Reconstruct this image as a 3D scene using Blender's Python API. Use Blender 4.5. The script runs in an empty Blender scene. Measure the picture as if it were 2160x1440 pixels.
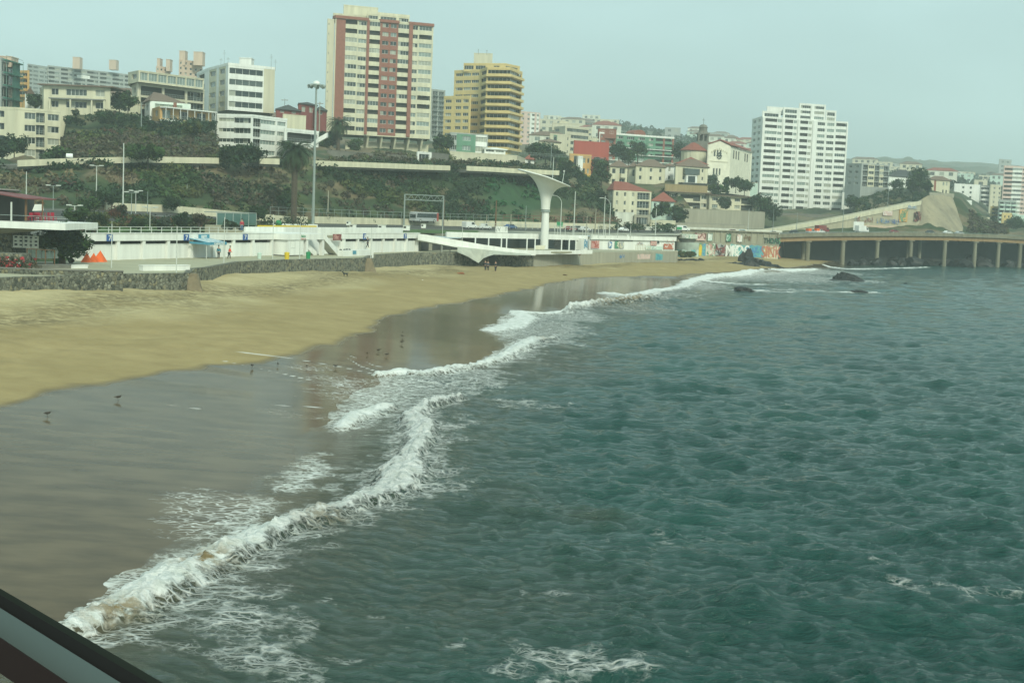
import bpy, bmesh, math, random
import numpy as np
from mathutils import Vector, Matrix
HAZE = 0.00040
random.seed(7); rng = np.random.default_rng(11)
sc = bpy.context.scene
COL = bpy.data.collections.new('place'); sc.collection.children.link(COL)
# ------------------------------------------------------------------ camera
F = 3000.0; YH0 = 444.0; CAMZ = 12.0
PITCH = math.atan((720-YH0)/F); ROLL = math.radians(2.2)
_r0 = Vector((1,0,0)); _f = Vector((0, math.cos(PITCH), -math.sin(PITCH))); _u0 = Vector((0, math.sin(PITCH), math.cos(PITCH)))
_R = _r0*math.cos(ROLL) + _u0*math.sin(ROLL); _U = _u0*math.cos(ROLL) - _r0*math.sin(ROLL)
CAM = Vector((0,0,CAMZ))
def ray(px, py): return _R*((px-1080)/F) + _U*((720-py)/F) + _f
def W(px, py, d):            # point seen at this place at depth d
    r = ray(px, py); return CAM + r*(d/r.y)
def P(px, py, z=0.0):        # point seen at this place at height z
    r = ray(px, py); return CAM + r*((z-CAMZ)/r.z)
def zat(px, py, d): return W(px, py, d).z
cam = bpy.data.cameras.new('camera'); co = bpy.data.objects.new('camera', cam); COL.objects.link(co)
co.matrix_world = Matrix.Translation(CAM) @ Matrix((_R, _U, -_f)).transposed().to_4x4()
cam.sensor_width = 36; cam.lens = 36*F/2160; cam.clip_start = 0.05; cam.clip_end = 20000
sc.camera = co
sc.view_settings.view_transform = 'Standard'; sc.view_settings.look = 'None'
sc.view_settings.exposure = 0.2; sc.view_settings.gamma = 1.0
sc.cycles.max_bounces = 6; sc.cycles.diffuse_bounces = 2; sc.cycles.glossy_bounces = 2
sc.cycles.volume_bounces = 2; sc.cycles.transparent_max_bounces = 6; sc.cycles.caustics_reflective = False
def proj(v):
    d = Vector(v)-CAM; k = F/d.dot(_f); return 1080+d.dot(_R)*k, 720-d.dot(_U)*k
# ------------------------------------------------------------------ light: overcast sky through thin fog
TINT = (0.76, 1.0, 0.925)
wd = bpy.data.worlds.new('World'); sc.world = wd; wd.use_nodes = True
nt = wd.node_tree; nt.nodes.clear()
SUN_EL, SUN_AZ = math.radians(38), math.radians(158)     # azimuth clockwise from +Y
sky = nt.nodes.new('ShaderNodeTexSky'); sky.sky_type = 'NISHITA'; sky.sun_disc = False
sky.sun_elevation = SUN_EL; sky.sun_rotation = SUN_AZ; sky.dust_density = 4; sky.ozone_density = 1.5
mx = nt.nodes.new('ShaderNodeMix'); mx.data_type = 'RGBA'; mx.inputs[0].default_value = 0.86
SKYL = 7.3
mx.inputs[7].default_value = (SKYL*0.695, SKYL*1.0, SKYL*0.975, 1)
# soft cloud banks in the overcast
tc = nt.nodes.new('ShaderNodeTexCoord'); nz = nt.nodes.new('ShaderNodeTexNoise'); nz.inputs['Scale'].default_value = 2.2; nz.inputs['Detail'].default_value = 3
mp = nt.nodes.new('ShaderNodeMapping'); mp.inputs['Scale'].default_value = (1,1,3.5)
mr = nt.nodes.new('ShaderNodeMapRange'); mr.inputs[1].default_value = .3; mr.inputs[2].default_value = .7; mr.inputs[3].default_value = .86; mr.inputs[4].default_value = 1.14
ml = nt.nodes.new('ShaderNodeMix'); ml.data_type = 'RGBA'; ml.blend_type = 'MULTIPLY'; ml.inputs[0].default_value = 1
bg = nt.nodes.new('ShaderNodeBackground'); bg.inputs[1].default_value = 0.1
out = nt.nodes.new('ShaderNodeOutputWorld')
L = nt.links.new
L(tc.outputs['Generated'], mp.inputs['Vector']); L(mp.outputs[0], nz.inputs['Vector']); L(nz.outputs[0], mr.inputs[0])
L(sky.outputs[0], mx.inputs[6]); L(mx.outputs[2], ml.inputs[6]); L(mr.outputs[0], ml.inputs[7]); L(ml.outputs[2], bg.inputs[0]); L(bg.outputs[0], out.inputs[0])
sl = bpy.data.lights.new('sun', 'SUN'); sl.energy = 2.5; sl.angle = math.radians(12); sl.color = (0.95, 1.0, 0.80)
so = bpy.data.objects.new('sun', sl); COL.objects.link(so)
sd = Vector((math.sin(SUN_AZ)*math.cos(SUN_EL), math.cos(SUN_AZ)*math.cos(SUN_EL), math.sin(SUN_EL)))
so.rotation_euler = sd.to_track_quat('Z', 'Y').to_euler()
# ------------------------------------------------------------------ materials
MATS = {}
def mat(name, col, rough=0.75, var=0.12, scale=1.2, bump=0.0, metal=0.0, attr=None, spec=0.4, streak=False):
    if name in MATS: return MATS[name]
    m = bpy.data.materials.new(name); m.use_nodes = True; n = m.node_tree.nodes; l = m.node_tree.links.new
    b = n['Principled BSDF']; b.inputs['Roughness'].default_value = rough; b.inputs['Metallic'].default_value = metal
    b.inputs['Specular IOR Level'].default_value = spec
    g = n.new('ShaderNodeNewGeometry')
    t = n.new('ShaderNodeTexNoise'); t.inputs['Scale'].default_value = scale; t.inputs['Detail'].default_value = 5
    if streak:
        q = n.new('ShaderNodeMapping'); q.inputs['Scale'].default_value = (1.6,1.6,0.16)
        l(g.outputs['Position'], q.inputs[0]); l(q.outputs[0], t.inputs['Vector'])
    else: l(g.outputs['Position'], t.inputs['Vector'])
    r = n.new('ShaderNodeMapRange'); r.inputs[1].default_value = .25; r.inputs[2].default_value = .75
    r.inputs[3].default_value = 1-var; r.inputs[4].default_value = 1+var
    x = n.new('ShaderNodeMix'); x.data_type = 'RGBA'; x.blend_type = 'MULTIPLY'; x.inputs[0].default_value = 1
    l(t.outputs[0], r.inputs[0]); l(r.outputs[0], x.inputs[7])
    if attr:
        a = n.new('ShaderNodeAttribute'); a.attribute_name = attr; l(a.outputs['Color'], x.inputs[6])
    else: x.inputs[6].default_value = (*col, 1)
    l(x.outputs[2], b.inputs['Base Color'])
    if bump:
        u = n.new('ShaderNodeBump'); u.inputs['Strength'].default_value = bump; u.inputs['Distance'].default_value = .1
        l(t.outputs[0], u.inputs['Height']); l(u.outputs[0], b.inputs['Normal'])
    MATS[name] = m; return m
# ------------------------------------------------------------------ mesh building
class MB:
    def __init__(s): s.v = []; s.f = []; s.m = []
    def add(s, vs, fs, mi=0):
        k = len(s.v); s.v += [tuple(v) for v in vs]; s.f += [tuple(i+k for i in f) for f in fs]; s.m += [mi]*len(fs); return s
    def hexa(s, c, mi=0):    # 8 corners: bottom 4 (ccw), top 4
        return s.add(c, [(3,2,1,0),(4,5,6,7),(0,1,5,4),(1,2,6,5),(2,3,7,6),(3,0,4,7)], mi)
    def box(s, x0, x1, y0, y1, z0, z1, mi=0):
        return s.hexa([(x0,y0,z0),(x1,y0,z0),(x1,y1,z0),(x0,y1,z0),(x0,y0,z1),(x1,y0,z1),(x1,y1,z1),(x0,y1,z1)], mi)
    def tube(s, a, b, r0, r1=None, n=6, mi=0):
        a = Vector(a); b = Vector(b); r1 = r0 if r1 is None else r1
        d = (b-a).normalized(); u = d.orthogonal().normalized(); w = d.cross(u)
        vs = [a+(u*math.cos(t)+w*math.sin(t))*r0 for t in [2*math.pi*i/n for i in range(n)]]
        vs += [b+(u*math.cos(t)+w*math.sin(t))*r1 for t in [2*math.pi*i/n for i in range(n)]]
        return s.add(vs, [(i,(i+1)%n,n+(i+1)%n,n+i) for i in range(n)]+[tuple(range(n-1,-1,-1)), tuple(range(n,2*n))], mi)
    def path(s, pts, r, n=6, mi=0):
        for i in range(len(pts)-1): s.tube(pts[i], pts[i+1], r, r, n, mi)
        return s
    def prism(s, poly, h0, h1, mi=0):    # poly list of (x,y) ccw, extruded in z
        n = len(poly)
        return s.add([(x,y,h0) for x,y in poly]+[(x,y,h1) for x,y in poly],
                     [(i,(i+1)%n,n+(i+1)%n,n+i) for i in range(n)]+[tuple(range(n-1,-1,-1)), tuple(range(n,2*n))], mi)
    def lathe(s, prof, n=16, mi=0, cx=0, cy=0):
        vs = [(cx+r*math.cos(2*math.pi*i/n), cy+r*math.sin(2*math.pi*i/n), z) for r,z in prof for i in range(n)]
        fs = [(j*n+i, j*n+(i+1)%n, (j+1)*n+(i+1)%n, (j+1)*n+i) for j in range(len(prof)-1) for i in range(n)]
        fs += [tuple(range(n-1,-1,-1)), tuple((len(prof)-1)*n+i for i in range(n))]
        return s.add(vs, fs, mi)
    def mesh(s, name, mats, smooth=False):
        me = bpy.data.meshes.new(name); me.from_pydata(s.v, [], s.f)
        for m in (mats if isinstance(mats, (list,tuple)) else [mats]): me.materials.append(m)
        if any(s.m): me.polygons.foreach_set('material_index', s.m)
        if smooth: me.polygons.foreach_set('use_smooth', [True]*len(me.polygons))
        me.update(); return me
    def build(s, name, mats, parent=None, smooth=False):
        return link(name, s.mesh(name, mats, smooth), parent)
def link(name, me, parent=None, loc=None, label=None):
    o = bpy.data.objects.new(name, me); COL.objects.link(o)
    if parent is not None: o.parent = parent
    if loc is not None: o.location = loc
    if label: o['label'] = label
    return o
def tag(o, label=None, cat=None, group=None, kind=None):
    if label: o['label'] = label
    if cat: o['category'] = cat
    if group: o['group'] = group
    if kind: o['kind'] = kind
    return o
def thing(name, label, cat, loc=(0,0,0), rz=0, group=None):
    o = bpy.data.objects.new(name, None); COL.objects.link(o); o.location = loc; o.rotation_euler = (0,0,rz)
    o.empty_display_size = 0.1
    return tag(o, label, cat, group)
def copy_tree(o, parent=None):
    c = o.copy(); COL.objects.link(c)
    if parent is not None: c.parent = parent
    for ch in KIDS(o): copy_tree(ch, c)
    return c
def KIDS(o): return [x for x in COL.objects if x.parent == o]
def struct(o): o['kind'] = 'structure'; return o
def grid_mesh(name, X, Y, Z, mats, attrs={}, cattrs={}, smooth=True, quadmask=None):
    nr, nc = X.shape
    me = bpy.data.meshes.new(name); N = nr*nc
    me.vertices.add(N); me.vertices.foreach_set('co', np.stack([X,Y,Z], -1).reshape(-1).astype(np.float32))
    i = np.arange(N).reshape(nr, nc)
    q = np.stack([i[:-1,:-1], i[:-1,1:], i[1:,1:], i[1:,:-1]], -1).reshape(-1,4)
    if quadmask is not None: q = q[quadmask.reshape(-1)]
    M = len(q); me.loops.add(M*4); me.polygons.add(M)
    me.loops.foreach_set('vertex_index', q.reshape(-1).astype(np.int32))
    me.polygons.foreach_set('loop_start', np.arange(0, M*4, 4, dtype=np.int32))
    me.polygons.foreach_set('use_smooth', np.full(M, smooth))
    me.update(calc_edges=True)
    for m in mats: me.materials.append(m)
    for k, a in attrs.items():
        at = me.attributes.new(k, 'FLOAT', 'POINT'); at.data.foreach_set('value', a.reshape(-1).astype(np.float32))
    for k, a in cattrs.items():
        at = me.attributes.new(k, 'FLOAT_COLOR', 'POINT')
        c = np.ones((N,4), np.float32); c[:,:3] = a.reshape(-1,3); at.data.foreach_set('color', c.reshape(-1))
    return me
_T = rng.random((256,256))
def vnoise(x, y):
    xi = np.floor(x).astype(int); yi = np.floor(y).astype(int); fx = x-xi; fy = y-yi
    fx = fx*fx*(3-2*fx); fy = fy*fy*(3-2*fy)
    a = _T[xi&255, yi&255]; b = _T[(xi+1)&255, yi&255]; c = _T[xi&255, (yi+1)&255]; d = _T[(xi+1)&255, (yi+1)&255]
    return (a*(1-fx)+b*fx)*(1-fy) + (c*(1-fx)+d*fx)*fy
def fbm(x, y, o=4):
    s = 0; a = .5; t = 0
    for k in range(o): s = s + a*vnoise(x*2**k+17*k, y*2**k+31*k); t += a; a *= .5
    return s/t
def pldist(X, Y, pts):       # distance, signed side (+ = left of the direction), running parameter
    best = np.full(X.shape, 1e9); sg = np.ones(X.shape); par = np.zeros(X.shape)
    for i in range(len(pts)-1):
        ax, ay = pts[i][0], pts[i][1]; bx, by = pts[i+1][0], pts[i+1][1]
        dx, dy = bx-ax, by-ay; L2 = dx*dx+dy*dy+1e-9
        t = np.clip(((X-ax)*dx+(Y-ay)*dy)/L2, 0, 1)
        qx = X-ax-t*dx; qy = Y-ay-t*dy; d = np.hypot(qx, qy)
        side = np.where(dx*(Y-ay)-dy*(X-ax) > 0, 1.0, -1.0)
        m = d < best-1e-6; best = np.where(m, d, best); sg = np.where(m, side, sg); par = np.where(m, i+t, par)
    return best, sg, par
# ------------------------------------------------------------------ shore lines (points on the real ground)
SH = [P(x,y,0) for x,y in [(-500,1600),(150,1345),(380,1185),(560,1080),(620,1010),(700,930),(735,880),(800,835),(830,800),(1000,782),(1040,768),(1085,735),(1060,700),(1100,668),(1220,655),(1300,628),(1430,608),(1470,595),(1530,588),(1600,580),(1700,573),(1740,566),(1800,556),(2160,560),(2600,575)]]
DR = [P(x,y,.7) for x,y in [(-700,990),(-200,905),(0,865),(100,835),(240,812),(290,795),(415,782),(440,770),(560,768),(640,748),(760,710),(820,672),(870,655),(1000,638),(1080,620),(1150,600),(1230,588),(1300,584),(1420,583),(1500,577),(1600,569),(1700,562),(1750,553),(1800,548),(2160,551),(2600,566)]]
def fan(x0, x1, nx, d0, d1, nd):
    u = np.linspace(x0, x1, nx); d = np.geomspace(d0, d1, nd)
    U, D = np.meshgrid(u, d); return (U-1080)/F*D, D
def sand_z(X, Y):
    sd_, ss, _ = pldist(X, Y, SH); dd, ds, _ = pldist(X, Y, DR)
    s = sd_*ss; t = dd*ds
    wet = 0.7*np.clip(s,0,None)/(np.clip(s,0,None)+np.clip(-t,0,None)+1e-3)
    und = (fbm(X*.07, Y*.05)-.5)*np.clip(t/15,0,1)*1.3
    dry = 0.7 + np.clip(t,0,6)*.07 + np.minimum(np.clip(t-6,0,60)*.06, np.interp(Y,[120,150,215,300],[2.0,1.9,.75,.5])) + und
    z = np.where(t > 0, dry, np.where(s > 0, wet, -0.045*np.clip(-s,0,60)))
    return z, s, t
X, Y = fan(-420, 2560, 520, 22, 460, 620)
Z, S_, T_ = sand_z(X, Y)
wetn = T_ + (fbm(X*.25, Y*.18)-.5)*3.0
dryf = np.clip(wetn/1.2, 0, 1)                 # damp edge of the sand
pale = np.clip((T_ + (fbm(X*.09+5, Y*.05)-.5)*26 - 15)/8, 0, 1)     # upper, never wetted sand
trk = np.exp(-((T_-22+(fbm(X*.05,Y*.04)-.5)*22)/4.5)**2)     # trampled wrack line
Z = Z + trk*(fbm(X*.9,Y*.9)-.5)*.35 + np.clip(T_/8,0,1)*(fbm(X*.7,Y*.7)-.5)*.26
m = bpy.data.materials.new('sand'); m.use_nodes = True; n = m.node_tree.nodes; l = m.node_tree.links.new; b = n['Principled BSDF']
def A(k):
    a = n.new('ShaderNodeAttribute'); a.attribute_name = k; return a.outputs['Fac']
def MX(f, a, c, blend='MIX'):
    x = n.new('ShaderNodeMix'); x.data_type = 'RGBA'; x.blend_type = blend
    for k, v in ((0,f),(6,a),(7,c)):
        if hasattr(v, 'links') or hasattr(v, 'is_linked'): l(v, x.inputs[k])
        elif k == 0: x.inputs[0].default_value = v
        else: x.inputs[k].default_value = (*v, 1)
    return x.outputs[2]
def MAPR(v, a, c, d, e):
    r = n.new('ShaderNodeMapRange'); l(v, r.inputs[0])
    for k, q in zip((1,2,3,4), (a,c,d,e)): r.inputs[k].default_value = q
    return r.outputs[0]
def NOI(scale, det=4, sc3=None, rough=.5, dist=0):
    g = n.new('ShaderNodeNewGeometry'); q = n.new('ShaderNodeMapping')
    if sc3: q.inputs['Scale'].default_value = sc3
    t = n.new('ShaderNodeTexNoise'); t.inputs['Scale'].default_value = scale; t.inputs['Detail'].default_value = det
    t.inputs['Roughness'].default_value = rough; t.inputs['Distortion'].default_value = dist
    l(g.outputs['Position'], q.inputs[0]); l(q.outputs[0], t.inputs['Vector']); return t.outputs[0]
def MATH(op, a, c=0.0, cl=False):
    x = n.new('ShaderNodeMath'); x.operation = op; x.use_clamp = cl
    for k, v in ((0,a),(1,c)):
        if hasattr(v, 'is_linked'): l(v, x.inputs[k])
        else: x.inputs[k].default_value = v
    return x.outputs[0]
def LACE(scale, lo, hi, stretch=(1,1,1)):      # web of foam strings
    g = n.new('ShaderNodeNewGeometry'); t = n.new('ShaderNodeTexNoise'); t.inputs['Scale'].default_value = scale*.6; t.inputs['Detail'].default_value = 3
    l(g.outputs['Position'], t.inputs['Vector'])
    ad = n.new('ShaderNodeVectorMath'); ad.operation = 'MULTIPLY_ADD'
    l(t.outputs['Color'], ad.inputs[0]); ad.inputs[1].default_value = (1.6/scale,)*3; l(g.outputs['Position'], ad.inputs[2])
    q = n.new('ShaderNodeMapping'); q.inputs['Scale'].default_value = stretch; l(ad.outputs[0], q.inputs[0])
    v = n.new('ShaderNodeTexVoronoi'); v.feature = 'DISTANCE_TO_EDGE'; v.inputs['Scale'].default_value = scale; l(q.outputs[0], v.inputs['Vector'])
    return MAPR(v.outputs['Distance'], lo, hi, 1, 0)
wetc = MX(MAPR(NOI(.35, 5, (1,2.2,1)), .35, .65, 0, 1), (.082,.060,.033), (.135,.100,.057))
dampc = MX(MAPR(NOI(.5), .3, .7, 0, 1), (.30,.230,.115), (.375,.292,.148))
palec = MX(MAPR(NOI(1.1,6), .3, .7, 0, 1), (.44,.365,.205), (.52,.43,.250))
c = MX(A('pale'), dampc, palec); c = MX(MATH('MULTIPLY', A('trk'), MAPR(NOI(.9,8,(1,1.6,1),.75), .40, .56, .1, .95)), c, (.165,.13,.07))
c = MX(MAPR(NOI(3.2,6,(1,1.3,1),.75), .56, .66, 0, .45), c, (.21,.165,.085)); c = MX(MAPR(NOI(.06,4,(1,2.5,1),.6), .45, .6, 0, .35), c, (.27,.21,.10)); c = MX(A('dry'), wetc, c)
foamf = MATH('MULTIPLY', MAPR(MATH('SUBTRACT', A('lace'), MAPR(NOI(.5,6,(1,2,1),.7), .3, .7, .1, 1.0)), .0, .6, 0, .8), LACE(1.5, .02, .10, (1,2.2,1)))
foamf = MATH('MAXIMUM', foamf, MAPR(A('line'), .3, .8, 0, .75))
c = MX(foamf, c, (.72,.72,.70))
l(c, b.inputs['Base Color']); l(MX(foamf, MX(A('dry'), (.12,)*3, (.9,)*3), (.8,)*3), b.inputs['Roughness'])
b.inputs['IOR'].default_value = 1.11
bu = n.new('ShaderNodeBump'); bu.inputs['Distance'].default_value = .05
l(MATH('ADD', NOI(1.6, 6, (1,1,1), .65), MATH('MULTIPLY', NOI(.5, 3, (1,3,1)), .5)), bu.inputs['Height']); l(MAPR(A('dry'), 0, 1, .03, 1.0), bu.inputs['Strength']); l(bu.outputs[0], b.inputs['Normal'])
# strings of foam the last waves left on the wet sand
def blob(X, Y, px, py, rx, ry, z=0):
    c_ = P(px,py,z); s = c_.y/F
    return np.exp(-(((X-c_.x)/(rx*s))**2 + ((Y-c_.y)/(ry*c_.y**2/(F*CAMZ)))**2))
def band(X, Y, pts, w):
    pp = [P(x,y,0) for x,y,*_ in pts]; d, s, par = pldist(X, Y, pp)
    ws = np.interp(par, range(len(pts)), [q[2]*w if len(q) > 2 else w for q in pts]); return d, ws, s
lace = np.zeros(X.shape); line = np.zeros(X.shape)
for px,py,rx,ry,a in [(1080,700,70,14,1.2),(470,1090,150,60,1),(400,1060,90,35,.8),(640,1000,60,50,1),(700,940,50,40,.9),(560,1110,110,40,.9),(760,830,120,35,.8),(650,790,80,12,.7),(640,880,160,14,.5),(720,810,110,20,.8)]:
    lace = np.maximum(lace, a*blob(X,Y,px,py,rx,ry)*1.3)
for pts in ([(430,770),(530,772),(620,776),(720,785),(830,798)], [(470,785),(560,797),(660,812)], [(735,770),(760,782),(800,790)],[(740,765),(790,780),(900,790)],[(330,868),(420,875)],[(470,855),(600,862),(720,863)]):
    d, ws, _ = band(X, Y, pts, .14); line = np.maximum(line, np.exp(-(d/.15)**2)*np.clip(-.25+1.7*fbm(X*.35,Y*.35),0,1))
me = grid_mesh('sand', X, Y, Z, [m], dict(dry=dryf, pale=pale, trk=trk, lace=np.clip(lace,0,1), line=np.clip(line,0,1)))
struct(link('sand', me))
# ------------------------------------------------------------------ sea
X, Y = fan(-60, 2420, 760, 24, 640, 1050)
X0, Y0 = X.copy(), Y.copy()
sd_, ss, par = pldist(X, Y, SH); s = sd_*ss      # negative = out at sea
depth = np.clip(-s, 0, 200)
cell = Y*(math.log(640/24)/1050)
zz = np.zeros(X.shape); hx = np.zeros(X.shape); hy = np.zeros(X.shape)
for k in range(84):
    lam = 0.4*(7.5/0.4)**((k+rng.random())/84); th = math.radians(205+rng.normal()*36); kx, ky = math.sin(th), math.cos(th)
    w = 2*math.pi/lam; ph = rng.random()*6.28; a = 0.0112*lam**.70*(.5+1.0*rng.random())
    if lam > 2.6: a *= .55
    elif lam > 1.2: a *= .75
    am = a*np.clip(lam/(cell*3.2)-.6, 0, 1)
    g = (X*kx+Y*ky)*w+ph; zz += am*np.cos(g); hx -= am*kx*np.sin(g)*.8; hy -= am*ky*np.sin(g)*.8
for (px,py,rx,ry,a) in [(1560,1275,130,24,.42),(1860,1290,170,26,.42),(1480,820,90,4,.35),(1760,825,60,3,.25),(1240,1165,80,10,.2),(1450,1120,70,12,.25)]:
    zz += a*blob(X,Y,px,py,rx,ry)
gust = .35+.75*fbm(X*.035+4, Y*.022)+.55*fbm(X*.16, Y*.12+9, 3)
shal = np.clip(depth/14, .10, 1)*gust*np.clip((2420-(X0/Y0*F+1080))/90, 0, 1)*np.clip((Y0-24)/1.5, 0, 1)
swell = np.zeros(X.shape); foam = np.zeros(X.shape); lace = np.zeros(X.shape); murk = np.clip(1-depth/13,0,1)*.95; ridge = np.zeros(X.shape); brown = np.zeros(X.shape)
BR = [  # breaking waves: centre line with half width in metres, height
 ([(150,1352,1.5),(215,1322,1.7),(330,1258,1.9),(450,1196,1.7),(560,1145,1.5),(680,1098,1.3),(770,1070,1.25),(835,1045,1.8),(848,1010,1.9),(862,975,1.1),(885,945,1.3),(892,918,1.5),(868,890,1.3),(890,872,.9),(965,852,.5)], .42),
 ([(722,905,.8),(740,885,1.3),(775,872,1.5),(815,860,1.2),(828,858,.5)], .25),
 ([(800,795,.9),(845,793,1.7),(900,797,1.4),(960,786,1.0),(1010,778,1.3),(1050,764,1.2),(1090,742,1.2),(1130,722,1.9),(1165,722,1.0)], .35),
 ([(1030,700,1.2),(1080,690,2.2),(1110,672,2.2),(1090,661,1.4),(1150,662,1.6),(1230,656,1.3)], .15),
 ([(1200,660,.8),(1260,650,1.5),(1310,644,2.0),(1370,635,2.2),(1388,633,1)], .7),
 ([(1280,622,1.8),(1330,628,2.0),(1380,616,1.7),(1440,607,1.7),(1455,596,1.7),(1500,587,2.0),(1560,582,2.6),(1600,573,2.8),(1660,574,2.8),(1720,570,1.4)], .3),
 ([(1560,612,1.4),(1610,615,1.4),(1680,617,.8)], .05), ([(1775,616,.9),(1850,618,1.0)], .05), ([(1715,560,1.2),(1790,568,2),(1900,566,1.5),(1960,564,1)], .1),([(1470,592,2),(1560,600,1.5),(1640,601,1)],.1)]
for pts, h in BR:
    d, ws, side = band(X, Y, pts, 1.0)
    nn = .6*fbm(X*.8+3, Y*.8, 4)+.4*fbm(X*3.1+3, Y*3.1, 3); e = d/np.maximum(ws*np.interp(Y,[70,150],[.60,1.0])*(.25+1.5*nn),.05)
    foam = np.maximum(foam, np.clip(1.35-e, 0, 1.3)); ridge = np.maximum(ridge, np.clip(1-e*e*.8,0,1)*h*(.3+1.1*fbm(X*1.1,Y*1.1,4)+.5*fbm(X*4,Y*4,2)))
    swell = swell+np.where(side < 0, h*.75*np.exp(-((d-ws*1.3)/(1.4+ws))**2), h*.2*np.exp(-(d/ws)**2)) if h > .3 else swell
    lace = np.maximum(lace, .9*np.exp(-(d/(ws*1.7+1e-3))**2))
for px,py,rx,ry,a in [(470,1090,150,60,.9),(640,1000,60,50,.9),(850,830,130,45,1.35),(900,805,130,32,1.35),(780,860,90,40,.9),(1120,690,120,24,1.35),(1070,745,70,22,1.2),(1200,668,90,10,1.2),(990,800,90,22,1.1),(1180,725,60,10,.8),(1090,850,130,16,.55),(980,890,90,18,.5),(500,1320,220,70,.62),(560,1400,180,60,.62),(960,1350,260,50,.32),(1230,1390,200,45,.75),(1160,1420,160,40,.6),(1360,1135,170,18,.42),(1950,1225,260,18,.40),(2100,1245,90,20,.5),(1780,1180,200,10,.3),(1240,1100,60,10,.3),(1150,1250,90,14,.38),(1330,650,130,14,.7),(1400,620,140,10,.6),(1600,580,170,12,1.3),(1700,572,120,7,1.2),(1450,600,90,10,1.1),(1800,592,80,4,.9),(1680,612,120,3,.8),(1150,1160,40,8,.35),(2050,1260,150,12,.35),(1840,1270,120,8,.35)]:
    lace = np.maximum(lace, a*blob(X,Y,px,py,rx,ry))
for px,py,rx,ry,a in [(1310,645,110,11,1.6),(250,1325,80,34,1.0),(430,1210,60,24,1.1),(690,1115,80,18,.8),(1145,722,16,6,.6)]:
    brown = np.maximum(brown, a*blob(X,Y,px,py,rx,ry))
for px,py,rx,ry,a in [(1000,900,120,60,.5),(1240,1090,110,25,.45),(950,1230,400,170,.38),(1050,1050,150,90,.40),(650,1330,300,100,.55)]:
    murk = np.maximum(murk, a*blob(X,Y,px,py,rx,ry)*(.5+fbm(X*.2,Y*.2)))
# small foamed crests further out
lz = np.clip(lace,0,1.1)
Z = zz*shal + ridge + swell + np.clip(foam,0,1)*(fbm(X*2.2,Y*2.2,3)-.4)*.30
Z += np.clip(1-depth/3,0,1)*.02*1.0
X += hx*shal; Y += hy*shal
edge = np.clip(s+0.3, 0, 4)
Z = np.where(s > 0, np.maximum(Z*.25,0)-.02, Z)
# the sheet runs up the sand as a thin wash
zs, _, _ = sand_z(X0, Y0)
s = s+np.where(s > 0, (fbm(X0*.22,Y0*.22)-.5)*3.4, 0)*np.clip(s,0,1)
wash = np.clip(1-np.clip(s,0,9)/3.5,0,1)
Z = np.where(s > 0, np.minimum(zs+.03*wash-.06*(1-wash), .5)+np.clip(foam,0,1)*ridge, Z)
murk = np.where(s > 0, 1, murk)
msk = (s[:-1,:-1] < 4.5)
m = MATS_SEA = bpy.data.materials.new('sea water'); m.use_nodes = True; n = m.node_tree.nodes; l = m.node_tree.links.new; b = n['Principled BSDF']
deep = MX(MAPR(NOI(.05,3), .35, .65, 0, 1), (.005,.046,.038), (.011,.067,.055))
c = MX(MATH('MULTIPLY', A('murk'), MAPR(NOI(.18,4), .3, .7, .65, 1.0)), deep, (.070,.062,.036))
c = MX(A('wash'), c, MX(MAPR(NOI(.35, 5, (1,2.2,1)), .35, .65, 0, 1), (.082,.060,.033), (.135,.100,.057)))
ff = MATH('ADD', MATH('SUBTRACT', A('foam'), MAPR(NOI(2.2,7,None,.72), .28, .72, 0, .8)), 0)
ff = MAPR(ff, .10, .32, 0, 1)
la = MATH('MULTIPLY', MAPR(MATH('SUBTRACT', A('lace'), MAPR(NOI(.7,5,None,.6), .3, .7, .0, .75)), .0, .35, 0, 1), MATH('MAXIMUM', LACE(1.1, .02, .13, (1,1.8,1)), MATH('MULTIPLY', LACE(3.2, .02, .16, (1,1.5,1)), .7)))
ff = MATH('MAXIMUM', ff, MATH('MULTIPLY', la, .9))
fc = MX(MATH('MULTIPLY', A('brown'), MAPR(NOI(1.8,5,None,.7), .40, .56, 0, 1)), MX(MAPR(NOI(1.6,6,None,.7), .38, .60, 0, 1), (.62,.64,.60), (.84,.84,.82)), (.26,.19,.095))
c = MX(ff, c, fc)
l(c, b.inputs['Base Color']); l(MX(ff, MX(A('wash'), (.09,)*3, (.12,)*3), (.85,)*3), b.inputs['Roughness']); l(MAPR(A('wash'), 0, 1, 1.34, 1.11), b.inputs['IOR'])
bu = n.new('ShaderNodeBump'); bu.inputs['Distance'].default_value = .24; l(MATH('MAXIMUM', MAPR(A('wash'), 0, .8, .9, .05), MATH('MULTIPLY', ff, .7)), bu.inputs['Strength'])
hgt = MATH('ADD', NOI(2.1, 7, (.7,1.5,1), .68, .7), MATH('MULTIPLY', NOI(.75, 4, (.5,1.5,1), .6, .8), 2.0)); hgt = MATH('ADD', hgt, MATH('MULTIPLY', ff, MATH('ADD', MATH('MULTIPLY', NOI(4.5, 6, None, .7), 1.4), .4)))
l(hgt, bu.inputs['Height']); l(bu.outputs[0], b.inputs['Normal'])
me = grid_mesh('sea', X, Y, Z, [m], dict(wash=np.clip((s+2.5)/4,0,1), foam=foam, lace=lz, murk=np.clip(murk,0,1), brown=np.clip(brown,0,1)), quadmask=msk)
struct(link('sea', me))
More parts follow.
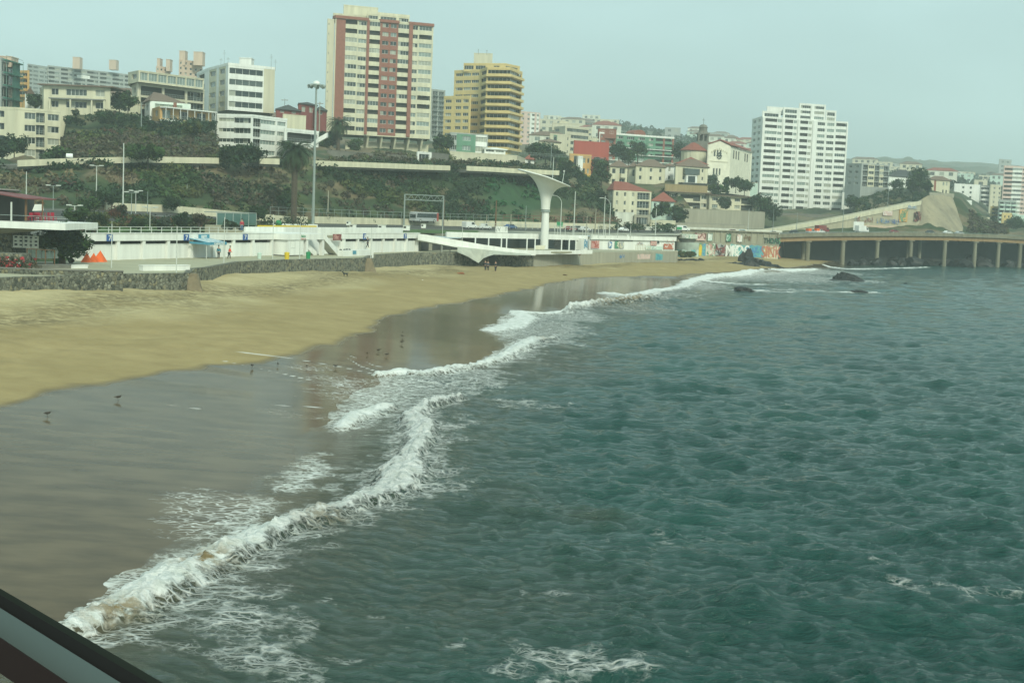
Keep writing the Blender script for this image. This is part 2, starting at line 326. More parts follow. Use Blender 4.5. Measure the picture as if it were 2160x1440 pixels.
# the open sea beyond the finely modelled bay, and the shore nearer than it
X, Y = fan(2418, 8000, 120, 24, 640, 160)
Zo = np.zeros(X.shape); nw_ = np.clip((X-(2418-1080)/F*Y)/6, .0, 1)
for k in range(40):
    lam = 1.5*(9/1.5)**((k+rng.random())/40); th = math.radians(205+rng.normal()*36); Zo += .010*lam**.7*np.cos((X*math.sin(th)+Y*math.cos(th))*2*math.pi/lam+rng.random()*6.28)
struct(link('open_sea', grid_mesh('open_sea', X, Y, Zo*nw_*.8, [MATS_SEA])))
X, Y = np.meshgrid(np.linspace(-12.5, 300, 300), np.linspace(-60, 24.02, 120)); Zo = .08*(fbm(X*.5,Y*.6,3)-.5)
struct(link('near_sea', grid_mesh('near_sea', X, Y, Zo, [MATS_SEA])))
# ------------------------------------------------------------------ land behind the beach: rows of measured heights
def rowz(pts, px):   # pts: (px, py, d) or (px, None, d, z)
    xs = [p[0] for p in pts]; ds = [p[2] for p in pts]; zs = [p[3] if len(p) > 3 else zat(p[0], p[1], p[2]) for p in pts]
    return np.interp(px, xs, ds), np.interp(px, xs, zs)
R = [
 [(-600,None,150,3.85),(110,None,168,3.85),(176,None,180,4.2),(181,None,188,7.0),(880,None,275,7.0),(1250,None,328,7.0),(1421,None,350,7.4),(1426,None,387,7.6),(1640,None,399,7.6),(1644,None,408,1.2),(1940,None,444,1.2),(2160,None,476,1.0),(2700,None,500,1.0)],
 [(-600,None,195,9.6),(100,None,228,9.6),(350,None,248,9.4),(600,None,272,8.0),(900,None,316,8.0),(1250,None,350,8.2),(1421,None,385,8.3),(1426,None,400,8.3),(1640,None,412,8.2),(1644,None,414,8.2),(1940,None,450,8.9),(2160,None,484,7.5),(2700,None,520,6.0)],
 [(-600,350,245),(60,352,262),(300,345,272),(600,345,295),(700,347,305),(900,350,340),(1040,358,358),(1110,368,372),(1180,378,385),(1240,395,400),(1285,440,400),(1300,472,392),(1420,478,402),(1440,482,430),(1610,480,450),(1700,470,480),(1940,455,480),(2040,487,490),(2160,490,520),(2700,500,550)],
 [(-600,338,314),(128,337,314),(134,245,332),(230,238,340),(300,250,350),(440,256,355),(455,335,345),(600,335,345),(612,312,345),(680,314,360),(700,322,400),(920,330,400),(945,356,380),(1107,356,390),(1130,345,440),(1200,340,450),(1240,380,440),(1290,392,440),(1440,390,470),(1450,425,460),(1590,440,500),(1610,462,540),(1785,462,560),(1800,420,560),(1880,398,560),(1940,402,520),(2010,420,510),(2050,470,520),(2160,490,600),(2700,500,650)],
 [(-600,215,700),(280,225,700),(440,250,700),(600,270,700),(900,297,700),(1100,312,700),(1200,325,700),(1450,335,700),(1600,430,720),(1780,430,720),(1800,402,720),(1880,392,720),(1940,398,720),(2010,412,720),(2100,472,720),(2700,490,720)],
 [(-600,190,1400),(60,190,1400),(280,205,1400),(600,250,1400),(1100,268,1400),(1160,262,1400),(1300,262,1400),(1440,290,1400),(1500,292,1400),(1580,306,1400),(1780,350,1400),(1870,352,1400),(2100,378,1400),(2700,390,1400)],
 [(-600,260,2600),(1100,296,2600),(1500,322,2600),(1780,336,2600),(1850,331,2600),(1900,336,2600),(1990,341,2600),(2060,343,2600),(2150,352,2600),(2700,350,2600)],
 [(-600,None,3000,-20),(2700,None,3000,-20)]]
SUB = [26,26,18,16,14,14,6]
pxs = np.linspace(-600, 2700, 520)
def land(px, t):
    """world point of the land sheet: t = 0..7 runs through the rows"""
    px = np.asarray(px, float); t = np.asarray(t, float); k = np.clip(np.floor(t).astype(int), 0, 6); f = t-k
    D = np.zeros(px.shape); Zz = np.zeros(px.shape)
    for j in range(7):
        mk = (k == j)
        if not mk.any(): continue
        d0, z0 = rowz(R[j], px); d1, z1 = rowz(R[j+1], px)
        D = np.where(mk, d0+(d1-d0)*f, D); Zz = np.where(mk, z0+(z1-z0)*f, Zz)
    bump = (fbm(px*.02+3, D*.05)-.5)*np.clip(t-.95,0,1)*np.where(t<5, 5.0, 22.0)*np.where((t>.98)&(t<6.9), 1, 0)
    bump = bump*np.minimum(1, 4*np.abs(f-np.round(f))*.6+.25)
    Zz = Zz+bump
    r = (px-1080)/F
    # column direction through this place of the picture
    return r*D*1.0 + (Zz-CAMZ)*math.sin(ROLL)*-1.0, D, Zz
tt = np.concatenate([np.linspace(j, j+1, SUB[j], endpoint=False) for j in range(7)]+[[7.0]])
PX, TT = np.meshgrid(pxs, tt)
lx, ly, lz_ = land(PX, TT)
m = mat('hillside soil', (1,1,1), .95, .3, .45, bump=.5, attr='tone')
def C_(a): return np.array(a)
fa = fbm(lx*.06, lz_*.11+TT*3, 4)[...,None]; fb = fbm(lx*.16+9, lz_*.25+TT*7, 4)[...,None]
tone = C_((.030,.050,.018))+(C_((.150,.115,.065))-C_((.030,.050,.018)))*np.clip((fa-.48)/.10,0,1)
tone = tone+(C_((.055,.075,.025))-tone)*np.clip((fb-.55)/.1,0,.7)
g1 = np.exp(-((PX-1075)/55)**2-((TT-1.45)/.42)**2)[...,None]; tone = tone+(C_((.022,.070,.026))-tone)*np.clip(g1*1.3,0,.8)   # green ivy sheet
lawn = ((TT<.42)&(PX<1250))[...,None]; tone = np.where(lawn, C_((.050,.105,.020)), tone)
pav = ((TT>=.42)&(TT<1.0)&(PX<1640))[...,None]; tone = np.where(pav, C_((.10,.10,.085)), tone)
pth = ((TT<.42)&(PX>=1000))[...,None]; tone = np.where(pth, C_((.30,.29,.23)), tone)
dk = ((TT<1.0)&(PX>=1640))[...,None]; tone = np.where(dk, C_((.07,.065,.05)), tone)
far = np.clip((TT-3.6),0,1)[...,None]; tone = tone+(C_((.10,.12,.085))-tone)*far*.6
bl = np.exp(-((PX-1760)/110)**2-((TT-2.5)/.5)**2)[...,None]; tone = tone+(C_((.16,.14,.08))-tone)*np.clip(bl,0,.8)
struct(link('hillside', grid_mesh('hillside', lx, ly, lz_, [m], cattrs=dict(tone=tone))))
def ground(px, t):
    a = land(np.array([float(px)]), np.array([float(t)])); return Vector((a[0][0], a[1][0], a[2][0]))
# ------------------------------------------------------------------ palette
M_ = lambda k: MATS[k]
for k, c, r, v, s in [('white_paint',(.76,.76,.71),.6,.13,.7),('church_white',(.76,.72,.58),.7,.14,.6),('cream_paint',(.60,.56,.41),.7,.17,.6),('beige_paint',(.56,.52,.39),.7,.12,.6),('brick_red',(.27,.105,.075),.85,.16,1.5),
    ('yellow_paint',(.66,.50,.22),.7,.10,.6),('pink_paint',(.62,.46,.40),.7,.10,.6),('green_paint',(.12,.25,.17),.7,.12,.6),('red_paint',(.38,.075,.055),.7,.10,.4),('ochre_paint',(.56,.34,.13),.7,.12,.6),
    ('tile_red',(.25,.075,.052),.85,.2,2.5),('tile_brown',(.17,.12,.09),.9,.2,2.5),('concrete',(.33,.31,.24),.9,.16,.8),('concrete_dark',(.17,.165,.14),.9,.2,.8),('roof_grey',(.22,.22,.20),.9,.15,.8),
    ('peach_paint',(.58,.44,.34),.7,.1,.5),('maroon_paint',(.22,.06,.055),.8,.15,1),('grey_paint',(.34,.36,.34),.8,.12,.6),('mint_paint',(.50,.62,.54),.7,.1,.6),('white_dirty',(.62,.62,.53),.75,.2,.5),
    ('interior',(.035,.035,.032),.9,.3,.6),('dark_slate',(.055,.06,.06),.8,.2,2),('blue_paint',(.03,.10,.32),.5,.06,1),('sky_blue',(.07,.27,.38),.55,.08,1),('orange_cloth',(.75,.13,.02),.7,.08,1.5),
    ('steel_grey',(.26,.30,.28),.45,.08,2),('pale_metal',(.55,.57,.52),.4,.08,2),('black_rubber',(.02,.02,.02),.8,.1,2),('wood_brown',(.16,.085,.04),.8,.2,2),('dark_green_net',(.05,.16,.12),.8,.2,1.5),
    ('asphalt',(.055,.055,.05),.9,.15,.8),('paving',(.33,.31,.22),.85,.14,.6),('kerb_stone',(.42,.40,.33),.85,.12,1),('grass_lawn',(.055,.12,.02),.95,.25,.6),('signal_yellow',(.70,.50,.02),.5,.06,1),('bin_green',(.02,.26,.10),.5,.08,1),
    ('ink_black',(.015,.02,.02),.6,.1,1),('graffiti_cyan',(.12,.36,.36),.6,.2,1),('graffiti_pink',(.52,.27,.24),.6,.15,1),('graffiti_blue',(.06,.20,.42),.6,.2,1),('graffiti_red',(.46,.15,.09),.6,.2,1),('graffiti_green',(.08,.25,.15),.6,.2,1),('graffiti_orange',(.50,.30,.13),.6,.2,1)]:
    mat(k, c, r, v, s, streak=(k.endswith('paint') or k in ('concrete','white_dirty')), bump=.15 if 'tile' in k or 'concrete' in k else 0)
def glass(name, col, rough=.08):
    m = mat(name, col, rough, .25, .5, spec=.6); return m
G_ = [glass('glass_dark',(.020,.030,.030)), glass('glass_mid',(.07,.09,.085)), glass('glass_curtain',(.33,.34,.28),.3), glass('glass_pale',(.22,.27,.25),.2)]
FRAME = mat('window_frame', (.66,.66,.60), .5, .05, 2)
WCACHE = {}
def window_mesh(w, h, v, nm):
    key = (round(w*4), round(h*4), v, nm)
    if key in WCACHE: return WCACHE[key]
    b = MB(); b.box(-w/2, w/2, .06, .10, 0, h, 0)
    t = .055; b.box(-w/2, w/2, 0, .058, 0, t*1.4, 1); b.box(-w/2, w/2, 0, .058, h-t*1.4, h, 1)
    b.box(-w/2, -w/2+t, .002, .056, t*1.4, h-t*1.4, 1); b.box(w/2-t, w/2, .002, .056, t*1.4, h-t*1.4, 1)
    for i in range(1, nm): x = -w/2+w*i/nm; b.box(x-t*.7, x+t*.7, .004, .054, t*1.4, h-t*1.4, 1)
    if v == 1 and nm > 1:   # one curtained leaf
        b.box(-w/2+t, -w/2+w/nm-t, .045, .058, t*1.5, h-t*1.5, 2)
    me = b.mesh('window', [G_[{0:0,1:0,2:2,3:3,4:1}[v]], FRAME, G_[2]]); WCACHE[key] = me; return me
class Face:
    def __init__(s, a, b):
        s.O = Vector((a.x, a.y, 0)); d = Vector((b.x-a.x, b.y-a.y, 0)); s.w = d.length; s.u = d.normalized(); s.n = Vector((s.u.y, -s.u.x, 0)); s.rz = math.atan2(s.u.y, s.u.x)
    def pt(s, a, z, o=0): return s.O+s.u*a+s.n*o+Vector((0,0,z))
    def box(s, mb, a0, a1, z0, z1, o0, o1, mi=0):   # o measured outward
        if a1-a0 < 1e-3 or z1-z0 < 1e-3: return
        c = [s.pt(a0,z0,o1), s.pt(a1,z0,o1), s.pt(a1,z0,o0), s.pt(a0,z0,o0)]
        mb.hexa([*c, *[p+Vector((0,0,z1-z0)) for p in c]], mi)
MI = ['cream_paint','interior']
def mats_of(lst): return [M_(k) for k in lst]
class Bld:
    """one building: wall mesh with real openings, every window a part"""
    def __init__(s, name, label, cat='building', base=None, group=None):
        s.name = name; s.root = thing(name, label, cat, base or (0,0,0), 0, group); s.base = Vector(base or (0,0,0)); s.wm = ['interior']; s.wall = MB(); s.nw = 0; s.extra = MB(); s.rnd = random.Random(hash(label) % 99991 if False else sum(map(ord, label)))
        s.nb = 0; s.balx = MB()
    def mi(s, k):
        if k not in s.wm: s.wm.append(k)
        return s.wm.index(k)
    def window(s, f, a0, a1, z0, z1, o, pane=None, nm=None, name='window'):
        w = a1-a0; h = z1-z0
        v = pane if pane is not None else s.rnd.choice([0,0,0,1,1,2,3,4,4])
        nm = nm or max(1, min(5, round(w/.95)))
        w = round(w*4)/4 if False else w
        me = window_mesh(w, h, v, nm)
        sx = w/(round(w*4)/4) if False else 1
        p = f.pt((a0+a1)/2, z0, o)
        if s.nw < 99:
            ob = link(name, me, s.root, p-s.base); ob.rotation_euler = (0,0,f.rz); s.nw += 1
        else:
            mt = Matrix.Translation(p-s.base) @ Matrix.Rotation(f.rz, 4, 'Z')
            k = len(s.extra.v); s.extra.v += [tuple(mt @ q.co) for q in me.vertices]
            for pl in me.polygons:
                s.extra.f.append(tuple(i+k for i in pl.vertices)); s.extra.m.append([0,2,3,1][[0,2,3,4].index(v)] * (pl.material_index == 0) + (4 if pl.material_index == 1 else 0) + (2 if pl.material_index == 2 else 0) if v != 1 else (0,4,2)[pl.material_index])
    def vol(s, corners, z0, z1, nf, faces, depth=None, ins=.45, foot=4, body='cream_paint', fh=None, roof='flat', roofm='roof_grey', par=.5, back=None):
        pts = [Vector((c[0], c[1], 0)) for c in corners]
        nb = Vector(((pts[0].x+pts[-1].x)/2, (pts[0].y+pts[-1].y)/2, 0)).normalized()
        if len(pts) == 3 and not depth: pl = pts+[pts[0]+pts[2]-pts[1]]
        else: dd = depth or 12; sh = (pts[-1]-pts[0])*.02; pl = pts+[pts[-1]+nb*dd-sh, pts[0]+nb*dd+sh]
        if nf: z1e = z1; fhh = (z1-z0)/nf
        cen = sum(pl, Vector())/len(pl); n = len(pl); bm_ = s.mi(body); T = .32
        core = [p+(cen-p)*min(.45, ins*1.42/max((cen-p).length,.1)) for p in pl]
        s.wall.prism([(p.x,p.y) for p in core], z0-foot, z1-.02, s.mi('interior'))
        for i in range(n):
            f = Face(pl[i], pl[(i+1)%n]); cols = faces[i] if i < len(faces) else None
            s.wall_strip(f, z0-foot, z0, T, bm_)
            if not cols: s.wall_strip(f, z0, z1, T, bm_); continue
            tot = sum(c[0] for c in cols); a = 0
            for c in cols:
                w_, kind = c[0]/tot*f.w, c[1]; mk = s.mi(c[2]) if len(c) > 2 else bm_; opt = c[3] if len(c) > 3 else {}
                a0, a1 = a, a+w_; a += w_; e = .003*(cols.index(c)%2)
                if kind == '.': f.box(s.wall, a0, a1, z0, z1, -T, e+opt.get('out',0), mk); continue
                for k in range(nf):
                    zf = z0+k*fhh
                    if k in opt.get('skip', ()): f.box(s.wall, a0, a1, zf, zf+fhh, -T, e, mk); continue
                    if kind in 'wW':
                        sl_, hd = opt.get('sill', .95 if kind == 'w' else .8), opt.get('head', 2.25)
                        sl_, hd = sl_*fhh/2.75, hd*fhh/2.75; g_ = opt.get('g', .12 if kind == 'w' else 0)*w_
                        f.box(s.wall, a0, a1, zf, zf+sl_, -T, e, mk); f.box(s.wall, a0, a1, zf+hd, zf+fhh, -T, e, mk)
                        if g_: f.box(s.wall, a0, a0+g_, zf+sl_, zf+hd, -T, e, mk); f.box(s.wall, a1-g_, a1, zf+sl_, zf+hd, -T, e, mk)
                        s.window(f, a0+g_, a1-g_, zf+sl_, zf+hd, -.2, opt.get('pane'), opt.get('nm'))
                    else:
                        hd = 2.4*fhh/2.75; pr = opt.get('p', 1.0)*fhh/2.75
                        f.box(s.wall, a0, a1, zf+hd, zf+fhh, -T, e, mk)
                        if kind == 'l': f.box(s.wall, a0, a1, zf, zf+pr, -.12, e, mk); f.box(s.wall, a0, a1, zf, zf+.12, -ins, -.12, mk)
                        elif kind == 'r':
                            f.box(s.wall, a0, a1, zf, zf+.18, -ins, e+.05, mk); s.rail(f, a0, a1, zf+.18, -.05, 1.0)
                        elif kind == 'b':
                            f.box(s.wall, a0, a1, zf, zf+.1, -T, e, mk); s.balcony(f, a0, a1, zf, opt.get('out', 1.0), opt.get('solid', True), c[2] if len(c) > 2 else body, pr)
                        if s.rnd.random() < opt.get('glazed', 0): s.window(f, a0+.02, a1-.02, zf+pr, zf+hd, -.1, s.rnd.choice([2,3,4,1]), opt.get('nm'))
                        else: s.window(f, a0+.05, a1-.05, zf+.12, zf+hd, -ins+.13, opt.get('pane', s.rnd.choice([0,0,4,1])), opt.get('nm'))
        if roof == 'flat':
            rb = MB()
            rb.prism([(p.x-s.base.x,p.y-s.base.y) for p in core], z1-.018-s.base.z, z1+.12-s.base.z)
            for i in range(n):
                f = Face(pl[i]-s.base, pl[(i+1)%n]-s.base); f.O.z = 0; e = .004*(i%2)
                f.box(rb, 0, f.w, z1-s.base.z+.001, z1+par-s.base.z+e, -.3, .06+e, 1)
            rb.build('roof', mats_of([roofm, body]), s.root)
        elif roof in ('hip','gable'):
            s.hip(pl[:2]+pl[-2:] if len(pl) > 4 else pl, z1, roofm, roof == 'gable', par)
        return pl
    def wall_strip(s, f, z0, z1, T, mi): f.box(s.wall, 0, f.w, z0, z1, -T, 0, mi)
    def hip(s, pl, z, m, gable=False, h=2.0, ov=.5, name='roof'):
        p = [Vector((q.x,q.y,0))-Vector((s.base.x,s.base.y,0)) for q in pl]; c = sum(p, Vector())/4
        e = [c+(q-c)*(1+ov/max((q-c).length,1)*1.3) for q in p]; z -= s.base.z
        a = (p[1]-p[0]).length; b = (p[2]-p[1]).length
        if a >= b: m0 = (e[0]+e[3])/2; m1 = (e[1]+e[2])/2
        else: m0 = (e[0]+e[1])/2; m1 = (e[3]+e[2])/2
        k = 0 if gable else min(.5, min(a,b)/max(a,b)*.5)
        r0 = m0+(m1-m0)*k; r1 = m1+(m0-m1)*k
        V = [q+Vector((0,0,z)) for q in e]+[q+Vector((0,0,z+.18)) for q in e]+[r0+Vector((0,0,z+.18+h)), r1+Vector((0,0,z+.18+h))]
        f = [(3,2,1,0),(0,1,5,4),(1,2,6,5),(2,3,7,6),(3,0,4,7)]
        f += [(4,5,9,8),(5,6,9),(6,7,8,9),(7,4,8)] if a >= b else [(4,5,8),(5,6,9,8),(6,7,9),(7,4,8,9)]
        mb = MB(); mb.add(V, f); return mb.build(name, M_(m), s.root)
    def rail(s, f, a0, a1, z, o, h):
        mb = MB(); nbar = max(2, int((a1-a0)/.5))
        g = Face(f.pt(0,0)-s.base, f.pt(1,0)-s.base); g.w = f.w
        z -= s.base.z
        g.box(mb, a0, a1, z+h-.06, z+h, o-.03, o+.03); g.box(mb, a0, a1, z+h*.5-.02, z+h*.5+.02, o-.015, o+.015)
        for i in range(nbar+1):
            x = a0+(a1-a0)*i/nbar; x = min(max(x, a0+.03), a1-.03); g.box(mb, x-.02, x+.02, z, z+h-.06, o-.02, o+.02)
        s._bal('railing', mb, M_('steel_grey'))
    def balcony(s, f, a0, a1, z, out, solid, m, pr):
        mb = MB(); g = Face(f.pt(0,0)-s.base, f.pt(1,0)-s.base); z -= s.base.z
        g.box(mb, a0, a1, z-.08, z+.1, .01, out)
        if solid:
            g.box(mb, a0, a1, z+.1, z+pr, out-.1, out); g.box(mb, a0, a0+.1, z+.1, z+pr, .01, out-.1); g.box(mb, a1-.1, a1, z+.1, z+pr, .01, out-.1)
        else:
            g.box(mb, a0, a1, z+pr-.05, z+pr, out-.06, out-.01, 1)
            for i in range(int((a1-a0)/.45)+1): g.box(mb, a0+.45*i, a0+.45*i+.03, z+.1, z+pr-.05, out-.05, out-.02, 1)
        s._bal('balcony', mb, [M_(m), M_('steel_grey')])
    def _bal(s, nm, mb, mats):
        if s.nb < 99: mb.build(nm, mats, s.root); s.nb += 1
        else:
            s.balx.add(mb.v, mb.f)
    def box(s, name, f, a0, a1, z0, z1, o0, o1, m, label=None):
        g = Face(f.pt(0,0)-s.base, f.pt(1,0)-s.base); mb = MB(); g.box(mb, a0, a1, z0-s.base.z, z1-s.base.z, o0, o1); ob = mb.build(name, M_(m), s.root)
        if label: ob['label'] = label
        return ob
    def done(s):
        s.wall.v = [tuple(Vector(v)-s.base) for v in s.wall.v]
        s.wall.build('wall', mats_of(s.wm), s.root)
        if s.extra.v: tag(s.extra.build('window', [G_[0],G_[1],G_[2],G_[3],FRAME], s.root), kind='stuff')
        if s.balx.v: tag(s.balx.build('balcony', M_('white_paint'), s.root), kind='stuff')
        return s.root
def C2(lst, y): return [W(px, y, d) for px, d in lst]
def rep(pat, n, sep=None):
    o = []
    for i in range(n):
        if i and sep: o.append(sep)
        o += pat
    return o
def simple(name, label, corners, yb, yt, nf, faces, body, cat='building', depth=12, roof='flat', roofm='roof_grey', par=.5, foot=5, ref=0, group=None, ins=.45, done=True):
    c = C2(corners, yb); r = corners[ref]; z0 = zat(r[0], yb, r[1]); z1 = zat(r[0], yt, r[1])
    b = Bld(name, label, cat, (c[0].x, c[0].y, z0), group)
    b.pl = b.vol(c, z0, z1, nf, faces, depth=depth, body=body, roof=roof, roofm=roofm, par=par, foot=foot, ins=ins); b.z0, b.z1 = z0, z1
    if done: b.done()
    return b
def roofbox(b, px0, px1, yt, yb, d, m, depth=5, name='rooftop_room', win=0):
    a = W(px0, yb, d); c = W(px1, yb, d); f = Face(a-b.base, c-b.base); zb = a.z-b.base.z-1.5; zt = zat(px0, yt, d)-b.base.z
    mb = MB(); f.O.z = 0; f.box(mb, 0, f.w, zb, zt, -depth, 0, 0); f.box(mb, -.12, f.w+.12, zt+.001, zt+.2, -depth-.12, .12, 0)
    ob = mb.build(name, M_(m), b.root)
    for i in range(win):
        me = window_mesh(min(1.6, f.w/win*.7), 1.2, 0, 2); o = link('window', me, ob, f.pt(f.w*(i+.5)/win, zt-1.8, .03)); o.rotation_euler = (0,0,f.rz)
    return ob
def antenna(b, px, yt, yb, d, r=.05):
    p0 = W(px, yb, d)-b.base; p1 = Vector((p0.x, p0.y, zat(px, yt, d)-b.base.z)); mb = MB(); mb.tube(p0-Vector((0,0,.6)), p1, r, r*.6, 5)
    h = p1.z-p0.z
    for k in (.7,.82,.94): mb.box(p0.x-.6*(1.1-k)*2, p0.x+.6*(1.1-k)*2, p0.y-.03, p0.y+.03, p0.z+h*k, p0.z+h*k+.05)
    mb.build('antenna', M_('steel_grey'), b.root)
w, W_, B = 'w', 'W', 'brick_red'
# ------------------------------------------------------------------ left: cream block at the picture edge
cp, wh = 'cream_paint', 'white_paint'
simple('apartment_block', 'cream four storey apartment block with open balconies at the far left edge', [(-120,318),(30,316),(127,322)], 335, 231, 4,
   [[(1,'.'),(5,'l',cp),(1,'.'),(5,'l',cp),(2,'.')],[(20,'.'),(24,'W',cp,{'g':.03}),(18,'r',cp),(5,'.'),(26,'W',cp,{'g':.04}),(2,'.')]], cp, depth=13, foot=8, ins=.9, ref=1)
b = simple('apartment_tower', 'teal glazed tower wrapped in green scaffold netting at the left edge', [(-110,352),(2,350),(35,362)], 232, 126, 4,
   [[(1,'.'),(6,'W',),(1,'.')],[(1,'.'),(12,'W','grey_paint',{'sill':.3,'head':2.5}),(2,'.')]], 'grey_paint', depth=12, foot=8, ref=1, done=False)
roofbox(b, -20, 24, 119, 127, 356, 'peach_paint')
f = Face(*C2([(2,349),(37,360.8)], 232)); nb = MB(); g = Face(f.pt(0,0)-b.base, f.pt(1,0)-b.base); hh = b.z1-b.z0
for k in range(5): g.box(nb, -.2, f.w+.2, hh*k/4-.25, hh*k/4+.05, .55, 1.3, 0); g.box(nb, -.2, f.w+.2, hh*k/4+.9, hh*k/4+.95, 1.2, 1.26, 0)
for x in (0, f.w*.5, f.w): g.box(nb, x-.05, x+.05, -1, hh+.6, 1.3, 1.38, 0)
g.box(nb, f.w*.55, f.w+.1, 0, hh, .50, .54, 0)
nb.build('scaffold_net', M_('dark_green_net'), b.root); b.done()
b = simple('balcony_house', 'narrow ochre house with stacked small balconies beside the netted tower', [(36,385),(60,383)], 205, 153, 4, [[(1,'.'),(6,'b','ochre_paint',{'out':.8}),(1,'.')]], 'ochre_paint', depth=8, foot=12)
simple('small_house', 'small white gabled house wall in front of the narrow ochre house', [(55,345),(71,348)], 226, 198, 1, [[(2,'.'),(2,'w'),(3,'.')]], wh, depth=7, roof='gable', roofm='tile_brown', par=1.5, foot=6)
# villa
b = simple('villa', 'cream two storey villa with flat overhanging roof above the dark hedge', [(84,350),(92,338),(232,338)], 233, 181, 2,
   [[(2,'.'),(2,'w'),(2,'.')],[(14,'.'),(13,'W',cp,{'g':0}),(14,'.'),(9,'W',cp,{'g':0}),(29,'W',cp,{'g':0}),(16,'.'),(17,'W',cp,{'g':0}),(10,'.')]], cp, depth=12, roofm='dark_slate', par=.1, foot=6, ref=1, done=False)
f = Face(*C2([(92,338),(232,338)], 233)); b.box('roof_overhang', f, -1.2, f.w+1.0, b.z1+.12, b.z1+.4, -11, 1.1, 'tile_brown'); b.box('porch_roof', f, 1.6, f.w-1, b.z0+2.75, b.z0+3.0, .02, 1.5, 'roof_grey')
for x in (1.7, 6.5, 11.5, f.w-1.2): b.box('porch_post', f, x, x+.35, b.z0-1, b.z0+2.74, 1.05, 1.4, cp)
b.done()
# hazy long blocks behind
b = simple('apartment_slab', 'long hazy grey slab block with two peach roof boxes behind the villa', [(100,760),(285,800)], 240, 140, 11, [rep([(8,'l','grey_paint'),(5,'W','grey_paint')], 7, (2,'.','grey_paint'))], 'grey_paint', depth=14, foot=20, ins=1.0, done=False)
roofbox(b, 153, 168, 121, 139, 765, 'peach_paint'); roofbox(b, 230, 245, 127, 141, 785, 'peach_paint'); b.box('shop_sign', Face(*C2([(100,760),(285,800)], 240)), 17, 25, zat(180,163,765), zat(180,156,765), .05, .3, wh, 'long white panel on the facade'); b.done()
simple('apartment_slab', 'faint grey slab block farthest at the upper left behind the ochre house', [(58,980),(104,1000)], 215, 136, 9, [rep([(8,'W','grey_paint')], 4, (2,'.','grey_paint'))], 'grey_paint', depth=14, foot=30)
# terraced building
b = simple('terrace_building', 'cream terraced building with a glazed cantilevered top floor behind the brown roof', [(277,372),(290,362),(430,380)], 250, 177, 3,
   [[(2,'.'),(3,'w'),(2,'.')],[(4,'.'),(30,'r','beige_paint'),(3,'.'),(30,'r','beige_paint'),(3,'.'),(25,'r','beige_paint')]], 'beige_paint', depth=12, foot=8, ins=1.6, ref=1, done=False)
c = C2([(270,368),(293,360),(430,378)], 175); z0 = zat(293,173,360); z1 = zat(293,150,360)
b.vol(c, z0, z1, 1, [[(2,'.'),(4,'w'),(1,'.')], rep([(7,'W',cp,{'g':0,'sill':.5,'head':2.5,'pane':3})], 7, (.6,'.'))], body=cp, foot=0, depth=12, par=.2); b.done()
b = simple('apartment_tower', 'hazy peach tower block left of the pair behind the terraced building', [(329,640),(359,645)], 210, 142, 7, [rep([(4,'w','peach_paint')], 4, (2,'.'))], 'peach_paint', depth=12, foot=20, done=False)
def finish_last(bb, boxes, d, m):
    for bx in boxes: roofbox(bb, *bx, d, m)
    bb.done()
finish_last(b, [(331,337,124,143),(350,358,126,143)], 641, 'peach_paint')


b = simple('apartment_tower', 'taller hazy peach tower with two raised roof corners behind the terraced building', [(377,610),(426,618)], 215, 128, 8, [rep([(4,'w','peach_paint')], 5, (3,'.'))], 'peach_paint', depth=12, foot=20, done=False)
finish_last(b, [(378,390,108,130),(408,427,110,130)], 611, 'peach_paint')
# brown roofed house and yellow lodge
b = simple('house', 'house with broad brown tiled roof and white glazed upper room above the yellow lodge', [(305,356),(316,346),(402,352)], 240, 213, 1,
   [[(2,'.'),(3,'w'),(2,'.')],[(12,'.'),(22,'W',wh,{'g':0,'pane':2}),(22,'W',wh,{'g':0,'pane':2}),(8,'.',B),(14,'W',wh,{'pane':2}),(20,'.')]], wh, depth=9, roof='hip', roofm='tile_brown', par=2.6, foot=5, ref=1)
b = simple('lodge', 'yellow single storey lodge with white awning along its glazed veranda', [(321,345),(338,335),(446,348)], 252, 226, 1,
   [[(1,'.'),(2,'w'),(1,'.')],[(3,'.'),(12,'W','ochre_paint',{'g':0,'sill':.3}),(12,'.','ochre_paint'),(14,'W','ochre_paint',{'g':0,'sill':.3}),(12,'.','ochre_paint'),(14,'W','ochre_paint',{'g':0,'sill':.3}),(8,'.','ochre_paint')]], 'ochre_paint', depth=7, roofm='bin_green', par=.2, foot=5, ref=1, done=False)
f = Face(*C2([(338,335),(446,348)], 252)); b.box('awning', f, -.2, f.w+.1, b.z1-.15, b.z1+.1, .05, 2.0, wh); b.box('veranda_floor', f, -.2, f.w, b.z0-.4, b.z0, .02, 2.2, wh); b.rail(f, 0, f.w, b.z0, 2.05, 1.0)
for k in range(8): b.box('veranda_post', f, k*f.w/7.2, k*f.w/7.2+.12, b.z0, b.z1-.15, 1.8, 1.92, wh)
b.box('terrace_foundation', f, 0, f.w, b.z0-9, b.z0-.4, -4, 1.2, 'concrete_dark'); b.done()
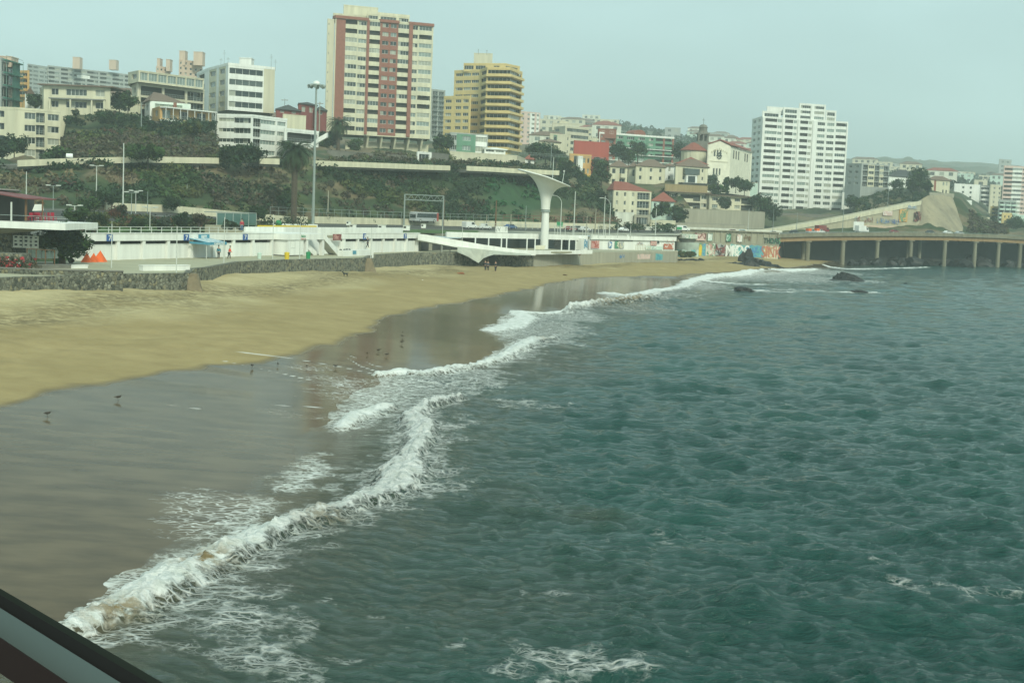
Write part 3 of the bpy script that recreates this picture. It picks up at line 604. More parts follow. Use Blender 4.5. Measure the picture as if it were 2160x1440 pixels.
# white stepped apartments
b = simple('apartment_block', 'white upper apartment block with antennas standing on a recessed floor', [(414,418),(435,403),(480,384),(578,392)], 232, 138, 4,
   [[(2,'.'),(5,'l',wh),(2,'.')],[(3,'.'),(9,'w',cp),(3,'.'),(8,'w',cp),(3,'.')],[(16,'W',wh,{'g':.02}),(5,'.','beige_paint')],
    [(2,'.'),(11,'r',wh),(8,'r',wh),(18,'W',wh,{'g':.02,'sill':1.2}),(18,'r',wh),(2,'.')]], wh, depth=14, par=.7, foot=0, ins=1.0, ref=2, done=False)
b.pl
pp = C2([(440,398),(480,390),(570,396)], 240); b.vol(pp, zat(480,250,390), b.z0-.02, 1, [[(1,'.'),(4,'w'),(1,'.')],[(2,'.'),(8,'W'),(2,'.'),(8,'W'),(2,'.')]], body='grey_paint', foot=4, depth=10, roof=None)
for a_ in [(473,106,134),(481,122,134),(572,115,142),(581,126,146),(466,124,136)]: antenna(b, a_[0], a_[1], a_[2], 388)
roofbox(b, 505, 530, 123, 137, 396, wh, depth=4); b.done()
b = simple('apartment_block', 'white lower apartment block stepped down the hill under the antenna block', [(456,352),(530,350),(604,362)], 333, 246, 4,
   [[(3,'.'),(26,'W',wh,{'sill':1.25}),(14,'l',wh),(14,'l',wh),(2,'.')],[(2,'.'),(12,'r',wh),(24,'W',wh,{'sill':1.1,'pane':3}),(3,'.'),(14,'W',wh,{'sill':1.1,'pane':3}),(2,'.')]], wh, depth=12, foot=6, ins=1.0, ref=1)
# maroon houses, walls and terrace right of the white blocks
b = simple('house', 'maroon house with dark roof and white windows beside the lamp mast', [(630,392),(666,398)], 243, 219, 1, [[(2,'.'),(5,'w','maroon_paint',{'pane':2}),(2,'.'),(5,'w','maroon_paint',{'pane':2}),(2,'.')]], 'maroon_paint', depth=8, roof='hip', roofm='dark_slate', par=.8, foot=6)
simple('house', 'low maroon house with grey roof right of the antenna block', [(583,385),(632,390)], 240, 231, 1, [[(2,'.'),(4,'w','maroon_paint',{'pane':2}),(4,'.'),(4,'w','maroon_paint',{'pane':2}),(2,'.')]], 'maroon_paint', depth=8, roof='hip', roofm='dark_slate', par=1.6, foot=6)
simple('house', 'dark roofed maroon house against the brick tower foot', [(664,396),(688,400)], 245, 232, 1, [[(2,'.'),(4,'w','maroon_paint'),(2,'.')]], 'maroon_paint', depth=8, roof='hip', roofm='dark_slate', par=1.2, foot=6)
simple('garage', 'plain cream rectangular garage wall between the white block and lamp mast', [(597,366),(645,370)], 268, 242, 1, [[(1,'.')]], cp, depth=6, par=.2, foot=6)
b = simple('terrace_house', 'white flat roofed terrace house with outside stair beside the palm', [(600,352),(672,362)], 300, 275, 1, [[(4,'.'),(24,'r',wh),(24,'r',wh),(2,'.')]], wh, depth=8, par=.6, foot=6, ins=1.2, done=False)
mb = MB(); q0 = W(672,300,356)-b.base; q1 = W(690,290,357)-b.base; q2 = W(650,318,352)-b.base
for a_, c_ in ((q1,q0),(q0,q2)): mb.hexa([a_, c_, c_+Vector((0,2,0)), a_+Vector((0,2,0)), a_+Vector((0,0,1.2)), c_+Vector((0,0,1.2)), c_+Vector((0,2,1.2)), a_+Vector((0,2,1.2))])
mb.build('stair', M_(wh), b.root); b.done()
# ------------------------------------------------------------------ brick tower
y_ = 287; c = C2([(701,440),(907,452)], y_); z0 = zat(767, 290, 449); z1 = zat(728, 36, 443)
b = Bld('apartment_tower', 'tall brick red and cream apartment tower, the highest in the view', 'building', (c[0].x,c[0].y,z0))
fh = 2.70; NF = 13
cw = lambda k, wd, **o: (wd, k, cp, o)
b.vol(c, z1-NF*fh-.3, z1-.6, NF, [[(88,'.',B),(100,'l',cp,{'glazed':.62}),(8,'.',cp),(72,'w',cp,{'g':.02}),(22,'.',B,{'out':.35}),(93,'l',cp,{'glazed':.3}),(20,'.',B),(54,'w',B,{'g':0,'nm':2}),(17,'.',B),(52,'w',B,{'g':0,'nm':2}),(14,'.',B),(93,'l',cp,{'glazed':.4}),(32,'.',B,{'out':.35}),(48,'w',cp,{'g':.02}),(10,'.',cp),(112,'l',cp,{'glazed':.7}),(12,'.',cp)]], depth=18, body=cp, ins=1.1, foot=.3, par=.3)
f = Face(c[0], c[1]); zt = z1-.6
for a0, a1, k in ((0,.33,0),(.45,.64,.0),(.75,1.0,-.0)): b.box('brick_cornice', f, f.w*a0-.1, f.w*a1+.1, zt-.25, zt+.62, -3, .45, B)
# set back top storey, lift room, side strip and cantilevered foot
c2 = [f.pt(f.w*.33,0,-1.2), f.pt(f.w*.76,0,-1.2)]
b.vol(c2, zt, zt+2.0, 1, [[(4,'W'),(1,'.'),(6,'W'),(1,'.'),(4,'W')]], depth=10, body=cp, foot=0, par=.8)
c3 = [f.pt(f.w*.02,0,-5), f.pt(f.w*.40,0,-5)]; b.vol(c3, zt, zt+1.6, 0, [], depth=9, body=cp, foot=0, par=.3) 
c4 = [f.pt(f.w*.14,0,-7), f.pt(f.w*.49,0,-7)]; b.vol(c4, zt+1.6, zt+4.7, 0, [], depth=6, body=cp, foot=0, par=.3)
c5 = [f.pt(-2.2,0,-.9), f.pt(-.01,0,-.9)]; b.vol(c5, z1-NF*fh-4, zt-.8, 13, [[(2,'.'),(2,'w',cp,{'sill':1.2,'head':1.8}),(9,'.')]], depth=12, body='beige_paint', foot=6, par=.3)
zb = z1-NF*fh-.3
for k in range(5):
    x = f.w*(.36+.14*k); mb = MB(); g = Face(f.pt(0,0)-b.base, f.pt(1,0)-b.base); zz_ = zb-b.base.z
    mb.add([g.pt(x,zz_-5.8,-3),g.pt(x+.6,zz_-5.8,-3),g.pt(x+.6,zz_-.02,-.4),g.pt(x,zz_-.02,-.4),g.pt(x,zz_-5.8,-5),g.pt(x+.6,zz_-5.8,-5),g.pt(x+.6,zz_-.02,-5),g.pt(x,zz_-.02,-5)], [(0,1,2,3),(5,4,7,6),(4,0,3,7),(1,5,6,2)]); mb.build('buttress', M_(cp), b.root)
b.done()
# the wall strip under the slab is pulled back: base storey
b = simple('podium', 'beige podium storey under the brick tower with a white garage box', [(728,446),(903,456)], 322, 298, 1, [[(10,'.'),(3,'w'),(12,'.'),(3,'w'),(20,'.')]], cp, depth=6, par=.2, foot=4)
# ------------------------------------------------------------------ neighbours of the yellow tower
simple('apartment_block', 'narrow grey balconied block seen in the gap between brick and yellow towers', [(908,610),(936,616)], 285, 190, 9, [[(1,'.'),(5,'b','grey_paint',{'out':.8,'solid':False}),(1,'.'),(5,'b','grey_paint',{'out':.8,'solid':False}),(1,'.')]], 'grey_paint', depth=14, foot=12)
YP = 'yellow_paint'
c = C2([(953,538),(1008,530),(1022,520),(1070,518),(1096,534)], 312); z0 = zat(1040,316,522); z1 = zat(1040,147,522)
b = Bld('apartment_tower', 'yellow apartment tower with curved balcony bands and a stepped top', 'building', (c[0].x,c[0].y,z0))
b.vol(c, z0, z1, 11, [[(1,'.'),(7,'W',YP,{'sill':1.1,'g':.04}),(7,'W',YP,{'sill':1.1,'g':.04}),(7,'W',YP,{'sill':1.1,'g':.04}),(1,'.')],[(1,'.'),(6,'l'),(1,'.')],[(1,'l',YP,{'pane':0}),(6,'l',YP,{'pane':0})],[(8,'l',YP,{'glazed':.15}),(.5,'.')]], depth=18, body=YP, ins=1.1, foot=8, par=.7)
f = Face(c[2], c[3])
c6 = C2([(972,534),(1022,531),(1060,529),(1090,538)], 312); b.vol(c6, z1, z1+2.7, 1, [[(5,'W'),(1,'.'),(5,'W'),(1,'.')],[(2,'.'),(3,'w'),(2,'.')],[(6,'W'),(1,'.')]], depth=12, body=YP, foot=0, par=.4)
c7 = C2([(993,536),(1032,536)], 312); b.vol(c7, z1+2.7, z1+7.0, 0, [], depth=6, body='beige_paint', foot=0, par=.2)
for a0 in range(11):
    zf = z0+(z1-z0)/11*a0; mb = MB(); mb.prism([(p.x-b.base.x, p.y-b.base.y) for p in [c[1]-Vector((0,.0,0)), c[2]+Vector((-.3,-1.1,0)), (c[2]+c[3])/2+Vector((0,-1.7,0)), c[3]+Vector((.6,-1.1,0)), c[4]+Vector((.9,-.3,0)), c[4]+Vector((0,1,0)), c[1]+Vector((0,2,0))]], zf-b.base.z-.12, zf-b.base.z+.75); mb.build('balcony', M_(YP), b.root)
for a_ in [(1009,104,112),(1027,106,113)]: antenna(b, *a_, 536, .12)
b.done()
simple('apartment_wing', 'lower yellow wing with square windows joined to the left of the yellow tower', [(934,531),(990,524)], 292, 208, 6, [[(2,'.'),(12,'w',YP,{'g':.05}),(6,'.'),(11,'w',YP,{'g':.05}),(2,'.'),(11,'w',YP,{'g':.05}),(3,'.')]], YP, depth=10, foot=8, par=.9)
b = simple('house', 'dull green upper storey house with white framed windows below the yellow tower', [(948,402),(1028,408)], 322, 281, 2, [[(3,'.','grey_paint'),(9,'W','grey_paint',{'g':0,'nm':3}),(10,'.','green_paint'),(16,'w','green_paint',{'g':.03,'pane':3,'nm':3}),(8,'.','green_paint'),(20,'W',wh,{'g':0,'pane':2,'nm':4}),(2,'.')]], 'grey_paint', depth=9, foot=4, par=.3)
b = simple('retaining_wall', 'large plain beige retaining wall with railing below the green house', [(946,386),(1090,398),(1107,420)], 352, 321, 0, [], 'beige_paint', depth=14, foot=3, par=.3, cat='wall', roofm='paving', done=False)
b.rail(Face(*C2([(946,386),(1090,398)], 352)), 20, 52, b.z1+.3, -.2, 1.0); b.done()
simple('house', 'low white pavilion roof on the terrace beneath the curved yellow balconies', [(1022,402),(1066,406)], 322, 314, 1, [[(1,'.'),(6,'W'),(1,'.'),(6,'W'),(1,'.')]], wh, depth=6, roof='hip', roofm='white_paint', par=.5, foot=3)
# ------------------------------------------------------------------ middle distance
simple('apartment_tower', 'pale pink narrow tower right of the yellow tower', [(1094,765),(1137,775)], 312, 236, 8, [[(2,'.'),(3,'w'),(3,'.'),(3,'w','pink_paint'),(2,'.',wh),(3,'w',wh,{'g':0}),(2,'.'),(3,'w',wh),(1,'.')]], 'pink_paint', depth=14, foot=15)
b = simple('apartment_block', 'stepped beige block with teal striped terraces behind the red building', [(1155,655),(1190,640),(1240,652)], 335, 268, 5, [[(3,'.'),(3,'w'),(3,'.')],[(2,'.'),(9,'l','beige_paint'),(9,'l','beige_paint'),(9,'l','beige_paint')]], 'beige_paint', depth=14, foot=15, ref=1, done=False)
roofbox(b, 1165, 1222, 260, 268, 650, 'beige_paint', win=3); roofbox(b, 1180, 1200, 256, 262, 652, 'beige_paint'); b.done()
simple('apartment_block', 'plain beige end block with small windows in front of the stepped block', [(1158,560),(1202,566)], 340, 284, 4, [[(5,'.'),(5,'w','green_paint',{'sill':.3}),(14,'.'),(2,'w'),(3,'.')]], 'beige_paint', depth=12, foot=12)
simple('house', 'cream two storey house with low dark roof left of the beige end block', [(1136,520),(1180,525)], 342, 298, 3, [[(3,'.'),(3,'w'),(4,'.'),(3,'w'),(5,'.')]], cp, depth=9, foot=10, roof='hip', roofm='tile_brown', par=1.2)
simple('house', 'small red roofed house among the trees right of the retaining wall', [(1106,440),(1127,444)], 350, 336, 1, [[(2,'.'),(3,'w'),(2,'.')]], wh, depth=8, foot=8, roof='hip', roofm='tile_red', par=1.6)
b = simple('warehouse', 'windowless deep red building with slanted right side', [(1209,470),(1283,476)], 350, 297, 0, [], 'red_paint', depth=16, foot=6, par=.15)
b = simple('house', 'ochre villa with tall pale centre window on a yellow base', [(1200,436),(1246,440)], 371, 328, 2, [[(5,'.','ochre_paint'),(4,'w','ochre_paint',{'sill':.1,'head':2.7,'g':0}),(3,'.',wh,{'out':.5}),(3,'.',wh,{'out':.5}),(4,'w','ochre_paint',{'g':0}),(2,'.','ochre_paint'),(3,'w','ochre_paint'),(2,'.','ochre_paint')]], 'ochre_paint', depth=8, foot=4, par=.6, done=False)
f = Face(*C2([(1200,436),(1246,440)], 371)); b.box('base_box', f, f.w*.52, f.w*.97, b.z0-1.2, b.z0+.4, .05, 1.6, 'signal_yellow'); b.done()
G = 'green_paint'
b = simple('apartment_block', 'green and terracotta apartment block with round red gable on the roof', [(1262,568),(1420,585)], 338, 282, 5,
   [[(2,'.',B),(9,'w',B,{'pane':3}),(4,'.',B),(8,'w',B,{'pane':3}),(3,'.',B),(13,'W',G,{'g':.12}),(4,'.',G),(13,'W',G,{'g':.05}),(4,'.',G),(14,'W',G,{'g':.1}),(4,'.',G),(9,'W',G,{'g':.1}),(3,'.',G),(12,'l',G),(3,'.',B),(12,'l',G),(3,'.',B)]], wh, depth=14, foot=10, ins=.9, par=.7, done=False)
f = Face(*C2([(1262,568),(1420,585)], 338)); g = Face(f.pt(0,0)-b.base, f.pt(1,0)-b.base); mb = MB()
R0 = 2.6; ns = 14; zt = b.z1-b.base.z+.7
vs = [g.pt(f.w*.53+R0*math.cos(math.pi*i/ns)*1.1, zt+R0*.75*math.sin(math.pi*i/ns), o) for o in (.1,-6) for i in range(ns+1)]
mb.add(vs, [tuple(range(ns,-1,-1)), tuple(range(ns+1,2*ns+2))]+[(i,i+1,ns+2+i,ns+1+i) for i in range(ns)]); mb.build('round_gable', M_(B), b.root)
for k in range(3): b.box('terrace_slab', f, f.w*(.12+.0*k), f.w*(1.02+.02*k), b.z0+.2+2.6*k, b.z0+.45+2.6*k, .02, 1.6-.4*k, wh)
roofbox(b, 1262, 1300, 272, 283, 569, B, win=2); b.done()
# houses on the slope
def hs(label, corners, yb, yt, nf, faces, body, roofm, par=2, depth=9, ref=0, foot=5, rf='hip', nm='house'): return simple(nm, label, corners, yb, yt, nf, faces, body, roof=rf, roofm=roofm, par=par, depth=depth, ref=ref, foot=foot)
hs('cream two storey house with grey roof and small balcony right of the dark trees', [(1284,445),(1322,448)], 395, 351, 2, [[(2,'.'),(4,'w'),(3,'.'),(5,'b',cp,{'out':1}),(2,'.')]], cp, 'tile_brown', 2.2)
hs('cream house with brown roof and three small windows left of the church', [(1340,465),(1402,470)], 384, 350, 2, [[(3,'.'),(3,'w'),(7,'.'),(3,'w'),(6,'.'),(3,'w'),(3,'.')]], cp, 'tile_brown', 2.4)
hs('low cream side wing with grey hipped roof between two cream houses', [(1325,470),(1345,468)], 382, 352, 1, [[(2,'.'),(2,'w'),(2,'.')]], cp, 'tile_brown', 1.5)
hs('narrow pale house squeezed between the brown roofed house and bay window house', [(1402,480),(1420,482)], 384, 350, 2, [[(2,'.'),(2,'w'),(2,'.')]], wh, 'tile_brown', 1)
b = simple('house', 'grey roofed house with dark bay window and white porch below the church', [(1424,468),(1492,474)], 384, 350, 2, [[(6,'.'),(7,'w'),(12,'.'),(2,'w'),(4,'.')]], cp, depth=10, roof='hip', roofm='tile_brown', par=2.6, foot=6, done=False)
f = Face(*C2([(1424,468),(1492,474)], 384)); b.box('bay_window', f, f.w*.22, f.w*.68, b.z0+2.6, b.z0+4.6, .02, 1.3, 'glass_mid'); b.box('porch', f, f.w*.28, f.w*.62, b.z0, b.z0+2.5, .02, 1.0, wh); b.box('porch_door', f, f.w*.34, f.w*.56, b.z0+.1, b.z0+2.2, 1.01, 1.06, 'glass_dark'); b.box('deck', f, f.w*.1, f.w*1.2, b.z0-.5, b.z0-.05, .02, 2.4, 'dark_slate'); b.done()
for px in (1440,): pass
b = hs('large cream house with red brown roof above the promenade, arched window', [(1281,392),(1292,385),(1372,392)], 456, 401, 3, [[(1,'.'),(2,'w'),(1,'.')],[(4,'.'),(5,'w'),(9,'.'),(5,'w'),(9,'.'),(5,'w'),(5,'.'),(22,'r',cp),(3,'.')]], cp, 'tile_red', 2.4, ref=1, foot=6)
hs('pale mint house with tiled roof and garden wall right of the large cream house', [(1373,402),(1420,408)], 462, 424, 2, [[(2,'.'),(4,'w'),(4,'.'),(4,'w'),(4,'.'),(4,'w'),(3,'.')]], 'mint_paint', 'tile_red', 2.6)
simple('garden_wall', 'white slanting garden wall below the large cream house', [(1296,378),(1336,382)], 480, 448, 0, [], 'white_dirty', depth=4, foot=4, par=.2, cat='wall')
simple('garden_wall', 'stone basement with dark openings below the balconies of the large cream house', [(1337,381),(1370,384)], 482, 455, 1, [[(1,'.'),(5,'l','concrete'),(1,'.')]], 'concrete', depth=5, foot=4, par=.3, cat='wall')
simple('garden_wall', 'low pale terrace wall with hedges in front of the mint house', [(1371,388),(1424,394)], 484, 466, 1, [[(2,'.'),(3,'w','cream_paint'),(3,'.'),(3,'w','cream_paint'),(2,'.')]], cp, depth=6, foot=4, par=.3, cat='wall')
b = simple('long_house', 'long low flat roofed house with balconies above the shotcrete wall', [(1410,446),(1495,452)], 440, 406, 2, [[(2,'.'),(9,'w','beige_paint'),(3,'.'),(16,'l','beige_paint'),(9,'r','beige_paint'),(9,'w','beige_paint'),(2,'.')]], 'beige_paint', depth=9, foot=5, par=.15, ins=1, roofm='tile_brown', done=False)
f = Face(*C2([(1410,446),(1495,452)], 440)); b.box('roof_overhang', f, -.8, f.w+.2, b.z1+.15, b.z1+.4, -8, 1.2, 'tile_brown'); b.done()
b = simple('long_house', 'right half of the low flat roofed row, half hidden by round shrubs', [(1496,450),(1590,462)], 443, 413, 2, [[(2,'.'),(9,'w','cream_paint'),(3,'.'),(12,'w',cp),(3,'.'),(9,'w',cp),(14,'r',cp),(2,'.')]], cp, depth=9, foot=5, par=.15, ins=1, roofm='tile_brown', done=False)
f = Face(*C2([(1496,450),(1590,462)], 443)); b.box('roof_overhang', f, -.2, f.w+.8, b.z1+.15, b.z1+.4, -8, 1.2, 'tile_brown'); b.done()
# ------------------------------------------------------------------ church
cc = C2([(1490,512),(1538,518),(1582,560)], 380); z0 = zat(1490,382,512)
b = Bld('church', 'cream church with rose window, red tiled nave and grey bell tower', 'church', (cc[0].x,cc[0].y,z0)); CH = 'church_white'
zr = zat(1538,308,518)
pl = b.vol(cc, z0, zr, 2, [[(8,'.'),(3,'w',CH,{'sill':1.0,'head':2.0,'g':.1,'pane':0}),(1,'.'),(3,'w',CH,{'sill':1.0,'head':2.0,'pane':0,'g':.1}),(1,'.'),(3,'w',CH,{'sill':1.0,'head':2.0,'g':.1,'pane':0}),(12,'.')],[(3,'.'),(2,'w',CH,{'skip':(0,),'pane':0}),(1,'.'),(2,'w',CH,{'skip':(0,),'pane':0}),(1,'.'),(2,'w',CH,{'skip':(0,),'pane':0}),(6,'.'),(2,'w',CH,{'skip':(0,),'pane':0}),(1,'.'),(2,'w',CH,{'skip':(0,),'pane':0}),(4,'.')]], body=CH, foot=4, roof=None)
f = Face(cc[0], cc[1]); g = Face(f.pt(0,0)-b.base, f.pt(1,0)-b.base); zt = zr-b.base.z; hp = zat(1515,297,515)-b.base.z
mb = MB(); mb.add([g.pt(0,zt,0),g.pt(f.w,zt,0),g.pt(f.w/2,hp,0),g.pt(0,zt,-.6),g.pt(f.w,zt,-.6),g.pt(f.w/2,hp,-.6)],[(0,1,2),(4,3,5),(0,2,5,3),(1,4,5,2)]); mb.build('gable', M_(CH), b.root)
bk = pl[3]-b.base; bk.z = 0; bd = (Vector((pl[2].x,pl[2].y,0))-Vector((pl[1].x,pl[1].y,0)))
A0, A1, A2 = g.pt(-.4,zt,.4), g.pt(f.w+.4,zt,.4), g.pt(f.w/2,hp+.2,.4)
mb = MB(); mb.add([A0,A1,A2,A0+bd,A1+bd,A2+bd,A0+Vector((0,0,.3)),A1+Vector((0,0,.3)),A2+Vector((0,0,.35)),A0+bd+Vector((0,0,.3)),A1+bd+Vector((0,0,.3)),A2+bd+Vector((0,0,.35))],[(6,8,2,0),(8,7,1,2),(6,9,11,8),(8,11,10,7),(0,2,5,3),(2,1,4,5)]); mb.build('roof', M_('tile_red'), b.root)
def disc(mb, g, a, z, r, o, n=16, mi=0, t=.08):
    vs = [g.pt(a+r*math.cos(2*math.pi*i/n), z+r*math.sin(2*math.pi*i/n), oo) for oo in (o, o-t) for i in range(n)]
    mb.add(vs, [tuple(range(n)), tuple(range(2*n-1,n-1,-1))]+[(i+n,(i+1)%n+n,(i+1)%n,i) for i in range(n)], mi)
rz_ = zat(1514,329,515)-b.base.z; mb = MB(); disc(mb, g, f.w/2, rz_, .45, .12)
for k in range(8): disc(mb, g, f.w/2+1.0*math.cos(k*math.pi/4), rz_+1.0*math.sin(k*math.pi/4), .33, .12, 10)
mb.build('rose_window', M_('glass_dark'), b.root)
mb = MB(); 
for k in range(9):
    q = (k-4)/4; g.box(mb, f.w/2+q*f.w*.33-.2, f.w/2+q*f.w*.33+.2, rz_+2.3-abs(q)*1.3, rz_+2.9-abs(q)*1.3, .02, .2)
g.box(mb, 1, f.w-1, rz_-2.1, rz_-1.9, .02, .18); mb.build('moulding', M_('beige_paint'), b.root)
# apse drum, low red roofs and bell tower
dc = W(1462,345,528)-b.base; mb = MB(); mb.lathe([(4.6,-6),(4.6,zat(1462,318,528)-b.base.z)], 20, 0, dc.x, dc.y); mb.build('apse', M_('cream_paint'), b.root)
mb = MB(); za = zat(1462,318,528)-b.base.z; mb.lathe([(5.1,za-.1),(5.1,za+.15),(.8,za+3.0)], 20, 0, dc.x, dc.y); mb.build('apse_roof', M_('tile_red'), b.root)
lc = W(1430,345,505)-b.base; mb = MB(); zl = zat(1450,336,505)-b.base.z
mb.add([(lc.x-1,lc.y,zl-1.6),(lc.x+11,lc.y,zl-1.6),(lc.x+11,lc.y+9,zl-1.6),(lc.x-1,lc.y+9,zl-1.6),(lc.x+5,lc.y+4.5,zl+1)],[(0,1,4),(1,2,4),(2,3,4),(3,0,4),(3,2,1,0)]); mb.build('side_roof', M_('tile_red'), b.root)
mb = MB(); mb.box(lc.x-.5, lc.x+10.5, lc.y+.4, lc.y+8.5, -5, zl-1.62); mb.build('side_chapel', M_(wh), b.root)
tcx = W(1480,340,530)-b.base; Z_ = lambda y: zat(1482,y,530)-b.base.z; tw = MB()
def sq(hw, za_, zb_): tw.box(tcx.x-hw, tcx.x+hw, tcx.y-hw, tcx.y+hw, za_, zb_)
sq(3.0, Z_(345), Z_(300)); sq(2.1, Z_(300)+.001, Z_(298)); 
for sx in (-1,0,1):
    for sy in (-1,1): tw.box(tcx.x+sx*1.7-.28, tcx.x+sx*1.7+.28, tcx.y+sy*1.7-.28, tcx.y+sy*1.7+.28, Z_(298), Z_(284))
sq(2.2, Z_(284)+.001, Z_(281)); tw.lathe([(1.9,Z_(281)+.01),(1.5,Z_(276)),(1.5,Z_(270)),(1.7,Z_(269)),(1.1,Z_(264)),(.1,Z_(262))], 8, 0, tcx.x, tcx.y)
bt = tw.build('bell_tower', M_('concrete_dark'), b.root)
mb = MB(); mb.tube((tcx.x,tcx.y,Z_(263)), (tcx.x,tcx.y,Z_(249)), .09); mb.box(tcx.x-.55, tcx.x+.55, tcx.y-.06, tcx.y+.06, Z_(254), Z_(254)+.16); mb.build('cross', M_('steel_grey'), b.root)
mb = MB(); mb.box(tcx.x-1.2, tcx.x+1.2, tcx.y-1.2, tcx.y+1.2, Z_(298), Z_(286)); mb.build('belfry_louvre', M_('interior'), bt)
b.done()
# ------------------------------------------------------------------ white tower
c = C2([(1577,655),(1598,634),(1778,650)], 442); z0 = zat(1690,447,642); z1 = z0+16*2.72
b = Bld('apartment_tower', 'tall white apartment tower with vertical fins and stepped top at the right', 'building', (c[0].x,c[0].y,z0))
lo = {'glazed':.35}
b.vol(c, z0, z1-2.72, 15, [[(2,'.'),(5,'w',wh,{'g':.1}),(2,'.'),(5,'w',wh,{'g':.1}),(2,'.')],[(24,'.',wh,{'out':.5}),(130,'l',wh,lo),(55,'w',wh,{'g':.1,'pane':3}),(20,'.',wh,{'out':.5}),(90,'l',wh,lo),(45,'w',wh,{'g':.15,'pane':3}),(22,'.',wh,{'out':.5}),(90,'l',wh,lo),(45,'w',wh,{'g':.15,'pane':2}),(48,'.',wh,{'out':.5}),(90,'W',wh,{'g':.06}),(10,'.'),(90,'W',wh,{'g':.08}),(12,'.'),(110,'l',wh,{'glazed':.5}),(14,'.',wh,{'out':.3})]], body=wh, ins=1.0, foot=6, par=.5)
f = Face(c[1], c[2]); zt = z1-2.72
for a0, a1, k in ((.0,.21,1),(.24,.42,2),(.425,.735,3),(.74,.86,2)):
    cq = [f.pt(f.w*a0,0,-.03-.2*k), f.pt(f.w*a1,0,-.03-.2*k)]; nn_ = 1 if k == 1 else k
    b.vol(cq, zt, zt+2.3*k, k, [[(1,'.'),(8,'W',wh,{'g':.02,'sill':.4}),(1,'.')] if a1-a0 < .25 else [(1,'.'),(8,'W',wh,{'g':.02}),(2.5,'.',wh,{'out':.3}),(8,'W',wh,{'g':.02}),(1,'.')]], depth=12-.8*k, body=wh, foot=0, par=.5)
cq = [f.pt(f.w*.14,0,-7), f.pt(f.w*.34,0,-7)]; b.vol(cq, zt+2.3, zt+5.2, 0, [], depth=5, body=wh, foot=0, par=.3)
b.done()
simple('annex', 'small white annex terrace at the right foot of the white tower', [(1776,640),(1792,642)], 425, 408, 1, [[(1,'.'),(3,'w'),(1,'.')]], wh, depth=6, foot=8, par=.5)
simple('annex', 'pale green lean-to wall at the left foot of the white tower', [(1568,560),(1596,566)], 440, 385, 3, [[(2,'.','mint_paint'),(2,'w','mint_paint'),(5,'.','mint_paint')]], 'beige_paint', depth=8, foot=6, par=.2)
# ------------------------------------------------------------------ right of the white tower
simple('apartment_block', 'grey green four storey block with pale bays right of the white tower', [(1782,600),(1815,592),(1874,600)], 393, 346, 4, [[(2,'.'),(3,'w','grey_paint'),(2,'.'),(3,'w','grey_paint'),(2,'.')],[(2,'.'),(6,'r','grey_paint'),(8,'W',cp,{'g':.1}),(6,'r','grey_paint'),(5,'W',cp),(6,'r','grey_paint'),(1,'.')]], 'grey_paint', depth=14, foot=8, ins=1, ref=1, par=.3)
hs('white house with dark hipped roof on the bluff behind the trees', [(1873,580),(1928,586)], 402, 372, 1, [[(4,'.'),(3,'w'),(4,'.'),(3,'w'),(3,'.')]], wh, 'dark_slate', 3.0, depth=10)
hs('pale house with tall narrow windows and grey roof at the bluff top', [(1953,545),(2002,550)], 412, 379, 2, [[(2,'.'),(2,'w'),(3,'.'),(2,'.',B),(6,'.'),(2,'w'),(1,'.'),(2,'w'),(2,'.')]], cp, 'tile_brown', 1.6, depth=8)
b = simple('terrace', 'concrete lookout terrace slab capping the bluff', [(1960,505),(2012,512)], 418, 411, 0, [], 'concrete', depth=14, foot=3, par=.9, cat='terrace')
fr = random.Random(5)
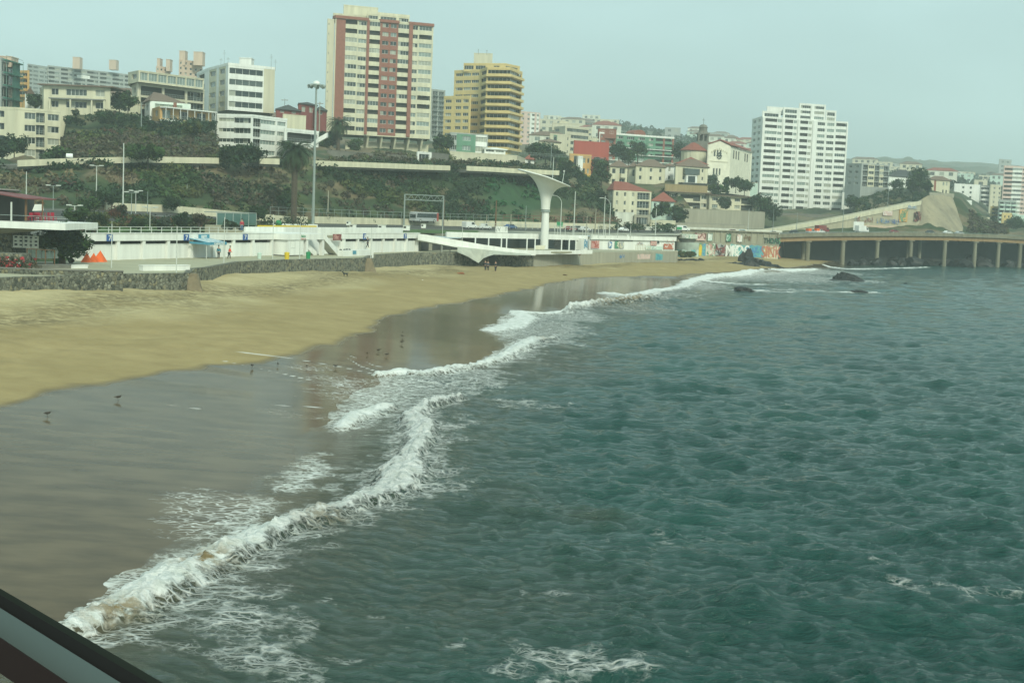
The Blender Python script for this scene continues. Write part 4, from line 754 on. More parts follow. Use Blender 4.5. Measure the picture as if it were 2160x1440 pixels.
specs = [  # label, px0, px1, d, yb, yt, nf, cols, body
 ('white gable ended tower block with blank side right of the bluff', 2008, 2062, 760, 470, 390, 8, [[(8,'.'),(3,'w'),(5,'.'),(3,'w'),(8,'.')]], wh),
 ('blue grey balconied block right of the white gable block', 2062, 2086, 800, 470, 393, 8, [[(1,'.'),(6,'b',wh,{'out':1}),(1,'.')]], 'grey_paint'),
 ('slim pale tower between the blue grey block and pink tower', 2084, 2106, 740, 470, 392, 8, [[(3,'.'),(2,'w'),(3,'.'),(2,'w')]], 'beige_paint'),
 ('tall grey tower fading in the fog at the right', 2098, 2124, 1300, 480, 337, 16, [[(2,'.','grey_paint'),(3,'w'),(2,'.'),(3,'w'),(2,'.')]], 'grey_paint'),
 ('wide pale slab with ochre stripes far behind the yellow tower', 2060, 2100, 1250, 440, 371, 8, [rep([(5,'l','beige_paint')],4,(1,'.'))], 'beige_paint'),
 ('large pink and white tower at the right edge', 2110, 2230, 790, 470, 352, 13, [[(1,'.'),(10,'W','pink_paint',{'pane':3}),(12,'l',wh,{'glazed':.7}),(4,'w','pink_paint'),(4,'w','pink_paint'),(12,'l','pink_paint',{'glazed':.7}),(3,'.','pink_paint'),(12,'l',wh),(12,'l',wh),(1,'.')]], 'pink_paint'),
 ('mid height teal and grey block in front of the pink tower', 2104, 2140, 680, 478, 424, 6, [rep([(5,'b','mint_paint',{'out':.8})],3,(1,'.'))], 'grey_paint'),
 ('low cream building with a square window near the round tree', 2075, 2098, 610, 490, 462, 3, [[(3,'.'),(3,'w'),(3,'.')]], cp),
 ('pale blue house at the right edge above the round tree', 2136, 2175, 640, 486, 456, 3, [[(2,'.'),(3,'w'),(2,'.'),(3,'w'),(2,'.')]], 'mint_paint'),
 ('small yellow house between the cream building and blue house', 2112, 2132, 650, 484, 452, 3, [[(2,'.'),(2,'w'),(2,'.'),(2,'w'),(2,'.')]], YP),
 ('white tiered house below the white gable block', 2022, 2048, 640, 452, 425, 2, [[(1,'.'),(4,'w'),(1,'.'),(4,'w'),(1,'.')]], wh),
 ('small cream shed row beside the wooded foot of the bluff', 2055, 2074, 620, 490, 470, 2, [[(2,'.'),(3,'w'),(2,'.')]], 'beige_paint'),
 ('yellow balconied house left of the slim yellow tower', 2088, 2108, 690, 470, 438, 4, [[(1,'.'),(5,'b',YP,{'out':.7}),(1,'.')]], YP)]
for s_ in specs: simple('apartment_building', s_[0], [(s_[1],s_[3]),(s_[2],s_[3]+6)], s_[4], s_[5], s_[6], s_[7], s_[8], depth=14, foot=15, par=.8)
# far hillside houses, a few pixels each
hm_ = {}
bods = ['white_dirty','cream_paint','beige_paint','mint_paint','white_dirty','beige_paint','grey_paint']
def far_house(px, t, wd, ht, body, rf, label, group, floors=1):
    p = ground(px, t); b = Bld('hill_house', label, 'house', (p.x,p.y,p.z), group)
    c = [p+Vector((-wd/2,0,0)), p+Vector((wd/2,fr.uniform(-2,2),0))]
    cols = rep([(2,'.'),(3,'w')], max(1,int(wd/5)))+[(2,'.')]
    b.vol(c, p.z, p.z+ht, floors, [cols], depth=9, body=body, foot=9, roof='hip' if rf else 'flat', roofm=rf or 'roof_grey', par=1.8 if rf else .4); b.done()
for i in range(64):
    if i < 26: px = fr.uniform(1138,1270); t = fr.uniform(4.3,5.0)
    elif i < 46: px = fr.uniform(1405,1590); t = fr.uniform(4.4,5.0)
    else: px = fr.uniform(1800,2110); t = fr.uniform(4.2,4.97)
    far_house(px, t, fr.uniform(9,22), fr.choice([4,6,6,9]), fr.choice(bods), fr.choice([None,'tile_brown','tile_red']), 'small pale house on the hazy far hillside', 'houses on the hazy far hillside', 2)
for px, t, wd, ht, bd, rf, lb in [(60,3.4,16,8,'grey_paint',None,'grey hillside house showing over the ochre house'),(250,3.2,18,5,'beige_paint','tile_brown','dark brown roofed house behind the tall hedge'),(262,3.05,8,4,'cream_paint',None,'small cream terrace box right of the villa'),(600,3.5,18,7,'grey_paint','tile_brown','hazy brown roofed house above the maroon houses'),(650,3.7,14,6,'beige_paint','tile_red','hazy red roofed house behind the maroon houses'),(1145,3.6,16,7,'white_dirty','tile_brown','pale house on the slope right of the pink tower'),(1230,3.9,16,8,'cream_paint',None,'cream flat roofed house above the red building'),(1840,3.5,24,7,'white_dirty',None,'white rooftop row behind the grey green block')]:
    far_house(px, t, wd, ht, bd, rf, lb, None, 2)
# ------------------------------------------------------------------ helpers on long walls
def solve(fn, px, a, b):      # parameter where fn(t) is seen at column px
    for _ in range(40):
        m_ = (a+b)/2
        if proj(fn(m_))[0] < px: a = m_
        else: b = m_
    return (a+b)/2
def la(f, px, z, o=0): return solve(lambda t: f.pt(t, z, o), px, -60, 260)
def text_mesh(s, size, name='lettering', ext=.02, m='white_paint', bold=0.0):
    cu = bpy.data.curves.new(name, 'FONT'); cu.body = s; cu.size = size; cu.extrude = ext; cu.offset = bold; cu.align_x = 'CENTER'
    o = bpy.data.objects.new(name, cu); COL.objects.link(o); dg = bpy.context.evaluated_depsgraph_get(); me = bpy.data.meshes.new_from_object(o.evaluated_get(dg))
    bpy.data.objects.remove(o); me.materials.clear(); me.materials.append(M_(m)); return me
def put_text(s, f, a, z, o, size, m, parent, base, sx=1.0, name='lettering', bold=0.0):
    ob = link(name, text_mesh(s, size, name, .012, m, bold), parent, f.pt(a, z, o)-Vector(base)); ob.rotation_euler = (math.pi/2, 0, f.rz); ob.scale = (sx,1,1); return ob
def scribble(mb, f, a0, a1, z0, z1, o, n, rnd, mi=0, th=.12):
    for _ in range(n):
        x = rnd.uniform(a0, a1); z = rnd.uniform(z0, z1); 
        for k in range(rnd.randint(2,4)):
            x2 = min(max(x+rnd.uniform(-.9,.9)*(z1-z0)*.6, a0), a1); z2 = rnd.uniform(z0, z1); d = Vector((x2-x, z2-z))
            if d.length > .05:
                q = Vector((-d.y, d.x)).normalized()*th/2
                vs = [f.pt(x+q.x, z+q.y, o), f.pt(x2+q.x, z2+q.y, o), f.pt(x2-q.x, z2-q.y, o), f.pt(x-q.x, z-q.y, o)]
                back = [v-f.n*.012 for v in vs]; mb.add(vs+back, [(3,2,1,0),(0,1,5,4),(2,3,7,6)], mi)
            x, z = x2, z2; o += .0007
def graffiti(f, parent, base, a0, a1, z0, z1, bgm, inks, rnd, text=None, ink='ink_black', n=8, o=.02):
    g = Face(f.pt(0,0)-Vector(base), f.pt(1,0)-Vector(base)); bz = base[2]; mb = MB(); k = 9
    if bgm:   # uneven painted patch
        vs = [g.pt(a0+(a1-a0)*i/k, z1-bz-rnd.uniform(0,.16)*(z1-z0), o) for i in range(k+1)]+[g.pt(a1-(a1-a0)*i/k, z0-bz+rnd.uniform(0,.05)*(z1-z0), o) for i in range(k+1)]
        n_ = len(vs); mb.add(vs+[v-g.n*(o-.004) for v in vs], [tuple(range(n_-1,-1,-1))]+[(i,(i+1)%n_,n_+(i+1)%n_,n_+i) for i in range(n_)], 0)
    for j, i_ in enumerate(inks): scribble(mb, g, a0+.1, a1-.1, z0-bz+.1, z1-bz-.1, o+.012+.01*j, n, rnd, j+1, th=.05+.045*(z1-z0))
    mb.build('graffiti', mats_of([bgm or inks[0]]+inks), parent)
    if text: put_text(text[0], f, (a0+a1)/2, z0+(z1-z0)*.12, o+.06, (z1-z0)*1.15, ink, parent, base, text[1], bold=.03)
def poly3(name, pts, z0f, z1f, thick, mats, parent=None, label=None, cat=None, group=None, cap=None, kind=None, seg=2.0):
    """wall along a line of ground points: outer face on the right-hand/sea side"""
    P2 = []
    for i in range(len(pts)-1):
        a, b = Vector(pts[i][:2]), Vector(pts[i+1][:2]); n_ = max(1, int((b-a).length/seg))
        for k in range(n_): P2.append((a+(b-a)*k/n_, i+k/n_))
    P2.append((Vector(pts[-1][:2]), len(pts)-1)); mb = MB(); N = len(P2); off = []
    for i in range(N):
        d = (P2[min(i+1,N-1)][0]-P2[max(i-1,0)][0]).normalized(); off.append(Vector((-d.y, d.x))*thick)
    V = []
    for i, (p, t) in enumerate(P2):
        q = p+off[i]; zb = z0f(t) if callable(z0f) else z0f; zt = z1f(t) if callable(z1f) else z1f
        V += [(p.x,p.y,zb),(p.x,p.y,zt),(q.x,q.y,zt),(q.x,q.y,zb)]
    Fc = []
    for i in range(N-1):
        a = 4*i; b = a+4; Fc += [(a,b,b+1,a+1),(a+1,b+1,b+2,a+2),(a+2,b+2,b+3,a+3)]
    Fc += [(3,2,1,0),(4*N-4,4*N-3,4*N-2,4*N-1)]; mb.add(V, Fc)
    o = mb.build(name, mats if isinstance(mats,(list,tuple)) else M_(mats) if isinstance(mats,str) else mats, parent)
    return tag(o, label, cat, group, kind)
# rubble stone
m = bpy.data.materials.new('rubble stone'); m.use_nodes = True; n = m.node_tree.nodes; l = m.node_tree.links.new; b = n['Principled BSDF']
g = n.new('ShaderNodeNewGeometry'); q = n.new('ShaderNodeMapping'); q.inputs['Scale'].default_value = (1,1,.8); l(g.outputs['Position'], q.inputs[0])
v = n.new('ShaderNodeTexVoronoi'); v.inputs['Scale'].default_value = 3.3; l(q.outputs[0], v.inputs['Vector'])
v2 = n.new('ShaderNodeTexVoronoi'); v2.feature = 'DISTANCE_TO_EDGE'; v2.inputs['Scale'].default_value = 3.3; l(q.outputs[0], v2.inputs['Vector'])
sx = n.new('ShaderNodeSeparateColor'); l(v.outputs['Color'], sx.inputs[0])
c = MX(sx.outputs[0], (.045,.052,.042), (.25,.25,.19)); c = MX(MAPR(sx.outputs[1], .88, .92, 0, .5), c, (.33,.28,.15)); c = MX(MAPR(v2.outputs['Distance'], .0, .07, .85, 0), c, (.20,.19,.15))
l(c, b.inputs['Base Color']); b.inputs['Roughness'].default_value = .92
bu = n.new('ShaderNodeBump'); bu.inputs['Distance'].default_value = .12; bu.inputs['Strength'].default_value = .9; l(MAPR(v2.outputs['Distance'], 0, .15, 0, 1), bu.inputs['Height']); l(bu.outputs[0], b.inputs['Normal'])
STONE = m; MATS['rubble_stone'] = m
# ------------------------------------------------------------------ promenade pavement
PZ = 3.9
front = [P(x,y,PZ) for x,y in [(-500,592),(-50,590),(75,585),(262,579),(402,577),(407,568),(440,565),(505,553),(600,549),(690,547),(773,545),(786,538),(870,533),(1000,534),(1126,535),(1264,532),(1430,531)]]
BL = Face(W(178,549,173), W(882,530,260))
backl = [BL.pt(-90,0,-4), BL.pt(-40,0,-4), BL.pt(-2,0,-4)]+[BL.pt(a,0,-4) for a in (10,20,30,45,60,75,BL.w)]+[W(1000,525,285), W(1130,525,306), W(1250,528,322), W(1435,530,346)]
def resample(pts, n_):
    L_ = [0]
    for i in range(len(pts)-1): L_.append(L_[-1]+(Vector(pts[i+1][:2])-Vector(pts[i][:2])).length)
    t = np.linspace(0, L_[-1], n_); return np.interp(t, L_, [p[0] for p in pts]), np.interp(t, L_, [p[1] for p in pts])
NN = 160; pt_ = [proj(p)[0] for p in front]
fpx = np.linspace(-500, 1430, NN); fx = np.interp(fpx, pt_, [p.x for p in front]); fy = np.interp(fpx, pt_, [p.y for p in front])
bpx = [proj((p.x,p.y,PZ))[0] for p in backl]; bx = np.interp(fpx, bpx, [p.x for p in backl]); by = np.interp(fpx, bpx, [p.y for p in backl])
tq = np.linspace(0,1,5)[:,None]; XX = fx*(1-tq)+bx*tq; YY = fy*(1-tq)+by*tq
mat('promenade paving', (.36,.34,.235), .85, .10, .35, bump=.05)
struct(link('promenade', grid_mesh('promenade', XX, YY, np.full(XX.shape, PZ), [M_('promenade paving')], smooth=False)))
def seawall(idx, label, z1=PZ+.06, th=.7, dz=0, m=None, z0=-.6, name='sea_wall'):
    return poly3(name, [front[i] for i in idx], z0, z1, th, m or [STONE], None, label, 'sea wall', seg=1.2)
seawall((2,3,4), 'rubble stone sea wall stretch ending in a sharp corner below the white bench wall')
seawall((4,5,6,7,8,9,10), 'long curving rubble stone sea wall below the yellow and green bins', PZ+.08)
seawall((10,11,12,13), 'paler low stone sea wall left of the arch where two people stand', PZ+.04)
seawall((13,14), 'rubble stone sea wall right of the arch under the ramp foot', PZ+.04)
sw = seawall((14,15,16), 'grey rendered sea wall with faded scrawls below the graffiti covered rooms', PZ+.04, m=mats_of(['concrete']))
seawall((0,1,2), 'stone sea wall at the far left beneath the red flowering bush', PZ+.1)
ws = poly3('stone_planter', [W(-60,572,141), W(75,569,140), W(260,571,143)], 2, 4.36, .8, [STONE], None, 'dark capped upper stone wall tier at the left behind the sea wall', 'wall'); 
poly3('coping', [W(-60,572,140.96), W(75,569,139.96), W(261,571,142.96)], 4.363, 4.46, .9, mats_of(['concrete_dark']), ws)
# leaning end piers of the wall
for (x, y, lb) in [(404,577,'brown leaning stone buttress at the corner of the left sea wall'),(776,545,'brown leaning buttress at the end of the long curving sea wall')]:
    p = P(x,y,PZ); mb = MB(); mb.add([(-.3,-1.2,-2.6),(1.6,-.6,-2.6),(1.2,1.2,-2.6),(-.3,1.0,-2.6),(-.3,-.1,0),(.5,-.1,0),(.5,.9,0),(-.3,.9,0)], [(3,2,1,0),(4,5,6,7),(0,1,5,4),(1,2,6,5),(2,3,7,6),(3,0,4,7)])
    o = mb.build('buttress', M_('wood_brown') if False else mat('weathered render', (.20,.16,.10), .9, .25, 1.5, .3)); o.location = p+Vector((0,0,.02)); tag(o, lb, 'buttress')
# ------------------------------------------------------------------ white changing rooms
RT = 7.05
def beach_block(name, label, f, a0, a1, pils, zt=7.2, gap=True, zb=PZ, graf=False, body='white_paint', depth=9, zp=6.3):
    base = f.pt(a0, zb, 0); root = thing(name, label, 'building', base); g = Face(f.pt(a0,0)-base, f.pt(a0+1,0)-base); g.O.z = 0; g.w = a1-a0; W2 = a1-a0; H = zt-zb; hp = zp-zb
    mb = MB(); g.box(mb, 0, W2, hp, H, -.3, .25); g.box(mb, -.05, W2+.05, H+.001, H+.1, -.35, .32); mb.build('parapet', M_(body), root)
    mb = MB(); g.box(mb, 0, W2, hp, hp+.4, -depth, -.301); mb.build('roof', M_('paving'), root)
    mb = MB(); g.box(mb, 0, W2, -.5, hp-.42 if gap else hp, -.5, -.2); g.box(mb, 0, .3, -.5, hp, -depth, -.501); g.box(mb, W2-.3, W2, -.5, hp, -depth, -.501); mb.build('wall', M_(body), root)
    if gap: mb = MB(); g.box(mb, .3, W2-.3, hp-.42, hp, -1.0, -.8); mb.build('vent_strip', M_('interior'), root)
    for p in pils: mb = MB(); g.box(mb, p-a0-.28, p-a0+.28, -.5, hp, -.199, .16); mb.build('pilaster', M_(body), root)
    return root, g, base
a573 = la(BL,575,5); pil = [la(BL,px,5) for px in (190,248,302,354,403,450,492,533)]+[a573-.3]
r1, g1, b1 = beach_block('changing_rooms', 'long white changing room block with pilasters and blue posters left of the outside stair', BL, 0, a573, pil, depth=4.5)
a725 = la(BL,722,5); pil2 = [la(BL,px,5) for px in (725,754,782,808,833,857,880)]
r2, g2, b2 = beach_block('changing_rooms', 'white changing room block between the outside stair and the ramp', BL, a725, BL.w, pil2)
def poster(f, px0, px1, z0, z1, label, bgm, txt=None, o=.27, sx=1, ink='white_paint', parent=None, nm='poster', swirl=None):
    a0, a1 = la(f,px0,z1), la(f,px1,z1); base = f.pt((a0+a1)/2, z0, o); g = Face(f.pt(a0,0)-base, f.pt(a1,0)-base); g.O.z = 0; mb = MB(); g.box(mb, 0, a1-a0, 0, z1-z0, o-.0, o+.04)
    # frame of reference has the wall plane at o = 0
    root = mb.build(nm, M_(bgm)); root.location = f.pt(a0,0,0)*0+Vector((base.x,base.y,z0)); 
    tag(root, label, nm)
    if txt: put_text(txt, f, (a0+a1)/2, z0+(z1-z0)*.14, o+.05, (z1-z0)*1.02, ink, root, base, sx, bold=.02)
    if swirl:
        mb = MB(); rnd = random.Random(len(label)); scribble(mb, g, .15, a1-a0-.15, .1, z1-z0-.1, o+.055, swirl[0], rnd, 0, .09); mb.build('picture', M_(swirl[1]), root)
    return root
for px0, px1, lb in [(221,234,'leftmost blue poster with a white seven, above the orange tents'),(384,395,'blue poster with a white seven left of the blue awning'),(509,519,'blue poster with a white seven right of the blue awning'),(849,855,'small blue poster with a white seven nearest the ramp')]:
    poster(BL, px0, px1, 6.28, 7.12, lb, 'blue_paint', '7', sx=1.3)
poster(BL, 415, 438, 6.28, 7.1, 'wide blue shop sign above the striped awning', 'sky_blue', 'PUERTO', sx=.42)
poster(BL, 699, 717, 6.1, 7.1, 'purple and orange picture poster right of the outside stair', 'maroon_paint', swirl=(14,'graffiti_pink'))
poster(BL, 763, 769, 6.2, 7.2, 'narrow dark blue figure poster on the second block', 'blue_paint', swirl=(5,'white_paint'))
# block with shelter, small room and outside stair
aR0, aR1 = a573, a725; base = BL.pt(aR0, PZ, 0); rt = thing('stair_block', 'white block with open shelter, small room and sloping outside stair', 'building', base)
g = Face(BL.pt(aR0,0)-base, BL.pt(aR0+1,0)-base); g.O.z = 0; WW = aR1-aR0
L2 = lambda px, z=5, o=2.5: la(BL,px,z,o)-aR0
mb = MB(); g.box(mb, 0, L2(688), 2.45, 3.35, -6, 2.6); mb.build('upper_deck', M_('white_paint'), rt)
mb = MB(); g.box(mb, .02, WW, -.5, 2.44, -1.0, -.7); mb.build('back_wall', M_('white_paint'), rt)
mb = MB(); g.box(mb, L2(608), L2(641), .15, 2.44, -.6, 2.45); ro = mb.build('room', M_('white_paint'), rt)
o = link('window', window_mesh(1.5,.9,0,2), ro, g.pt(L2(618),1.2,2.49)); o.rotation_euler = (0,0,g.rz); o.scale = (.8,1,1)
for px in (648, 682):
    mb = MB(); a_ = L2(px); g.box(mb, a_-.3, a_+.3, -.3, 2.44, 1.9, 2.5); mb.build('pillar', M_('white_paint'), rt)
# stair flights (sloping slabs with side parapet)
for (pa, za, pb, zb_, o0, o1) in [(652,2.5,680,-.1,.2,1.6),(682,3.3,716,-.1,1.2,2.7)]:
    A_, B_ = L2(pa), L2(pb); mb = MB(); th = .9
    c_ = [g.pt(A_,za-th,o0), g.pt(B_,zb_-.5,o0), g.pt(B_,zb_-.5,o1), g.pt(A_,za-th,o1), g.pt(A_,za,o0), g.pt(B_,zb_+.55,o0), g.pt(B_,zb_+.55,o1), g.pt(A_,za,o1)]
    mb.add(c_, [(0,1,2,3),(4,7,6,5),(0,4,5,1),(1,5,6,2),(2,6,7,3),(3,7,4,0)]); mb.build('stair_flight', M_('white_paint'), rt)
mb = MB(); g.box(mb, L2(722,4.5,6), L2(786,4.5,6), -.4, .95, 5.2, 6.2); mb.build('landing_wall', M_('white_paint'), rt)
gr_ = Face(BL.pt(0,0), BL.pt(1,0)); put_text('Baños', BL, la(BL,640,6.6,2.6), 6.72, 2.63, .55, 'bin_green', rt, base, name='lettering'); put_text('PÚBLICOS', BL, la(BL,640,6.3,2.6), 6.36, 2.63, .34, 'graffiti_pink', rt, base, name='lettering')
# upper white terrace wall and its railing, stepped seats
poly3('terrace_wall', [BL.pt(la(BL,520,7.5,-5),0,-5), BL.pt(la(BL,850,7.5,-5),0,-5)], 6.5, 8.0, .4, 'white_paint', None, 'long white upper terrace wall behind the stair block', 'wall')
poly3('terrace_kerb', [BL.pt(la(BL,545,8,-6.2),0,-6.2), BL.pt(la(BL,668,8,-6.2),0,-6.2)], 7.6, 8.22, .2, 'signal_yellow', None, 'yellow painted kerb along the terrace lawn', 'kerb')
stp = thing('bleacher_steps', 'pale stepped seats behind the roof between shelter and terrace wall', 'steps', BL.pt(la(BL,475,7.2,-3),7.0,-3))
gb = Face(BL.pt(la(BL,475,7.2,-3),0,-3)-Vector(stp.location), BL.pt(la(BL,520,7.2,-3),0,-3)-Vector(stp.location)); gb.O.z = 0
for k in range(5): mb = MB(); gb.box(mb, 0, gb.w, -.5, .25*k+.2, -.7*(k+1), -.7*k-.001); mb.build('step', M_('paving'), stp)
def railing(f, a0, a1, z, o, h, step, label, m='pale_metal', rails=2, group=None, cat='railing', name='railing'):
    base = f.pt(a0, z, o); root = thing(name, label, cat, base, 0, group); g = Face(f.pt(a0,0,o)-base, f.pt(a0+1,0,o)-base); g.O.z = 0; L3 = a1-a0
    mb = MB()
    for k in range(rails): zz_ = h*(k+1)/rails; g.box(mb, 0, L3, zz_-.03, zz_+.03, -.03, .03)
    mb.build('rail', M_(m), root); n_ = int(L3/step); mb = MB(); g.box(mb, -.03, .03, 0, h-.03, -.04, .04); me = mb.mesh('post', M_(m))
    for k in range(min(n_+1,99)): link('post', me, root, g.u*(k*step))
    return root
railing(BL, .3, la(BL,518,7.5), 7.3, -.1, .75, 2.2, 'pale metal railing along the roof of the left changing rooms')
# ------------------------------------------------------------------ ramp and pavilion with the funnel tower
rp = thing('ramp', 'white ramp sloping down from the roof terrace to the promenade with slender posts', 'ramp', W(882,500,262))
bs = Vector(rp.location)
def strip(pts, w_, h_, nm, m, parent, bs_, drop=0):    # pts: px, ytop, depth of the outer edge; w_ inward width
    Q = [W(*p) for p in pts]; mb = MB()
    for i in range(len(Q)-1):
        a, b_ = Q[i]-bs_, Q[i+1]-bs_; d = (Q[i+1]-Q[i]); d.z = 0; d.normalize(); nn_ = Vector((-d.y, d.x, 0))*w_; dz = Vector((0,0,h_)); dd = Vector((0,0,drop))
        mb.hexa([a-dz-dd, b_-dz-dd, b_-dz-dd+nn_, a-dz-dd+nn_, a-dd, b_-dd, b_-dd+nn_, a-dd+nn_])
    return mb.build(nm, M_(m), parent)
rpt = [(882,493,258),(900,495,259),(960,505.5,261.5),(1020,516,264),(1094,526.5,268)]
strip(rpt, .25, 1.15, 'parapet', 'white_paint', rp, bs); strip([(p[0],p[1],p[2]+1) for p in rpt], 4.2, .35, 'deck', 'white_dirty', rp, bs, 1.0)
strip([(886,503.5,258.2),(960,518,261.2),(1040,530,264.5),(1130,536,270)], .5, .28, 'edge_beam', 'white_paint', rp, bs)
for px, zt_ in [(930,515),(949,516),(974,520)]:
    p = P(px, 531, PZ); q = Vector((p.x,p.y,zat(px,zt_,p.y))); mb = MB(); mb.tube(p-bs, q-bs, .09, .09, 8); mb.build('post', M_('white_paint'), rp)
# curved shell below the ramp, reaching down to the arch
sh_ = MB(); n1 = 14; rows_ = []
for i in range(n1+1):
    t = i/n1; px = 965+ (1120-965)*t; yb = 533+26*math.exp(-((px-1012)/24)**2)*(1 if px < 1012 else 1)+ (0 if px < 1012 else 0)
    yb = np.interp(px, [965,985,998,1006,1012,1022,1040,1120],[532,540,548,558,552,543,537,539]); yt = np.interp(px,[965,1120],[521,537])
    rows_.append((W(px,yt,259+9*t)-bs, W(px,yb,256.5+9*t)-bs))
vs = []; 
for a_, b_ in rows_: vs += [a_, b_, b_+Vector((.1,2.2,.1)), a_+Vector((.1,3.4,0))]
fs = []
for i in range(n1): k = 4*i; fs += [(k+1,k+5,k+4,k),(k+2,k+6,k+5,k+1),(k+3,k+7,k+6,k+2),(k,k+4,k+7,k+3)]
sh_.add(vs, fs); sh_.build('concrete_shell', mat('shell_render',(.40,.40,.33),.85,.2,.5,streak=True), rp, smooth=False)
# arch in the wall, rim and closed opening in one dark colour
ap = P(1022,556,1.9); arch = MB(); na = 12
vs = [(2.6*math.cos(math.pi*i/na)*1.05, .0, 2.3*math.sin(math.pi*i/na)) for i in range(na+1)]; vs2 = [(x,-.5,z) for x,y,z in vs]
outv = [(3.0*math.cos(math.pi*i/na)*1.05, -.5, 2.6*math.sin(math.pi*i/na)) for i in range(na+1)]
arch.add(vs+vs2+outv, [tuple(range(na+1))]+[(i+na+1,i+na+2,i+1,i) for i in range(na)]+[(i+2*na+2,i+2*na+3,i+na+2,i+na+1) for i in range(na)])
ao = arch.build('archway', [mat('dark arch stone',(.045,.048,.045),.95,.3,1.5)]); ao.location = ap+Vector((0,-1.3,-.4)); tag(ao, 'dark stone archway under the ramp behind two walkers', 'archway')
# under-ramp rooms
PV = Face(W(884,531,262), W(1000,531,283))
b = simple('shop_row', 'dark recessed rooms under the upper part of the ramp', [(884,264),(975,282)], 531, 506, 1, [[(6,'l','concrete',{'p':.1}),(2,'.','concrete'),(9,'l','wood_brown',{'p':.1}),(9,'l','wood_brown',{'p':.1}),(2,'.','white_dirty')]], 'concrete', depth=5, foot=.6, par=.1)
# pavilion
pv = thing('beach_pavilion', 'white flat roofed beach pavilion with dark open front under the funnel tower', 'pavilion', W(1080,520,290)); bs = Vector(pv.location)
rf = [(943,489,276),(1000,490.5,281),(1060,492,286),(1120,493,292),(1180,495,299),(1240,497,306)]
strip(rf, .4, 1.05, 'parapet', 'white_paint', pv, bs); strip([(a_,b_,c_+.5) for a_,b_,c_ in rf], 16, .4, 'roof', 'paving', pv, bs, .5)
bk_ = [(975,500,288),(1080,501,297),(1232,504,314)]; strip(bk_, .3, 4.0, 'back_wall', 'interior', pv, bs)
gl = [(1000,500,284.5),(1060,501,290),(1130,503,297),(1228,505,309)]; strip(gl, .08, 2.6, 'glazing', 'glass_dark', pv, bs)
for px in (1002,1030,1057,1068,1111,1128,1184,1200,1214):
    p = P(px,528.5+(px-1000)*.004,4.3); z2 = zat(px, 501+(px-1000)*.014, p.y); mb = MB(); mb.tube(Vector((p.x,p.y,PZ-.1))-bs, Vector((p.x,p.y,z2))-bs, .13, .13, 8); mb.build('column', M_('white_paint'), pv)
strip([(1094,527,269),(1130,528.5,272),(1180,528.5,280),(1250,527.5,288)], .3, .75, 'front_parapet', 'white_paint', pv, bs); strip([(1098,530,270),(1130,531,273),(1250,530,289)], 14, .3, 'floor', 'paving', pv, bs)
p1, p2 = W(1232,503,303), W(1240,503,304.5); mb = MB(); f = Face(p1-bs,p2-bs); f.O.z = 0; zb_ = zat(1236,528,303)-bs.z; f.box(mb, 0, f.w, zb_, zb_+2.5, -2, 0); mb.build('end_pier', M_('white_paint'), pv); graffiti(Face(p1,p2), pv, bs, .1, f.w-.1, zb_+bs.z+.2, zb_+bs.z+2.4, None, ['graffiti_blue','sky_blue'], random.Random(5), n=5, o=.02)
# deck chairs stacked on the terrace
for k in range(6):
    px = 1130+k*3.2; p = P(px,527.5,4.35); c_ = thing('folding_chair', 'pale folded deck chair leaning in the row on the pavilion terrace', 'deck chair', p, 0, 'folded deck chairs on the pavilion terrace')
    mb = MB(); mb.tube((-.25,0,0),(.05,.35,1.0),.035); mb.tube((.15,0,0),(.45,.35,1.0),.035); mb.build('frame', M_('white_dirty'), c_); mb = MB(); mb.add([(-.2,.02,.15),(.2,.02,.15),(.43,.3,.9),(.03,.3,.9),(-.2,.06,.15),(.2,.06,.15),(.43,.34,.9),(.03,.34,.9)],[(0,1,2,3),(7,6,5,4),(0,4,5,1),(2,6,7,3)]); mb.build('seat_cloth', M_('cream_paint'), c_)
poster(Face(W(1040,490,284), W(1075,490,288)), 1045, 1071, zat(1058,491,286), zat(1058,479,286)+.1, 'white framed advertising board on the pavilion roof', 'white_paint', o=.02, swirl=(8,'grey_paint'), nm='billboard')
# funnel tower
TB = W(1149,492,293); tw = thing('funnel_tower', 'white concrete column flaring into a slanted funnel dish', 'tower', TB)
Zt = lambda y: (zat(1150,y,293)-TB.z)
mb = MB(); mb.lathe([(.85,-4),(.80,1),(.72,Zt(447))], 20); mb.build('column', M_('white_paint'), tw, smooth=False)
mb = MB(); mb.lathe([(.98,Zt(447)),(.98,Zt(445)),(.85,Zt(444)),(.85,Zt(442)+.05)], 20); mb.build('collar', M_('steel_grey'), tw)
dish = MB(); N_ = 40; prof = np.linspace(0,1,16); vs = []
for inner in (0,1):
    for t in prof:
        for i in range(N_):
            th = 2*math.pi*i/N_; r = .93+4.35*t**2.25; cx_ = -.12*t-.05
            top = Zt(386)+ (-math.cos(th))*1.62*t**1.5 - (.25 if math.cos(th) > 0 else -.0)*t
            lowz = Zt(442); z = lowz+(Zt(375)-lowz)*(1-(1-t)**1.55) + (-math.cos(th)*1.75)*t**1.7
            x = cx_+r*math.cos(th); y = r*math.sin(th)
            # upper left lip overhangs further
            if math.cos(th) < 0: x -= .75*(-math.cos(th))*t**5; z -= .35*t**8*(-math.cos(th))
            vs.append((x*(1-.05*inner*(t)), y*(1-.05*inner*t), z+(.22 if inner else 0)*(t*.6+.4)))
n2 = len(prof); fs = []
for k in (0,1):
    o_ = k*n2*N_
    for j in range(n2-1):
        for i in range(N_):
            q = (o_+j*N_+i, o_+j*N_+(i+1)%N_, o_+(j+1)*N_+(i+1)%N_, o_+(j+1)*N_+i); fs.append(q if k == 0 else q[::-1])
o1_ = (n2-1)*N_; o2_ = 2*n2*N_-N_; fs += [(o1_+i, o1_+(i+1)%N_, o2_+(i+1)%N_, o2_+i) for i in range(N_)]
